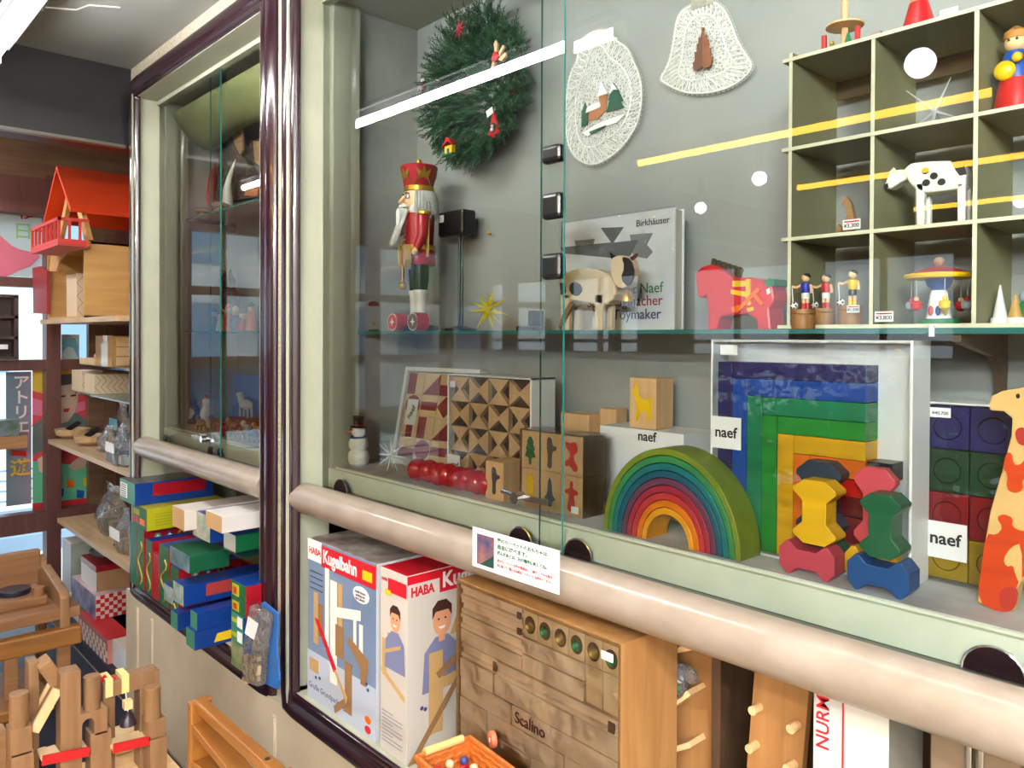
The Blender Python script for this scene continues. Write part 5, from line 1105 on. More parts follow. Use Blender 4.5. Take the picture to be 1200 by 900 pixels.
for k, (x0, x1, rows) in enumerate(((xi, xc0, (0, 2)),)):
    for i in range(3): blk(x0, x1-(0 if i < 2 else 0), zc-.0-.030*(i+1), zc-.030*i, crw, .008+.002*(i % 2), 'grooved_bar')
    for i in range(2): g = g_(T); g.box(x1-.014, x1-.004, .0065, .009, zc-.03*(i+1)+.008-.03*0, zc-.03*i-.010); g.build('groove_end', MATS['hole_brown'], r)
for k in range(2): x0 = xo-2*cubeW+k*cubeW; blk(x0, x0+cubeW, zc-.120, zc-.053, maple, .012)
blk(xc0, xo-2*cubeW, zc-.084, zc-.053); blk(xc0, xo-2*cubeW, zc-.120, zc-.085)
blk(xi, xc0, zc-.120, zc-.091)
blk(xi, xi+.12, zc-.150, zc-.121, crw, .010, 'grooved_bar'); blk(xi+.12, xo, zc-.150, zc-.121, crw, .006, 'grooved_bar'); g = g_(T); g.box(xo-.022, xo-.008, .0045, .007, zc-.146, zc-.128); g.build('groove_end', MATS['hole_brown'], r); g = g_(T); g.box(xi+.105, xi+.117, .0085, .011, zc-.146, zc-.128); g.build('groove_end', MATS['hole_brown'], r)
zr = zc-.151
for row in range(9):
    z1 = zr-row*.040; z0 = z1-.040
    if z0 < L0+.01: break
    off = [0, .055, .02][row % 3]; n = 4; w_ = (xo-xi)/n; xsx = [xi]+[xi+w_*(k+1)-off for k in range(n-1)]+[xo]
    for k in range(n):
        lab = row == 1 and k == 2
        o = blk(xsx[k], xsx[k+1], z0, z1, crw, .006+.002*((row+k) % 2))
        if lab: text('Scalino', .030, ((xsx[k]+xsx[k+1])/2, .0055, (z0+z1)/2), mat('burnt_brown', (84, 44, 30), .6), r, 'front', .01, mx=T)
g = g_(T); g.box(0, cwid, .0015, .002, L0, ct, [1, 1, 0, 1, 1, 1]); g.build('clear_film', [WRAP, CLEAR], r)
g = g_(T); g.box(xo-.034, xo-.008, .0005, .001, zc-.026, zc-.012); g.build('price_sticker', white, r)

# wall marble run with wooden flaps
yb = 1.20; xa, xb = X(744, yb, 800), X(836, yb, 800)
r = thing('flap_marble_board', 'upright pine board with angled wooden flaps, right of the crate', 'toy', ((xa+xb)/2, yb, L0))
g = G(); g.box(xa, xb, yb, yb+.018, L0, 1.04); g.build('board', pine, r, bevel=.001)
def flap(u0, v0, u1, v1, wd=.05, m=beech):
    a, b = W(u0, v0, y=yb), W(u1, v1, y=yb); a = Vector((a.x, 0, a.z)); b = Vector((b.x, 0, b.z)); n_ = Vector((-(b-a).z, 0, (b-a).x)).normalized()*.005
    g = G(); g.prism([(p.x, p.z) for p in (a-n_, b-n_, b+n_, a+n_)], yb-wd, yb); g.build('flap', m, r, bevel=.001)
for q_ in ((756, 752, 796, 788), (804, 808, 774, 816), (826, 802, 804, 818), (752, 808, 792, 842), (746, 866, 778, 896), (826, 862, 778, 876), (800, 756, 838, 748)): flap(*q_)
a = W(785, 800, y=1.14); g = G(); q = random.Random(4)
g.ball((a.x, 1.155, a.z), (.028, .016, .034), 16); g.ball((a.x+.024, 1.152, a.z+.02), (.026, .014, .016), 14); g.build('marble_bag', BAG, r, True)
for k in range(5): g = G(); g.ball((a.x-.01+q.random()*.02, 1.158, a.z-.02+q.random()*.03), .007, 8); g.build('bagged_marble', [MATS['green_marble'], whitew][k % 2], r)
# leaning peg board
a = W(880, 786, y=1.10); 
pxx = W(890, 895, y=1.12).x; T = TF(pxx, 1.12, L0, 0, 1, 0, R(4.5)); r = thing('peg_board', 'narrow glossy beech board with round pegs, leaning in the dark recess', 'toy', (pxx, 1.12, L0))
g = g_(T); g.box(-.045, .045, 0, .016, 0, .52); g.build('board', pine, r, bevel=.001)
for k in range(6):
    for s in (-1, 1): g = g_(T); z = .08+k*.062; g.rod((s*.032, 0, z), (s*.032, -.022, z), .007, n=12); g.build('peg', beech, r)
# white long carton with red spine text
yb = 1.06; xa, xb = X(953, yb, 850), X(988, yb, 850)
r = thing('white_long_carton', 'upright white carton with red lettering up its spine', 'box', ((xa+xb)/2, yb, L0))
xc = X(1042, yb, 850)
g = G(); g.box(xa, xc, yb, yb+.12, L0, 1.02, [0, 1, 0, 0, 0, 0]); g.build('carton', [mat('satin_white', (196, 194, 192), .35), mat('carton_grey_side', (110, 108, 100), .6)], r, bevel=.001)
text('NURMI DE', .0265, (X(965, yb, 850), yb-.0006, W(964, 878, y=yb).z), redink, r, 'front', .01, 'LEFT', spin=R(90))
g = G(); g.box(xb-.0012, xb+.0012, yb-.0008, yb, L0, 1.019); g.build('red_line', redink, r); g = G(); g.box(xb+.002, xc-.001, yb-.0006, yb, L0, 1.019); g.build('cream_panel', mat('carton_cream', (206, 202, 190), .5), r)
for i, u in enumerate((1096, 1126, 1150, 1175)):
    pass
x0 = X(1090, 1.15, 880); r = thing('plank_cabinet', 'low cabinet of pale vertical planks with chrome handle at bottom right', 'cabinet', (x0+.2, 1.15, L0))
for k in range(8): g = G(); g.box(x0+k*.055, x0+k*.055+.0535, 1.15, 1.165, L0, 1.01); g.build('plank', mat('grey_brown_plank', (150, 128, 104), .5, kind='wood', col2=(130, 108, 86), scale=3), r, bevel=.002)
p = W(1147, 880, y=1.15); 
for dx in (0, .014): g = G(); g.box(p.x-.010+dx-.004, p.x-.010+dx+.004, 1.142, 1.15, p.z-.03, p.z+.03); g.build('handle', chrome, r, bevel=.002)
g = G(); xx = X(841, 1.2, 850); g.box(xx, xx+.018, 1.18, 1.42, L0, 1.06); o = tag(g.build('divider_board', lowback), 'dark brown upright divider board behind the flap board', 'board')
# baskets
def basket(lb, cx, cy, w, d, h, rz, m, mh):
    T = TF(cx, cy, BT, rz); r = thing('wicker_basket', lb, 'basket', (cx, cy, BT))
    for j in range(7):
        z = .004+j*h/7; k = .82+.18*j/6; pts = []
        for (ax, ay, bx, by) in ((-1, -1, 1, -1), (1, -1, 1, 1), (1, 1, -1, 1), (-1, 1, -1, -1)):
            for t in range(10): pts.append(((ax+(bx-ax)*t/10)*w/2*k+math.sin((t+j)*math.pi)*.0, (ay+(by-ay)*t/10)*d/2*k, z+(.0015 if (t+j) % 2 else -.0015)))
        g = g_(T); g.tube(pts, .0042, 6, True); g.build('woven_row', m, r)
    for sx, sy in ((1, 0), (-1, 0), (0, 1), (0, -1)):
        a_ = [(sx*w/2-(w/2 if sy else 0), sy*d/2-(d/2 if sx else 0)), (sx*w/2+(w/2 if sy else 0), sy*d/2+(d/2 if sx else 0))]
        g = g_(T); g.add([(p_[0]*k_, p_[1]*k_, z_) for k_, z_ in ((.80, .004), (.97, h-.004)) for p_ in a_], [(0, 1, 3, 2)]); g.build('basket_wall', m, r)
    g = g_(T); g.box(-w/2*.8, w/2*.8, -d/2*.8, d/2*.8, 0, .003); g.build('basket_floor', m, r)
    g = g_(T); g.tube([(-w/2*1.02, -d/2*1.02, h), (w/2*1.02, -d/2*1.02, h), (w/2*1.02, d/2*1.02, h), (-w/2*1.02, d/2*1.02, h)], .006, 8, True); g.build('rim', m, r, True)
    for s in (-1, 1): g = g_(T); g.rod((s*w/2*1.03, -d/2*.72, h+.004), (s*w/2*1.03, d/2*.72, h+.004), .0075, n=10); g.build('bamboo_handle', mh, r, True)
    return r, T
wick = mat('orange_wicker', (206, 112, 40), .5, kind='n', col2=(170, 84, 26), scale=90); wick2 = mat('straw_wicker', (196, 150, 60), .5, kind='n', col2=(160, 116, 40), scale=90); bam = mat('bamboo', (214, 186, 120), .4)
BT = .652; bench = thing('low_bench', 'low wooden bench carrying the two baskets in front of the wide showcase', 'bench', (-1.1, .87, 0))
g = G(); g.box(-1.22, -.80, .80, .955, BT-.025, BT-.0005); g.build('bench_top', beechx, bench, bevel=.003)
for xx, yy in ((-1.20, .82), (-.82, .82), (-1.20, .935), (-.82, .935)): g = G(); g.box(xx-.015, xx+.015, yy-.015, yy+.015, 0, BT-.025); g.build('leg', beechx, bench)
p = W(549, 884, y=.885); b1, T1 = basket('orange woven basket of small toys in front of the block crate', p.x-.005, .885, .15, .115, .082, R(-6), wick, bam)
b2, T2 = basket('straw coloured basket cut by the picture edge, right of the orange one', p.x+.17, .875, .15, .11, .075, R(-3), wick2, mat('green_bamboo', (150, 142, 70), .4))
q = random.Random(9)
tc_ = [whitew, red, MATS['bead_red'], mat('lilac', (176, 150, 190), .4), MATS['navy_letter'], skin]
for k in range(11):
    lx, ly_ = -.048+(k % 4)*.032, -.030+(k//4)*.028; c = T1 @ Vector((lx+q.uniform(-.005, .005), ly_, .052)); 
    cn = ['white', 'red', 'crimson', 'lilac', 'navy', 'pink']; hd_ = (k+1+k//6) % 6
    r = thing('small_peg_toy', '%s peg toy with %s head in the orange basket' % (cn[k % 6], cn[hd_]), 'toy', (c.x, c.y, c.z-.012), 'small toys in the orange basket')
    g = G(); g.lathe((c.x, c.y, c.z-.012), [(.009, 0), (.008, .014), (.004, .017)], 10); g.build('peg_body', tc_[k % 6], r, True); g = G(); g.ball((c.x, c.y, c.z+.010), .0085, 10); g.build('peg_head', tc_[hd_], r, True)
p = W(574, 867, y=.985); r = thing('orange_wheel', 'small orange wooden wheel between basket and crate', 'toy', (p.x, .985, p.z-.016)); g = G(); g.rod((p.x, .985, p.z), (p.x+.004, .995, p.z), .015, n=22); g.build('wheel', mat('salmon', (236, 120, 80), .4), r, bevel=.002); g = G(); g.rod((p.x-.001, .9845, p.z), (p.x, .9855, p.z), .004, n=10); g.build('hub', whitew, r)
# ------------------------------------------------------------ narrow showcase: things behind the glass
FC = 1.1342
g = G(); n = 14; vs = []; fs = []
xa, xb = C1['x0']+.03, C1['x1']-.02
for i in range(n+1):
    for j in range(9):
        t = i/n; s = j/8; x = xa+(xb-xa)*t; y = 1.14+.27*s; z = 2.405-.085*math.sin(math.pi*min(1, s*1.1))-.03*math.sin(t*9+s*3)*s-.05*s
        vs.append((x, y, z))
for i in range(n):
    for j in range(8): a = i*9+j; fs.append((a, a+1, a+10, a+9))
g.add(vs, fs); o = g.build('draped_cloth', mat('olive_cloth', (150, 152, 96), .85, kind='n', col2=(130, 132, 80), scale=6), smooth=True)
s_ = o.modifiers.new('thick', 'SOLIDIFY'); s_.thickness = .003
tag(o, 'olive cloth draped under the ceiling of the narrow showcase', 'cloth')
for f_ in (0, 1): pass
bark = mat('bark', (104, 86, 70), .9, kind='n', col2=(58, 46, 38), scale=38, bump=1.0); cut = mat('cut_wood', (188, 150, 104), .6, kind='wood', scale=5)
zs = 1.986
def slab(lb, pts, y, th):
    r = thing('bark_slab', lb, 'wood slab', (W(pts[0][0], pts[0][1], y=y).x, y, zs)); P = PX(pts, y); P = [(a, max(b, zs)) for a, b in P]
    rr = random.Random(int(y*1000)); Q = []
    for i in range(len(P)):
        a, b = P[i], P[(i+1) % len(P)]
        for t in (0, .33, .66): Q.append((a[0]+(b[0]-a[0])*t+rr.uniform(-.006, .006), max(zs, a[1]+(b[1]-a[1])*t+rr.uniform(-.006, .006))))
    g = G(); g.prism(Q, y, y+th); g.build('bark', bark, r); return r
r = slab('tall upright slab of bark in the upper narrow showcase', [(254, 236), (256, 195), (259, 165), (264, 145), (270, 137), (276, 150), (282, 178), (290, 190), (296, 215), (296, 232)], 1.33, .03)
P = PX([(270, 138), (284, 138), (286, 176), (283, 182), (276, 168), (271, 150)], 1.328); g = G(); g.prism(P, 1.322, 1.33); g.build('cut_face', cut, r)
r = slab('shorter bark slab with pale cut edge beside the tall one', [(284, 232), (286, 190), (291, 168), (300, 164), (310, 170), (314, 230)], 1.36, .03)
P = PX([(298, 165), (308, 166), (308, 196), (300, 190)], 1.356); g = G(); g.prism(P, 1.35, 1.36); g.build('cut_face', cut, r)
r = thing('horn_figure', 'white curved horn-like carving in front of the bark slabs', 'figurine', (X(268, 1.29, 220), 1.29, zs))
c = [W(u, v, y=1.29) for u, v in ((267, 223), (269, 210), (273, 197), (276, 187))]; g = G(); g.tube([(c[0].x, 1.29, zs)]+c, [.024, .019, .013, .008, .002], 12); g.build('horn', WHITEC, r, True)
r = thing('red_cone_gnome', 'slim red cone leaning beside the sliding glass in the upper narrow case', 'figurine', (X(246, 1.31, 225), 1.31, zs))
c = [W(u, v, y=1.31) for u, v in ((243, 228), (249, 205), (253, 190))]; g = G(); g.tube([(c[0].x, 1.31, zs), c[1], c[2]], [.024, .014, .002], 12); g.build('cone', red, r, True)
for i, (u, v, ra) in enumerate(((225, 243, .026), (238, 243, .024), (258, 238, .028))):
    p = W(u, v, y=1.26); r = thing('wooden_mushroom', ['leftmost', 'middle', 'right'][i]+' small wooden mushroom on the upper glass shelf of the narrow case', 'figurine', (p.x, 1.26, zs), 'wooden mushrooms on the upper shelf')
    g = G(); g.lathe((p.x, 1.26, zs), [(ra*.7, 0), (ra*.8, .012), (ra*.5, .03)]); g.build('stem', maple, r, True); g = G(); g.lathe((p.x, 1.26, zs+.03), [(ra*1.4, 0), (ra*1.3, .012), (ra*.6, .02), (.002, .022)]); g.build('cap', MATS['carved_brown'], r, True)
r = thing('wooden_shell', 'small orange brown wooden boat at the right of the upper shelf', 'figurine', (X(296, 1.27, 228), 1.27, zs)); g = G(); P = PX([(289, 230), (291, 220), (300, 214), (306, 220), (304, 230)], 1.27); g.prism([(a, max(b, zs)) for a, b in P], 1.26, 1.29); g.build('boat', mat('orange_wood', (206, 132, 84), .5, kind='wood'), r, bevel=.002)
# row of small dolls, lower glass shelf
zs = SZ+.0055; dc = [WHITEC, MATS['gondola_grey'], green, WHITEC, red, blue, red, orange]
nm = ['white', 'grey', 'green', 'cream', 'red', 'blue', 'crimson', 'orange']
for i, u in enumerate((231, 240, 250, 259, 268, 276, 285, 295)):
    x = X(u, 1.30, 382); r = thing('small_doll', 'small %s doll, number %s from the left in the narrow case doll row' % (nm[i], ['one', 'two', 'three', 'four', 'five', 'six', 'seven', 'eight'][i]), 'figurine', (x, 1.30, zs), 'small dolls on the lower glass shelf')
    h = .05+.012*((i*5) % 3); g = G(); g.lathe((x, 1.30, zs), [(.022, 0), (.02, h*.5), (.012, h)], 14); g.build('body', dc[i], r, True); g = G(); g.ball((x, 1.30, zs+h+.012), .015, 12); g.build('head', skin if i % 2 else WHITEC, r, True)
    g = G(); g.lathe((x, 1.30, zs+h+.018), [(.015, 0), (.012, .010), (.003, .02)], 12); g.build('hat', dc[(i+3) % 8], r, True)
# solid plush cat added where the glass only reflects one
x, y = X(269, 1.36, 340), 1.36; r = thing('plush_reflection', 'dark red plush cat standing in for a glass reflection behind the doll row', 'soft toy', (x, y, zs)); pl = mat('maroon_plush', (92, 38, 44), .9, kind='n', scale=60, bump=.6)
for s in (-1, 1): g = G(); g.lathe((x+s*.032, y, zs), [(.02, 0), (.022, .05), (.02, .10)], 14); g.build('leg', WHITEC, r, True)
g = G(); g.ball((x, y, zs+.135), (.055, .04, .055), 18); g.build('body', pl, r, True); g = G(); g.ball((x, y-.01, zs+.205), (.042, .035, .036), 16); g.build('head', pl, r, True)
for s in (-1, 1): g = G(); g.rod((x+s*.026, y-.01, zs+.228), (x+s*.034, y-.01, zs+.262), .014, .002, 8); g.build('ear', pl, r, True)
# things on the floor of the narrow case
def pen(lb, u, y, s, k=0):
    x = X(u, y, 500); r = thing('penguin_figure', lb, 'figurine', (x, y, FC)); T = TF(x, y, FC, R(35), s)
    g = g_(T); g.lathe((0, 0, 0), [(.03, 0), (.046, .01), (.046, .045), (.03, .085), (.02, .10)], 20); g.build('body', mat('slate_black', (40, 44, 52), .4), r, True)
    g = g_(T); g.ball((0, -.022, .045), (.032, .028, .040), 16); g.build('white_belly', white, r, True)
    g = g_(T); g.ball((0, -.004, .115), .025, 16); g.build('head', MATS['slate_black'], r, True); g = g_(T); g.rod((0, -.026, .113), (0, -.046, .11), .006, .001, 8); g.build('beak', orange, r, True)
pen('black and white penguin figure at the left end of the narrow case floor', 207, 1.19, .98)
pen('smaller penguin figure lying just right of the first penguin', 226, 1.24, .80)
x, y = X(243, 1.24, 490), 1.24; r = thing('hen_figure', 'white hen figure with red comb in the narrow case', 'figurine', (x, y, FC))
g = G(); g.lathe((x, y, FC), [(.026, 0), (.032, .02), (.028, .06), (.016, .085)], 16); g.build('body', WHITEC, r, True); g = G(); g.ball((x, y, FC+.098), .022, 14); g.build('head', WHITEC, r, True)
g = G(); [g.ball((x-.01+i*.010, y, FC+.122), .008, 8) for i in range(3)]; g.build('comb', red, r, True); g = G(); g.rod((x, y-.02, FC+.097), (x, y-.036, FC+.093), .005, .001, 8); g.build('beak', orange, r)
for i, (u, m, n_, sh) in enumerate(((236, MATS['carved_brown'], 'brown', 1), (252, redd, 'dark red', 1), (262, red, 'red', 1), (272, MATS['orange_wood'], 'orange brown', 0), (281, redd, 'red brown', 0), (290, white, 'white', 0), (298, blue, 'blue', 0), (302, MATS['orange_wood'], 'tan', 1))):
    y = 1.17+.05*(i % 2); x = X(u, y, 515); r = thing('farm_animal', 'small %s toy animal, item %s right of the hen on the narrow case floor' % (n_, ['one', 'two', 'three', 'four', 'five', 'six', 'seven', 'eight'][i]), 'toy animal', (x, y, FC), 'small animals on the narrow case floor')
    g = G(); g.ball((x, y, FC+.030), (.032, .014, .016), 14); g.build('body', m, r, True)
    for sx in (-1, 1):
        for sy in (-1, 1): g = G(); g.rod((x+sx*.02, y+sy*.008, FC), (x+sx*.02, y+sy*.008, FC+.025), .0045, n=8); g.build('leg', m, r)
    g = G(); g.ball((x-.034, y, FC+.046), (.012, .010, .013), 12); g.build('head', m, r, True)
x, y = X(288, 1.33, 500), 1.33; r = thing('white_horse_figure', 'white toy horse raised behind the small farm animals', 'toy animal', (x, y, FC))
g = G(); g.box(x-.09, x+.09, y-.03, y+.03, FC, FC+.045); g.build('red_stand', redd, r, bevel=.004)
g = G(); g.ball((x, y, FC+.095), (.05, .018, .02), 16); g.build('body', WHITEC, r, True); g = G(); g.tube([(x-.035, y, FC+.10), (x-.055, y, FC+.135), (x-.075, y, FC+.13)], [.014, .012, .008], 10); g.build('neck_and_head', WHITEC, r, True)
for sx in (-1, 1):
    for sy in (-1, 1): g = G(); g.rod((x+sx*.036, y+sy*.008, FC+.045), (x+sx*.034, y+sy*.008, FC+.09), .005, n=8); g.build('leg', WHITEC, r)
price(268, 521, 1.16, 'white price card standing in front of the toy animals in the narrow case', .05, .035, '¥1,200')
r = thing('poster_reflection', 'pale blue panel standing in for a poster reflection at the back of the narrow case', 'picture', (X(270, 1.41, 480), 1.41, FC)); a, b = W(231, 434, y=1.41), W(312, 520, y=1.41)
g = G(); g.box(a.x, b.x, 1.408, 1.412, FC, a.z); g.build('sheet', mat('reflection_blue', (120, 150, 220), .6), r); P = PX([(231, 480), (250, 470), (270, 478), (290, 464), (312, 474), (312, 500), (231, 500)], 1.407); g = G(); g.prism(P, 1.4065, 1.4075); g.build('reflected_hills', mat('reflection_hills', (96, 120, 180), .6), r)  # blue panel and hills imitate the window poster mirrored in the glass

# ------------------------------------------------------------ cartons below the narrow case
LZ = ZB-.0015
def carton(lb, u0, u1, z0, z1, y0, depth, me, ms, mt=None, gr='train and toy cartons under the narrow case', nm='toy_carton', vv=650):
    xa, xb = X(u0, y0, vv), X(u1, y0, vv); r = thing(nm, lb, 'box', ((xa+xb)/2, y0, z0), gr)
    g = G(); g.box(xa, xb, y0, y0+depth, z0, z1, [0, 1, 0, 0, 0, 2]); g.build('carton', [me, ms, mt or ms], r, bevel=.001)
    return r, xa, xb
def end_(r, xa, xb, y0, z0, z1, a0, a1, b0, b1, m, nm='printed_panel'):
    w, h = xb-xa, z1-z0; g = G(); g.box(xa+w*a0, xa+w*a1, y0-.0012-nx_(), y0, z0+h*b0, z0+h*b1); return g.build(nm, m, r)
def side_(r, xb, y0, D, z0, z1, a0, a1, b0, b1, m, nm='printed_panel'):
    h = z1-z0; g = G(); g.box(xb, xb+.0012+nx_(), y0+D*a0, y0+D*a1, z0+h*b0, z0+h*b1); return g.build(nm, m, r)
def icons(r, xb, y0, D, z0, z1, a):
    zc = z0+(z1-z0)*.86
    for k, m in enumerate((tealbox, bluebox, yellowbox)): g = G(); g.prism(ell(y0+a+k*.045, zc, .013, .013, 14), xb+.0012, xb+.0024, 'x'); g.build('round_icon', m, r); g = G(); g.prism(star_poly(y0+a+k*.045, zc, .009, .004, 4), xb+.0024, xb+.003, 'x'); g.build('icon_mark', white if k != 2 else ink, r)
gt = mat('track_print', (190, 150, 70), .5)
def track(r, xa, xb, y0, z0, z1):
    w = (xb-xa); pts = [((xa+xb)/2+w*.3*math.sin(t*.9), y0-.0012, z0+(z1-z0)*(.08+t*.07)) for t in range(11)]; g = G(); g.tube(pts, .003, 5); g.build('printed_track', gt, r)
ys = .982
for (u0, u1, z1, lb, me, tr) in ((153, 160.5, .766, 'leftmost upright glossy green carton on the sill', greenbox, 0), (161, 168.5, .764, 'second upright green carton with printed track and red side', greenbox, 1), (171, 178, .735, 'third upright green carton, lower, with printed track', greenbox, 1), (186.5, 198, .745, 'fourth upright green carton with red side behind the icons carton', greenbox, 1)):
    r, xa, xb = carton(lb, u0, u1, LZ, z1, ys, .36, me, redbox, bluebox)
    if tr: track(r, xa, xb, ys, LZ, z1)
    icons(r, xb, ys, .36, LZ, z1, .05)
r, xa, xb = carton('thin plain red upright carton between the green ones', 179.5, 185.5, LZ, .70, ys, .36, redbox, redbox)
r, xa, xb = carton('green carton with wide red side and three round icons, right of the upright ones', 200, 209, LZ, .712, .955, .36, greenbox, redbox, bluebox); icons(r, xb, .955, .36, LZ, .712, .055); track(r, xa, xb, .955, LZ, .712)
side_(r, xb, .955, .36, LZ, .712, .06, .5, .10, .3, mat('redbox_dark', (150, 24, 34), .4))
z2 = .768
r, xa, xb = carton('green carton with yellow side lying on the upright cartons', 155, 172, z2, .850, .975, .30, greenbox, yellowbox, yellowbox, vv=600)
for a, b, m in ((.12, .42, red), (.55, .85, orange)): end_(r, xa, xb, .975, z2, .85, a, b, .18, .45, m)
end_(r, xa, xb, .975, z2, .85, .1, .5, .55, .82, MATS['yellow_carton'])
for k in range(5): side_(r, xb, .975, .30, z2, .85, .1, .45, .2+.13*k, .24+.13*k, mat('olive_ink', (150, 148, 20), .5), 'caption_line'); 
r, xa, xb = carton('blue carton with red window and barcode end on top of the yellow-sided one', 140.5, 158, .851, .935, .96, .30, tealbox, bluebox, mat('dark_lid', (74, 72, 76), .3), vv=570)
end_(r, xa, xb, .96, .851, .935, .05, .5, .2, .85, white); side_(r, xb, .96, .30, .851, .935, .22, .9, .36, .92, redbox, 'red_window')
for k in range(6): end_(r, xa, xb, .96, .851, .935, .1, .45, .25+.1*k, .29+.1*k, ink, 'barcode_line')
# clear acrylic riser with boxes
zr = .832; xa, xb = X(214, 1.0, 620), C1['x1']-.015
r = thing('acrylic_riser', 'clear acrylic shelf riser carrying cartons at the right under the tube rail', 'shelf', ((xa+xb)/2, 1.0, LZ)); ac = glassmat('acrylic', (225, 230, 240), ior=1.5)
g = G(); g.box(xa, xb, 1.0, 1.38, zr-.006, zr-.001, [1, 1, 0, 1, 1, 0]); g.build('acrylic_top', [ac, CLEAR], r)
for xx in (xa+.01, xb-.02): g = G(); g.box(xx, xx+.004, 1.345, 1.38, LZ, zr-.0065, [1, 0, 0, 1, 1, 1]); g.build('acrylic_leg', [ac, CLEAR], r)
r, xa, xb = carton('teal carton with pink print on the acrylic riser, below the kraft-ended box', 226, 246, zr, .918, .99, .30, mat('teal_print', (60, 140, 110), .4, kind='n', col2=(210, 190, 180), scale=16), bluebox, bluebox, vv=600)
r, xa, xb = carton('kraft-ended white carton highest under the rail, left one', 202, 216, .857, .925, .95, .30, kraft, mat('kraft_side', (214, 204, 196), .5), None, None, 'kraft_box', 575)
r, xa, xb = carton('kraft-ended white carton lying on the teal carton, right one', 241, 260, .9185, .968, .93, .34, kraft, mat('white_side', (214, 208, 206), .5), None, None, 'kraft_box', 590)
r, xa, xb = carton('clear-fronted green carton at the right end of the riser', 262, 276, zr, .885, 1.005, .28, mat('clear_pack_grey', (190, 190, 186), .3), greenbox, bluebox, vv=620)
r, xa, xb = carton('dark green carton with printed window, tilted under the riser edge', 199, 222, .742, .7999, .93, .13, mat('print_mix', (120, 140, 170), .4, kind='n', col2=(30, 90, 70), scale=22), mat('dark_green_carton', (14, 84, 56), .4), vv=625)
# right-hand stack
zz0 = LZ; y0 = .955
for i, (h, me, ms, lb) in enumerate(((.075, mat('photo_green', (160, 150, 120), .5, kind='n', col2=(80, 110, 60), scale=20), bluebox, 'lowest carton of the right stack, with a photo end'), (.042, tealbox, bluebox, 'second carton of the right stack, teal end with barcode'), (.042, tealbox, bluebox, 'middle carton of the right stack, teal end with barcode'), (.042, greenbox, redbox, 'fourth carton of the right stack, yellow mark on green end'), (.050, greenbox, redbox, 'top carton of the right stack, blue lid and red side'))):
    u0, u1 = (273, 289) if i < 3 else (271, 288); r, xa, xb = carton(lb, u0-2 if i < 3 else u0, u1-4 if i < 3 else u1, zz0, zz0+h, y0-.0*i, .30, me, ms, bluebox, vv=690)
    if i in (1, 2): end_(r, xa, xb, y0, zz0, zz0+h, .55, .92, .15, .85, white); end_(r, xa, xb, y0, zz0, zz0+h, .08, .5, .35, .6, yellowbox)
    if i in (3, 4): end_(r, xa, xb, y0, zz0, zz0+h, .12, .55, .2, .85, yellowbox); end_(r, xa, xb, y0, zz0, zz0+h, .2, .42, .3, .7, red)
    zz0 += h+.0005
# blue cartons overhanging the sill
yb_ = W(227, 762, z=LZ).y
yb_ = max(.865, yb_)
r, xa, xb = carton('lowest blue carton with yellow toy vehicle print, overhanging the sill', 218, 228, LZ, .585, yb_, .34, tealbox, bluebox, vv=750)
g = G(); P = [(.06, .2), (.14, .2), (.155, .32), (.17, .2), (.24, .2), (.26, .75), (.20, .80), (.10, .66), (.07, .66)]; g.prism([(yb_+a, LZ+(.585-LZ)*b) for a, b in P], xb+.0012, xb+.0025, 'x'); g.build('printed_car', yellow, r)
r, xa, xb = carton('plain blue carton resting on the yellow vehicle carton', 223, 231, .5855, .640, yb_+.01, .34, tealbox, bluebox, vv=725)
r, xa, xb = carton('blue carton with red windowed side, topmost of the overhanging ones', 203, 215, .6405, .705, yb_+.0, .36, mat('pale_print', (190, 200, 206), .4, kind='n', col2=(90, 130, 110), scale=24), bluebox, bluebox, vv=700); side_(r, xb, yb_, .36, .6405, .705, .2, .9, .30, .9, mat('window_red', (170, 60, 56), .3), 'red_window')
r, xa, xb = carton('small teal-ended blue carton at the lower left of the overhang', 200, 208, LZ, .583, yb_+.02, .30, tealbox, bluebox, vv=745)
r, xa, xb = carton('upright teal-ended blue carton left of the windowed one', 192, 203, .5835, .640, yb_+.04, .30, MATS['pale_print'], bluebox, vv=715)
# bag of wooden animals hanging at the frame
yb_ = .93; r = thing('bag_of_wooden_pieces', 'clear bag of small wooden animals with blue card and white label by the frame', 'bag', (X(300, yb_, 800), yb_, Z(300, 812, yb_)))
g = G(); P = PX([(294, 710), (297, 708), (313, 722), (312, 765), (315, 800), (313, 812), (300, 806), (286, 800), (284, 786), (288, 740)], yb_); g.prism(P, yb_+.030, yb_+.034); g.build('blue_card', mat('bag_blue', (50, 110, 190), .4), r)
g = G(); P = PX([(293, 708), (312, 722), (306, 760), (302, 806), (284, 798), (284, 768), (288, 736)], yb_); g.prism(P, yb_-.004, yb_+.028); g.build('clear_bag', BAG, r, bevel=.01)
g = G(); P = PX([(291, 722), (303, 731), (298, 750), (287, 742)], yb_-.006); g.prism(P, yb_-.007, yb_-.006); g.build('white_label', white, r)
q = random.Random(2)
for k in range(16):
    p = W(288+(k % 4)*4.5+q.uniform(-1, 1), 772+(k//4)*8+q.uniform(-2, 2), y=yb_+.01); g = G(); g.box(p.x-.012, p.x+.012, p.y-.006, p.y+.006, p.z-.006, p.z+.008); g.build('wooden_piece', maple, r, bevel=.002)

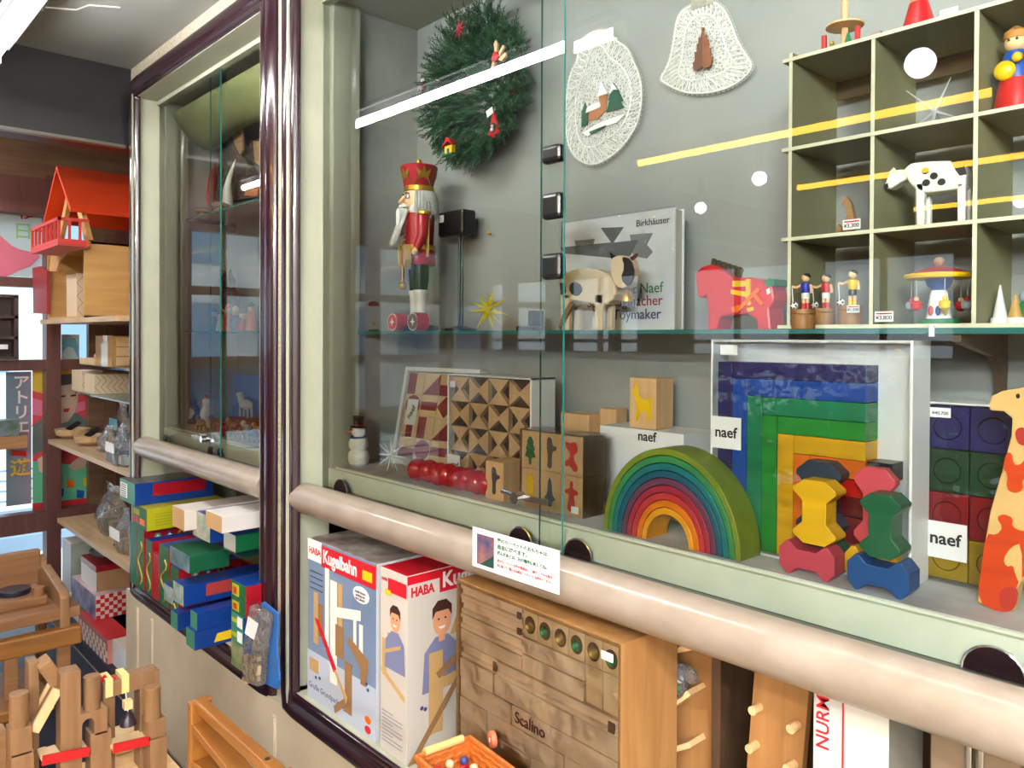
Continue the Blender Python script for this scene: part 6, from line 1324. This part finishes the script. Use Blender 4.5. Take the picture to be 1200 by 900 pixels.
# ------------------------------------------------------------ open shelves between the block and the windows
swood = mat('shelf_wood', (206, 172, 132), .4, kind='wood', scale=3, axis=0)
XA, XB = XW+.14, XL-.01
def shelf(lb, z, y0, x0, th, m, y1=1.49, x1=None):
    g = G(); g.box(x0, x1 or XB, y0, y1, z-th, z, [2, 2, 0, 1, 2, 2] if m is GLASS else None); return tag(g.build('wall_shelf', [m, CLEAR, GEDGE] if m is GLASS else m), lb, 'shelf')
shelf('wooden wall shelf at eye level carrying the orange-roofed doll house', 1.583, .965, -4.72, .022, swood)
shelf('small glass shelf with drawer chest below the doll house shelf', 1.352, 1.10, X(92, 1.10, 430), .008, GLASS)
shelf('glass shelf with patterned boxes, lower of the two glass ones', 1.205, 1.10, X(88, 1.10, 460), .008, GLASS)
shelf('wooden wall shelf with bowls and plastic bags at sill height', .932, 1.03, XA, .022, swood)
shelf('wooden wall shelf with slatted top below the sill shelf', .534, 1.03, XA+.2, .022, swood)
g = G(); g.box(XA+.1, XB, 1.0, 1.49, 0, .062); o = tag(g.build('low_plinth', mat('navy_board', (20, 22, 44), .4)), 'dark navy plinth board near the floor under the stacked gift boxes', 'shelf')
# doll house
hz0 = 1.5835; hx0, hx1, hy0, hy1 = -4.66, -3.955, .985, 1.40; hz1 = Z(103, 281, hy0)
hp = mat('house_ply', (200, 156, 96), .5, kind='wood', col2=(186, 140, 80), scale=3, axis=1); rf = mat('roof_orange', (216, 66, 22), .5, kind='n', col2=(200, 56, 18), scale=6)
r = thing('doll_house', 'large plywood doll house with orange roof and red balcony on wall shelf', 'doll house', ((hx0+hx1)/2, hy0, hz0))
g = G(); g.box(hx1-.012, hx1, hy0, hy1, hz0, hz1); g.build('side_wall', hp, r); g = G(); g.box(hx0, hx0+.012, hy0, hy1, hz0, hz1); g.build('side_wall', hp, r)
g = G(); g.box(hx0, hx1, hy1-.01, hy1, hz0, hz1); g.build('back_wall', hp, r); g = G(); g.box(hx0, hx1, hy0, hy1, hz0, hz0+.01); g.build('house_floor', hp, r); g = G(); g.box(hx0, hx1, hy0, hy1, hz1-.01, hz1); g.build('upper_floor', hp, r)
g = G(); g.prism(PX([(62, 293), (103, 281), (107, 285), (104, 290), (80, 297), (72, 305), (68, 318), (60, 318)], hy0), hy0-.008, hy0); g.build('arch_front', hp, r)
xm_ = W(66, 194, y=hy0-.06).x; apex = W(66, 194, y=hy0-.06).z-.06
for s in (-1, 1):
    g = G(); g.prism([(xm_, apex-.03), (xm_+s*.24, hz1), (xm_+s*.31, hz1), (xm_+s*.02, apex+.01)], hy0, hy0+.02); g.build('gable_beam', hp, r)
g = G(); n_ = Vector((.62, 0, .78)); t = .012
q0, q1 = W(66, 194, y=hy0-.06), W(83, 244, y=hy0-.06); a0 = (q0.x, q0.z); a1 = (q1.x, q1.z); xm_ = q0.x-.0
g.prism([a0, a1, (a1[0]-.01, a1[1]-.014), (a0[0], a0[1]-.02)], hy0-.06, hy1+.02); g.build('roof_panel', rf, r)
a1 = (2*a0[0]-a1[0], a1[1]); g = G(); g.prism([a0, a1, (a1[0]+.01, a1[1]-.014), (a0[0], a0[1]-.02)], hy0-.06, hy1+.02); g.build('roof_panel', rf, r)
by0 = .86; bx0, bx1 = X(36, by0, 290), X(68, by0, 290); bz = Z(56, 291, by0); bt = Z(56, 259, by0)
bal = mat('balcony_red', (196, 52, 44), .45)
g = G(); g.box(bx0, bx1, by0, hy0, bz, bz+.03); g.build('balcony_floor', bal, r)
fl_ = g = G(); g.box(bx0, bx1, by0, by0+.012, bt-.014, bt); g.box(bx0, bx0+.012, by0, hy0, bt-.014, bt); g.box(bx1-.012, bx1, by0, hy0, bt-.014, bt); o = g.build('balcony_rail', bal, r)
for k in range(8): xx = bx0+.004+(bx1-bx0-.018)*k/7; g = G(); g.box(xx, xx+.010, by0+.001, by0+.011, bz+.03, bt-.014); g.build('baluster', bal, r)
for k in range(1, 3): yy = by0+(hy0-by0)*k/3; g = G(); g.box(bx1-.011, bx1-.001, yy, yy+.01, bz+.03, bt-.014); g.build('baluster', bal, r)
g = G(); P = PX([(38, 314), (47, 312), (55, 318), (55, 368), (39, 367)], .975); g.prism(P, .975, .99); g.build('red_shutter', mat('shutter_red', (150, 34, 44), .5), r)
parq = mat('parquet_print', (214, 190, 160), .5); pl_ = mat('parquet_line', (110, 84, 70), .5)
def patbox(lb, u0, u1, z0, h, y, d, nm='parquet_box'):
    xa, xb = X(u0, y, 450), X(u1, y, 450); r = thing(nm, lb, 'box', ((xa+xb)/2, y, z0)); g = G(); g.box(xa, xb, y, y+d, z0, z0+h); g.build('box_body', parq, r, bevel=.001)
    k = 0; s = .028; yy = y
    while yy < y+d-s*.5:
        zz_ = z0+.004
        while zz_ < z0+h-.012:
            g = G(); e = .0022; L = min(s*1.1, z0+h-zz_-.003); Ly = min(s, y+d-yy-.002)
            if k % 2: g.prism([(yy, zz_), (yy+e, zz_), (yy+Ly, zz_+L), (yy+Ly-e, zz_+L)], xb, xb+.0012, 'x')
            else: g.prism([(yy, zz_+L), (yy+e, zz_+L), (yy+Ly, zz_), (yy+Ly-e, zz_)], xb, xb+.0012, 'x')
            g.build('inlay_line', pl_, r); k += 1; zz_ += s*1.15
        yy += s; k += 1
    return r
patbox('wrapped box with basket-weave inlay standing inside the doll house', 78, 90, hz0+.0105, .21, 1.02, .12)
patbox('low basket-weave box at right on the lower glass shelf', 99, 111, 1.2055, .10, 1.12, .30)
patbox('small basket-weave box with coloured drawers on the lower glass shelf', 84, 96, 1.2055, .11, 1.12, .10)
xa, xb = X(84, 1.118, 450), X(96, 1.118, 450)
# drawer chest
y = 1.13; xa, xb = X(112, y, 420), X(131, y, 420); r = thing('drawer_chest', 'tiny wooden chest of three drawers on the upper glass shelf', 'chest', ((xa+xb)/2, y, 1.3525)); g = G(); g.box(xa, xb, y, y+.24, 1.3525, 1.50); g.build('chest_body', hp, r)
for k in range(3): 
    z = 1.358+k*.046; g = G(); g.box(xb, xb+.006, y+.02, y+.22, z, z+.040); d_ = g.build('drawer', maple, r, bevel=.001); g = G(); g.ball((xb+.010, y+.12, z+.02), .006, 8); g.build('knob', red, d_)
y = 1.12; xa, xb = X(93, y, 420), X(110, y, 420); r = thing('small_tray', 'small pale tray of pink sweets-like beads on the upper glass shelf', 'tray', ((xa+xb)/2, y, 1.3525)); g = G(); g.box(xa, xb, y, y+.15, 1.3525, 1.385); g.build('tray', maple, r, bevel=.002)
g = G(); q = random.Random(6); [g.ball((q.uniform(xa+.02, xb-.02), y+q.uniform(.02, .13), 1.395), .014, 8) for _ in range(14)]; o = g.build('beads', mat('pink_bead', (230, 190, 200), .3), r); o['kind'] = 'stuff'
p = W(128, 404, y=1.12); r = thing('jar', 'pale glass jar in front of the drawer chest', 'jar', (p.x-.05, 1.14, 1.3525)); 
g = G(); g.lathe((p.x-.09, 1.14, 1.3525), [(.03, 0), (.032, .01), (.032, .11), (.022, .12), (.022, .13)], 16); g.build('jar_body', mat('milky', (220, 226, 232), .2), r, True); g = G(); g.lathe((p.x-.09, 1.14, 1.4825), [(.024, 0), (.024, .02)], 16); g.build('lid', silver, r)
# bowls and bags on the sill shelf
for i, (u, ra, lb) in enumerate(((78, .09, 'flat oval wooden dish at the window end of sill shelf'), (100, .085, 'round wooden bowl wrapped in film, right of the flat dish'))):
    p = W(u, 515, y=1.12); x = p.x; r = thing('wooden_bowl', lb, 'bowl', (x, 1.15, .9325)); g = G(); g.lathe((x, 1.15, .9325), [(ra*.55, 0), (ra*.9, .02), (ra, .05), (ra*.93, .05), (ra*.5, .012)], 22); g.build('bowl', swood, r, True)
    for k in range(3): g = G(); g.rod((x-.04+k*.04, 1.13, .98), (x+.02+k*.03, 1.17, 1.02), .006, n=8); g.build('dark_stick', black, r)
def bag(lb, u0, v0, u1, v1, y, zb, cont, d=.08, nm='plastic_bag', tagm=None):
    a, b = W(u0, v0, y=y), W(u1, v1, y=y); zt_ = W((u0+u1)/2, v0, y=y).z; w = b.x-a.x; cx = (a.x+b.x)/2; r = thing(nm, lb, 'bag', (cx, y+d/2, zb)); h = zt_-zb
    q = random.Random(int(u0*7)); g = G(); n = 12; vs = []; L = 7
    for j in range(L):
        t = j/(L-1); k = [1, 1.05, 1, .95, .8, .5, .75][j]; kd = [.9, 1, 1, .8, .5, .2, .3][j]
        for i in range(n): th = 2*math.pi*i/n; m_ = 1+q.uniform(-.12, .12); vs.append((cx+w/2*k*m_*math.cos(th), y+d/2+d/2*kd*m_*math.sin(th), zb+h*t+(0 if j == 0 else q.uniform(-.01, .01))))
    fs = [(j*n+i, j*n+(i+1) % n, (j+1)*n+(i+1) % n, (j+1)*n+i) for j in range(L-1) for i in range(n)]+[tuple(range(n))[::-1]]
    g.add(vs, fs); g.build('clear_bag', BAG, r, True)
    for k in range(4): g = G(); xx = cx+(k-1.5)*w*.2; g.box(xx-w*.09, xx+w*.09, y+d*.3, y+d*.7, zb+.004, zb+h*(.25+.15*((k*3) % 3))); g.build('packed_piece', cont[k % len(cont)], r, bevel=.003)
    if tagm: g = G(); g.box(cx-w*.3, cx+w*.3, y-.012, y-.008, zb+h*.35, zb+h*.6); g.build('label_card', tagm, r)
bag('front clear bag with white label at the right end of the sill shelf', 124, 500, 139, 540, 1.0+.03, .9325, [WHITEC, MATS['gondola_grey']], .08, tagm=white)
bag('crumpled clear bag behind the wooden bowl', 108, 500, 121, 525, 1.10, .9325, [WHITEC, silver], .10)
bag('hanging blue-white package behind the bags near the case frame', 128, 470, 142, 500, 1.24, .9325, [WHITEC, MATS['sky_blue_ink']], .08, tagm=MATS['sky_blue_ink'])
bag('large crumpled bag with olive pieces on the slatted shelf', 104, 572, 127, 625, 1.10, .5345, [MATS['carved_brown'], mat('olive_piece', (96, 96, 60), .6)], .14)
bag('clear bag of pale wooden pieces at the front right of the slatted shelf', 128, 600, 146, 650, 1.06, .5345, [maple, kraft], .10, tagm=white)
g = G(); a = W(110, 572, y=1.0); g.box(a.x, a.x+.16, 1.05, 1.2, .9325, .99); tag(g.build('grey_box', mat('slate_box', (96, 106, 124), .5)), 'slate grey box under the bags on the sill shelf', 'box')
for k in range(9): g = G(); x = XA+.35+k*.12; g.box(x, x+.09, 1.05, 1.45, .5345, .5405); 
# boxes on the plinth
PZ = .0625
def gbox(lb, u0, u1, y, z0, z1, d, mf, ms, mt, vv, nm='gift_box'):
    xa, xb = X(u0, y, vv), X(u1, y, vv); r = thing(nm, lb, 'box', ((xa+xb)/2, y, z0)); g = G(); g.box(xa, xb, y, y+d, z0, z1, [0, 1, 0, 0, 0, 2]); g.build('box_body', [mf, ms, mt], r, bevel=.001); return r, xa, xb
z1 = Z(112, 727, 1.04)
r, xa, xb = gbox('red and white checked box with dark printed front, under the kraft box', 84, 112, 1.04, z1, Z(112, 699, 1.04), .40, mat('dark_print', (60, 60, 120), .4, kind='n', col2=(190, 190, 220), scale=12), mat('check_white', (236, 222, 214), .5), mat('print_top', (210, 180, 190), .4), 710)
zt_ = Z(112, 699, 1.04); s = (zt_-z1)/6
for i in range(16):
    for j in range(6):
        if (i+j) % 2 == 0 and i*s < .39: g = G(); g.box(xb, xb+.0015, 1.042+i*s, 1.042+(i+1)*s, z1+j*s, z1+(j+1)*s); g.build('red_check', redink, r)
zk = zt_+.0005; zl = Z(113, 671, 1.06); zt2 = Z(113, 664, 1.06)
r, xa, xb = gbox('open kraft and white box with red rim and plastic inside, top of the pile', 95, 113, 1.06, zk, zl, .36, white, mat('kraft_brown', (176, 136, 96), .6), white, 690); g = G(); g.box(xa, xb+.002, 1.058, 1.425, zl, zt2); g.build('red_rim', redd, r)
bag('clear plastic wrap bulging out of the kraft box', 99, 642, 113, 664, 1.09, zt2+.0005, [whitew, WHITEC], .14)
r, xa, xb = gbox('long check-sided box with red lid at the front of the plinth', 92, 126, 1.01, PZ, z1-.0005, .10, mat('small_check', (196, 120, 108), .5), MATS['small_check'], red, 760)
w_ = (xb-xa); s = .0275
for i in range(int(w_/s)):
    for j in range(int((z1-PZ)/s)):
        if (i+j) % 2: g = G(); g.box(xa+i*s, xa+(i+1)*s, 1.0085, 1.01, PZ+j*s, PZ+(j+1)*s); g.build('white_check', MATS['check_white'], r)
r, xa, xb = gbox('white carton standing on the plinth right of the check-sided box', 129, 146, 1.03, PZ, z1-.001, .40, white, mat('grey_white', (200, 198, 196), .5), mat('cream_lid', (206, 190, 168), .5), 760)
r, xa, xb = gbox('pale upright carton at the left end of the pile by the window post', 73, 83, 1.06, PZ, .42, .30, mat('pale_blue_white', (196, 206, 220), .5), mat('grey_green_side', (150, 160, 150), .5), white, 700)
r, xa, xb = gbox('white flat carton under the checked box', 80, 91, 1.05, PZ, z1-.001, .34, white, white, white, 720)
# dark hanging drawer shelf in the left pane and small box on the window ledge
x = XW+.10; a, b = W(-14, 346, x=x), W(22, 420, x=x); r = thing('wall_rack', 'dark brown pigeonhole rack hanging in front of the left window pane', 'shelf unit', (x, (a.y+b.y)/2, b.z)); dkw = mat('rack_brown', (66, 50, 46), .6)
g = G(); g.box(x-.10, x-.09, a.y, b.y, b.z, a.z); g.build('back', dkw, r); 
for z in [b.z+(a.z-b.z)*k/3 for k in range(4)]: g = G(); g.box(x-.09, x, a.y, b.y, z-.008, z+.008); g.build('shelf_board', dkw, r)
for yy in (a.y, b.y-.02): g = G(); g.box(x-.09, x, yy, yy+.02, b.z, a.z); g.build('upright', dkw, r)
g = G(); g.box(x, x+.002, b.y-.12, b.y-.05, b.z+.05, b.z+.075); g.build('white_label', white, r)
a, b = W(-6, 502, x=XW+.14), W(23, 518, x=XW+.14); zl = W(10, 508, x=XW).z+.0005; g = G(); g.box(XW+.04, XW+.14, a.y, b.y, zl, zl+.085); tag(g.build('printed_tin', mat('tin_print', (110, 120, 140), .4, kind='n', col2=(60, 90, 60), scale=20)), 'small printed grey tin standing on the window ledge at far left', 'tin')

# ------------------------------------------------------------ play workbench, far left
xw = -3.30; bw = mat('bench_wood', (148, 106, 72), .42, kind='wood', col2=(126, 86, 56), scale=3, axis=1); ho = mat('bench_honey', (156, 102, 48), .4, kind='wood', scale=3, axis=1)
r = thing('play_workbench', 'honey wooden play workbench with round black knob at the left edge', 'play furniture', (xw, .4, 0))
def wy(u, v, x=xw): p = W(u, v, x=x); return p.y, p.z
yR = wy(45, 690, xw-.40)[0]; yL = yR-.62; zt_ = wy(50, 712)[1]; zp = wy(48, 650, xw-.40)[1]
g = G(); g.box(xw-.42, xw, yL, yR+.06, zt_-.06, zt_-.02); g.build('bench_top', bw, r, bevel=.004)
g = G(); g.box(xw-.40, xw-.36, yL, yR, zt_-.02, zt_+.13); g.build('back_board', bw, r, bevel=.004)
g = G(); yy = yR-.01; g.prism([(xw-.42, 0), (xw-.38, 0), (xw-.36, zp-.03), (xw-.38, zp-.005), (xw-.42, zp)], yy, yy+.035); g.prism([(xw-.38, zt_-.1), (xw+.003, zt_-.1), (xw+.003, zt_+.02), (xw-.02, zt_+.04), (xw-.30, zt_+.08), (xw-.38, zp-.06)], yy, yy+.035); g.build('end_panel', mat('bench_end', (158, 116, 80), .42, kind='wood', scale=3, axis=2), r, bevel=.006)
g = G(); g.box(xw-.30, xw-.10, yL, yR-.03, zt_-.02, zt_+.015); g.build('raised_board', bw, r, bevel=.004)
g = G(); g.rod((xw-.20, yR-.12, zt_+.015), (xw-.20, yR-.12, zt_+.035), .055, n=26); g.build('black_knob', mat('knob_navy', (24, 28, 50), .3), r, bevel=.003); g = G(); g.rod((xw-.13, yR-.055, zt_+.015), (xw-.13, yR-.055, zt_+.045), .022, n=16); g.build('round_peg', bw, r)
g = G(); g.box(xw-.03, xw+.02, yL, yR+.06, zt_-.16, zt_-.09); g.build('front_rail', ho, r, bevel=.008)
for k in range(4): yy = yR-.02-k*.17; g = G(); g.box(xw-.02, xw+.005, yy, yy+.045, 0, zt_-.16); g.build('leg' if k in (0, 3) else 'slat', bw, r, bevel=.004)
g = G(); g.box(xw-.3, xw+.10, yL, yR-.05, .14, .18); g.build('lower_board', ho, r, bevel=.006)
g = G(); g.box(-4.9, -2.3, -.4, .99, 0, .006); o = tag(g.build('floor_mat', MATS['navy_board']), 'dark navy mat on the floor around the play workbench', 'mat')

# ------------------------------------------------------------ building block construction in the foreground
TZ = .47; xb_ = -1.92
g = G(); g.box(-2.08, -1.66, -.3, .68, TZ-.03, TZ); r = thing('low_table', 'low beech play table under the block construction, bottom left', 'table', (-2.0, .2, 0)); g.build('table_top', beech, r, bevel=.004)
for x, y in ((-2.05, -.25), (-1.69, -.25), (-2.05, .65), (-1.69, .65)): g = G(); g.box(x-.02, x+.02, y-.02, y+.02, 0, TZ-.03); g.build('leg', beech, r)
bk = mat('block_wood', (146, 110, 78), .5, kind='wood', col2=(124, 90, 60), scale=4, axis=2); bkx = mat('block_wood_cross', (152, 114, 78), .5, kind='wood', col2=(130, 94, 62), scale=4, axis=1)
GRP = 'beech building blocks of the marble construction'
def yz_(u, v, x): p = W(u, v, x=x); return p.y, p.z
def bl(lb, u0, v0, u1, v1, x=xb_, d=.045, zb=None, shape='box', nm='building_block', m=bk):
    y0, z1 = yz_(u0, v0, x); y1 = yz_(u1, v0, x)[0]; z0 = yz_((u0+u1)/2, v1, x)[1] if zb is None else zb
    z0 = max(TZ+.0005, z0); z1 = max(z1, z0+.01)
    g = G()
    if shape == 'cyl': rr = (y1-y0)/2; g.rod((x-rr, (y0+y1)/2, z0), (x-rr, (y0+y1)/2, z1), rr, n=24)
    else: g.box(x-d, x, y0, y1, z0, z1)
    o = g.build(nm, m, bevel=.0015); return tag(o, lb, 'block', GRP), (y0, y1, z0, z1)
_, c0 = bl('cube block stacked under the leftmost cylinder', 12, 857, 38, 886)
bl('bottom block of the leftmost column', 13, 886.3, 40, 900, zb=TZ+.0005)
bl('leftmost wooden cylinder standing on a cube', 12.5, 818, 36, 856.7, shape='cyl', nm='cylinder_block')
bl('tall square post block left of the middle cylinder', 71, 791, 95, 880, zb=TZ+.0005)
bl('post block carrying the sloping grooved block at the left', 34, 778, 46, 868, x=-1.97, zb=TZ+.0005)
o, _ = bl('square block below the middle arch', 106, 861, 131, 905, zb=TZ+.0005)
# arch
y0, z1 = yz_(94, 838, xb_); y1 = yz_(126, 838, xb_)[0]; z0 = yz_(118, 860.6, xb_)[1]; h = z1-z0; cy = y0+(y1-y0)*.30; rr = (y1-y0)*.22
cy = y0+.004+rr; zq = z1-.014-rr; pts = [(y0, TZ+.0005), (y0+.004, TZ+.0005)]+[(cy-rr*math.cos(R(a)), zq+rr*math.sin(R(a))) for a in range(0, 181, 20)]+[(cy+rr, z0), (y1, z0), (y1, z1), (y0, z1)]
g = G(); g.prism(pts, xb_-.045, xb_, 'x'); tag(g.build('arch_block', bk, bevel=.001), 'arched block carrying the middle wooden cylinder', 'block', GRP)
bl('middle wooden cylinder standing on the arch block', 100, 797, 120, 837.7, shape='cyl', nm='cylinder_block')
x2 = -1.90
bl('square block under the right cylinder', 174, 846, 194, 866, x=x2)
bl('lower square block of the right column', 176, 866.4, 196, 905, x=x2, zb=TZ+.0005)
bl('rightmost wooden cylinder of the construction', 172, 810, 191, 845.7, x=x2, shape='cyl', nm='cylinder_block')
bl('post block under the left end of the long beam', 121, 820, 135, 900, x=-1.95, zb=TZ+.0005); bl('post block under the right end of the long beam', 164, 806, 177, 900, x=-1.95, zb=TZ+.0005)
def beam(lb, a, b, x, th, d, m=bk, nm='building_block', gr=GRP):
    (ya, za), (yb2, zb2) = yz_(a[0], a[1], x), yz_(b[0], b[1], x); v = Vector((yb2-ya, zb2-za)).normalized(); n_ = Vector((-v.y, v.x))*th/2
    g = G(); g.prism([(ya-n_.x, za-n_.y), (yb2-n_.x, zb2-n_.y), (yb2+n_.x, zb2+n_.y), (ya+n_.x, za+n_.y)], x-d, x, 'x'); return g, m, nm
g, m, nm = beam('', (121, 811), (187, 793), -1.945, .034, .045); o = tag(g.build('long_beam', bk, bevel=.0015), 'long horizontal beam block with two yellow tape strips', 'block', GRP); 
for u in (128, 147):
    g = G(); (ya, za) = yz_(u, 809-(u-121)*.27, -1.944); g.box(-1.9925, -1.9435, ya-.008, ya+.008, za-.020, za+.022); tag(g.build('tape_strip', mat('yellow_tape', (222, 208, 140), .5)), ('left' if u < 140 else 'right')+' yellow masking tape strip round the long beam', 'tape')
for u in (121.5, 131.5):
    (ya, za) = yz_(u, 796, -1.96); r = thing('red_flower_bead', ('left' if u < 125 else 'right')+' tiny red flower bead on the long beam', 'bead', (-1.96, ya, za-.005)); g = G(); [g.ball((-1.96, ya+.006*math.cos(k*1.26), za+.006*math.sin(k*1.26)), .004, 8) for k in range(5)]; g.ball((-1.96, ya, za), .004, 8); g.build('petals', red, r)
g, m, nm = beam('', (52, 778), (70, 803), -1.95, .030, .05); tag(g.build('grooved_block', bkx, bevel=.003), 'sloping grooved block on top of the left post', 'block', GRP)
for off in (0, 1):
    pass
(ya, za), (yb2, zb2) = yz_(40, 858, -1.93), yz_(68, 808, -1.93)
r = thing('marble_ramp', 'steep grooved marble ramp leaning between the left blocks', 'block', (-1.93, (ya+yb2)/2, min(za, zb2)))
for dx, th, mm in ((-.045, .010, maple), (-.003, .010, maple), (-.024, .003, bkx)):
    v = Vector((yb2-ya, zb2-za)).normalized(); n_ = Vector((-v.y, v.x))*th; w2 = .004 if th > .005 else .018
    g = G(); g.prism([(ya-n_.x, za-n_.y), (yb2-n_.x, zb2-n_.y), (yb2+n_.x, zb2+n_.y), (ya+n_.x, za+n_.y)], -1.93+dx-w2, -1.93+dx+w2, 'x'); g.build('ramp_side' if th > .005 else 'ramp_floor', mm, r)
rr_ = mat('ramp_red', (186, 22, 30), .4)
def redramp(lb, a, b, x, steps):
    r = thing('red_ramp', lb, 'marble ramp', (x, yz_(*a, x)[0], yz_(*a, x)[1]-.02), 'red-railed ramps of the marble construction')
    for dx, yo in ((0, 0), (-.06, 0)):
        g, m, nm = beam('', (a[0], a[1]), (b[0], b[1]), x+dx, .020, .006); g.build('red_rail', rr_, r)
    for k in range(steps):
        t = (k+.5)/steps; (ya, za), (yb2, zb2) = yz_(a[0], a[1], x), yz_(b[0], b[1], x); yy, zz_ = ya+(yb2-ya)*t, za+(zb2-za)*t
        g = G(); g.box(x-.062, x-.004, yy-.009, yy+.009, zz_-.004, zz_+.003); g.build('ramp_slat', maple, r)
redramp('lower left red-railed ramp passing behind the arch column', (50, 892), (105, 881), -1.90, 5)
redramp('right red-railed ramp leading up to the right cylinder', (133, 878), (176, 868), -1.90, 5)
(ya, za) = yz_(150, 842, -1.93); r = thing('small_bell', 'small dark violet bell hanging under the long beam', 'bell', (-1.93, ya, za-.01))
g = G(); g.lathe((-1.93, ya, za-.014), [(.018, 0), (.015, .012), (.008, .024), (.003, .03)], 16); g.build('bell_body', mat('dark_violet', (46, 30, 48), .3), r, True); g = G(); g.rod((-1.93, ya, za+.014), (-1.95, ya, yz_(150, 802, -1.95)[1]-.012), .0012, n=5); g.build('string', white, r); g = G(); g.box(-1.94, -1.92, ya-.010, ya+.008, za+.024, za+.044); g.build('wooden_cube', maple, r, bevel=.001)
bl('pale flat grooved block lying behind the bell', 136, 862, 166, 880, x=-2.05, d=.05, zb=TZ+.0005, m=maple)
bl('small pale block at the far left edge', -14, 862, 8, 884, x=-1.98, zb=TZ+.0005, m=bkx)
# honey pine ball-run frame
yf = .60; hp2 = mat('honey_pine', (158, 102, 42), .35, kind='wood', col2=(136, 82, 30), scale=3, axis=0); a = W(232, 812, y=yf); b = W(334, 885, y=yf); zt_ = a.z-.008
r = thing('ball_run_frame', 'honey pine ball run frame with sloping rails, bottom left of centre', 'toy', ((a.x+b.x)/2, yf, 0))
g = G(); g.box(a.x, b.x, yf-.012, yf+.012, zt_-.022, zt_); g.build('top_rail', hp2, r, bevel=.004)
for xx in (a.x, b.x-.02): g = G(); g.box(xx, xx+.02, yf-.022, yf+.022, 0, zt_-.001); g.build('post', hp2, r, bevel=.004)
L = b.x-a.x
for k, (z0, z1) in enumerate(((-.05, -.085), (-.125, -.08), (-.13, -.17), (-.21, -.17), (-.25, -.29), (-.34, -.30))):
    g = G(); g.prism([(a.x+.015, zt_+z0-.008), (b.x-.015, zt_+z1-.008), (b.x-.015, zt_+z1+.008), (a.x+.015, zt_+z0+.008)], yf-.02, yf+.02); g.build('sloping_rail', hp2, r, bevel=.002)
g = G(); p = W(322, 886, y=yf-.013); g.box(b.x-.05, b.x-.036, yf-.0130, yf-.012, zt_-.018, zt_-.006); g.build('white_sticker', white, r); g = G(); g.rod((b.x-.065, yf, zt_), (b.x-.065, yf, zt_+.0008), .005, n=12); g.build('screw_hole', ink, r)
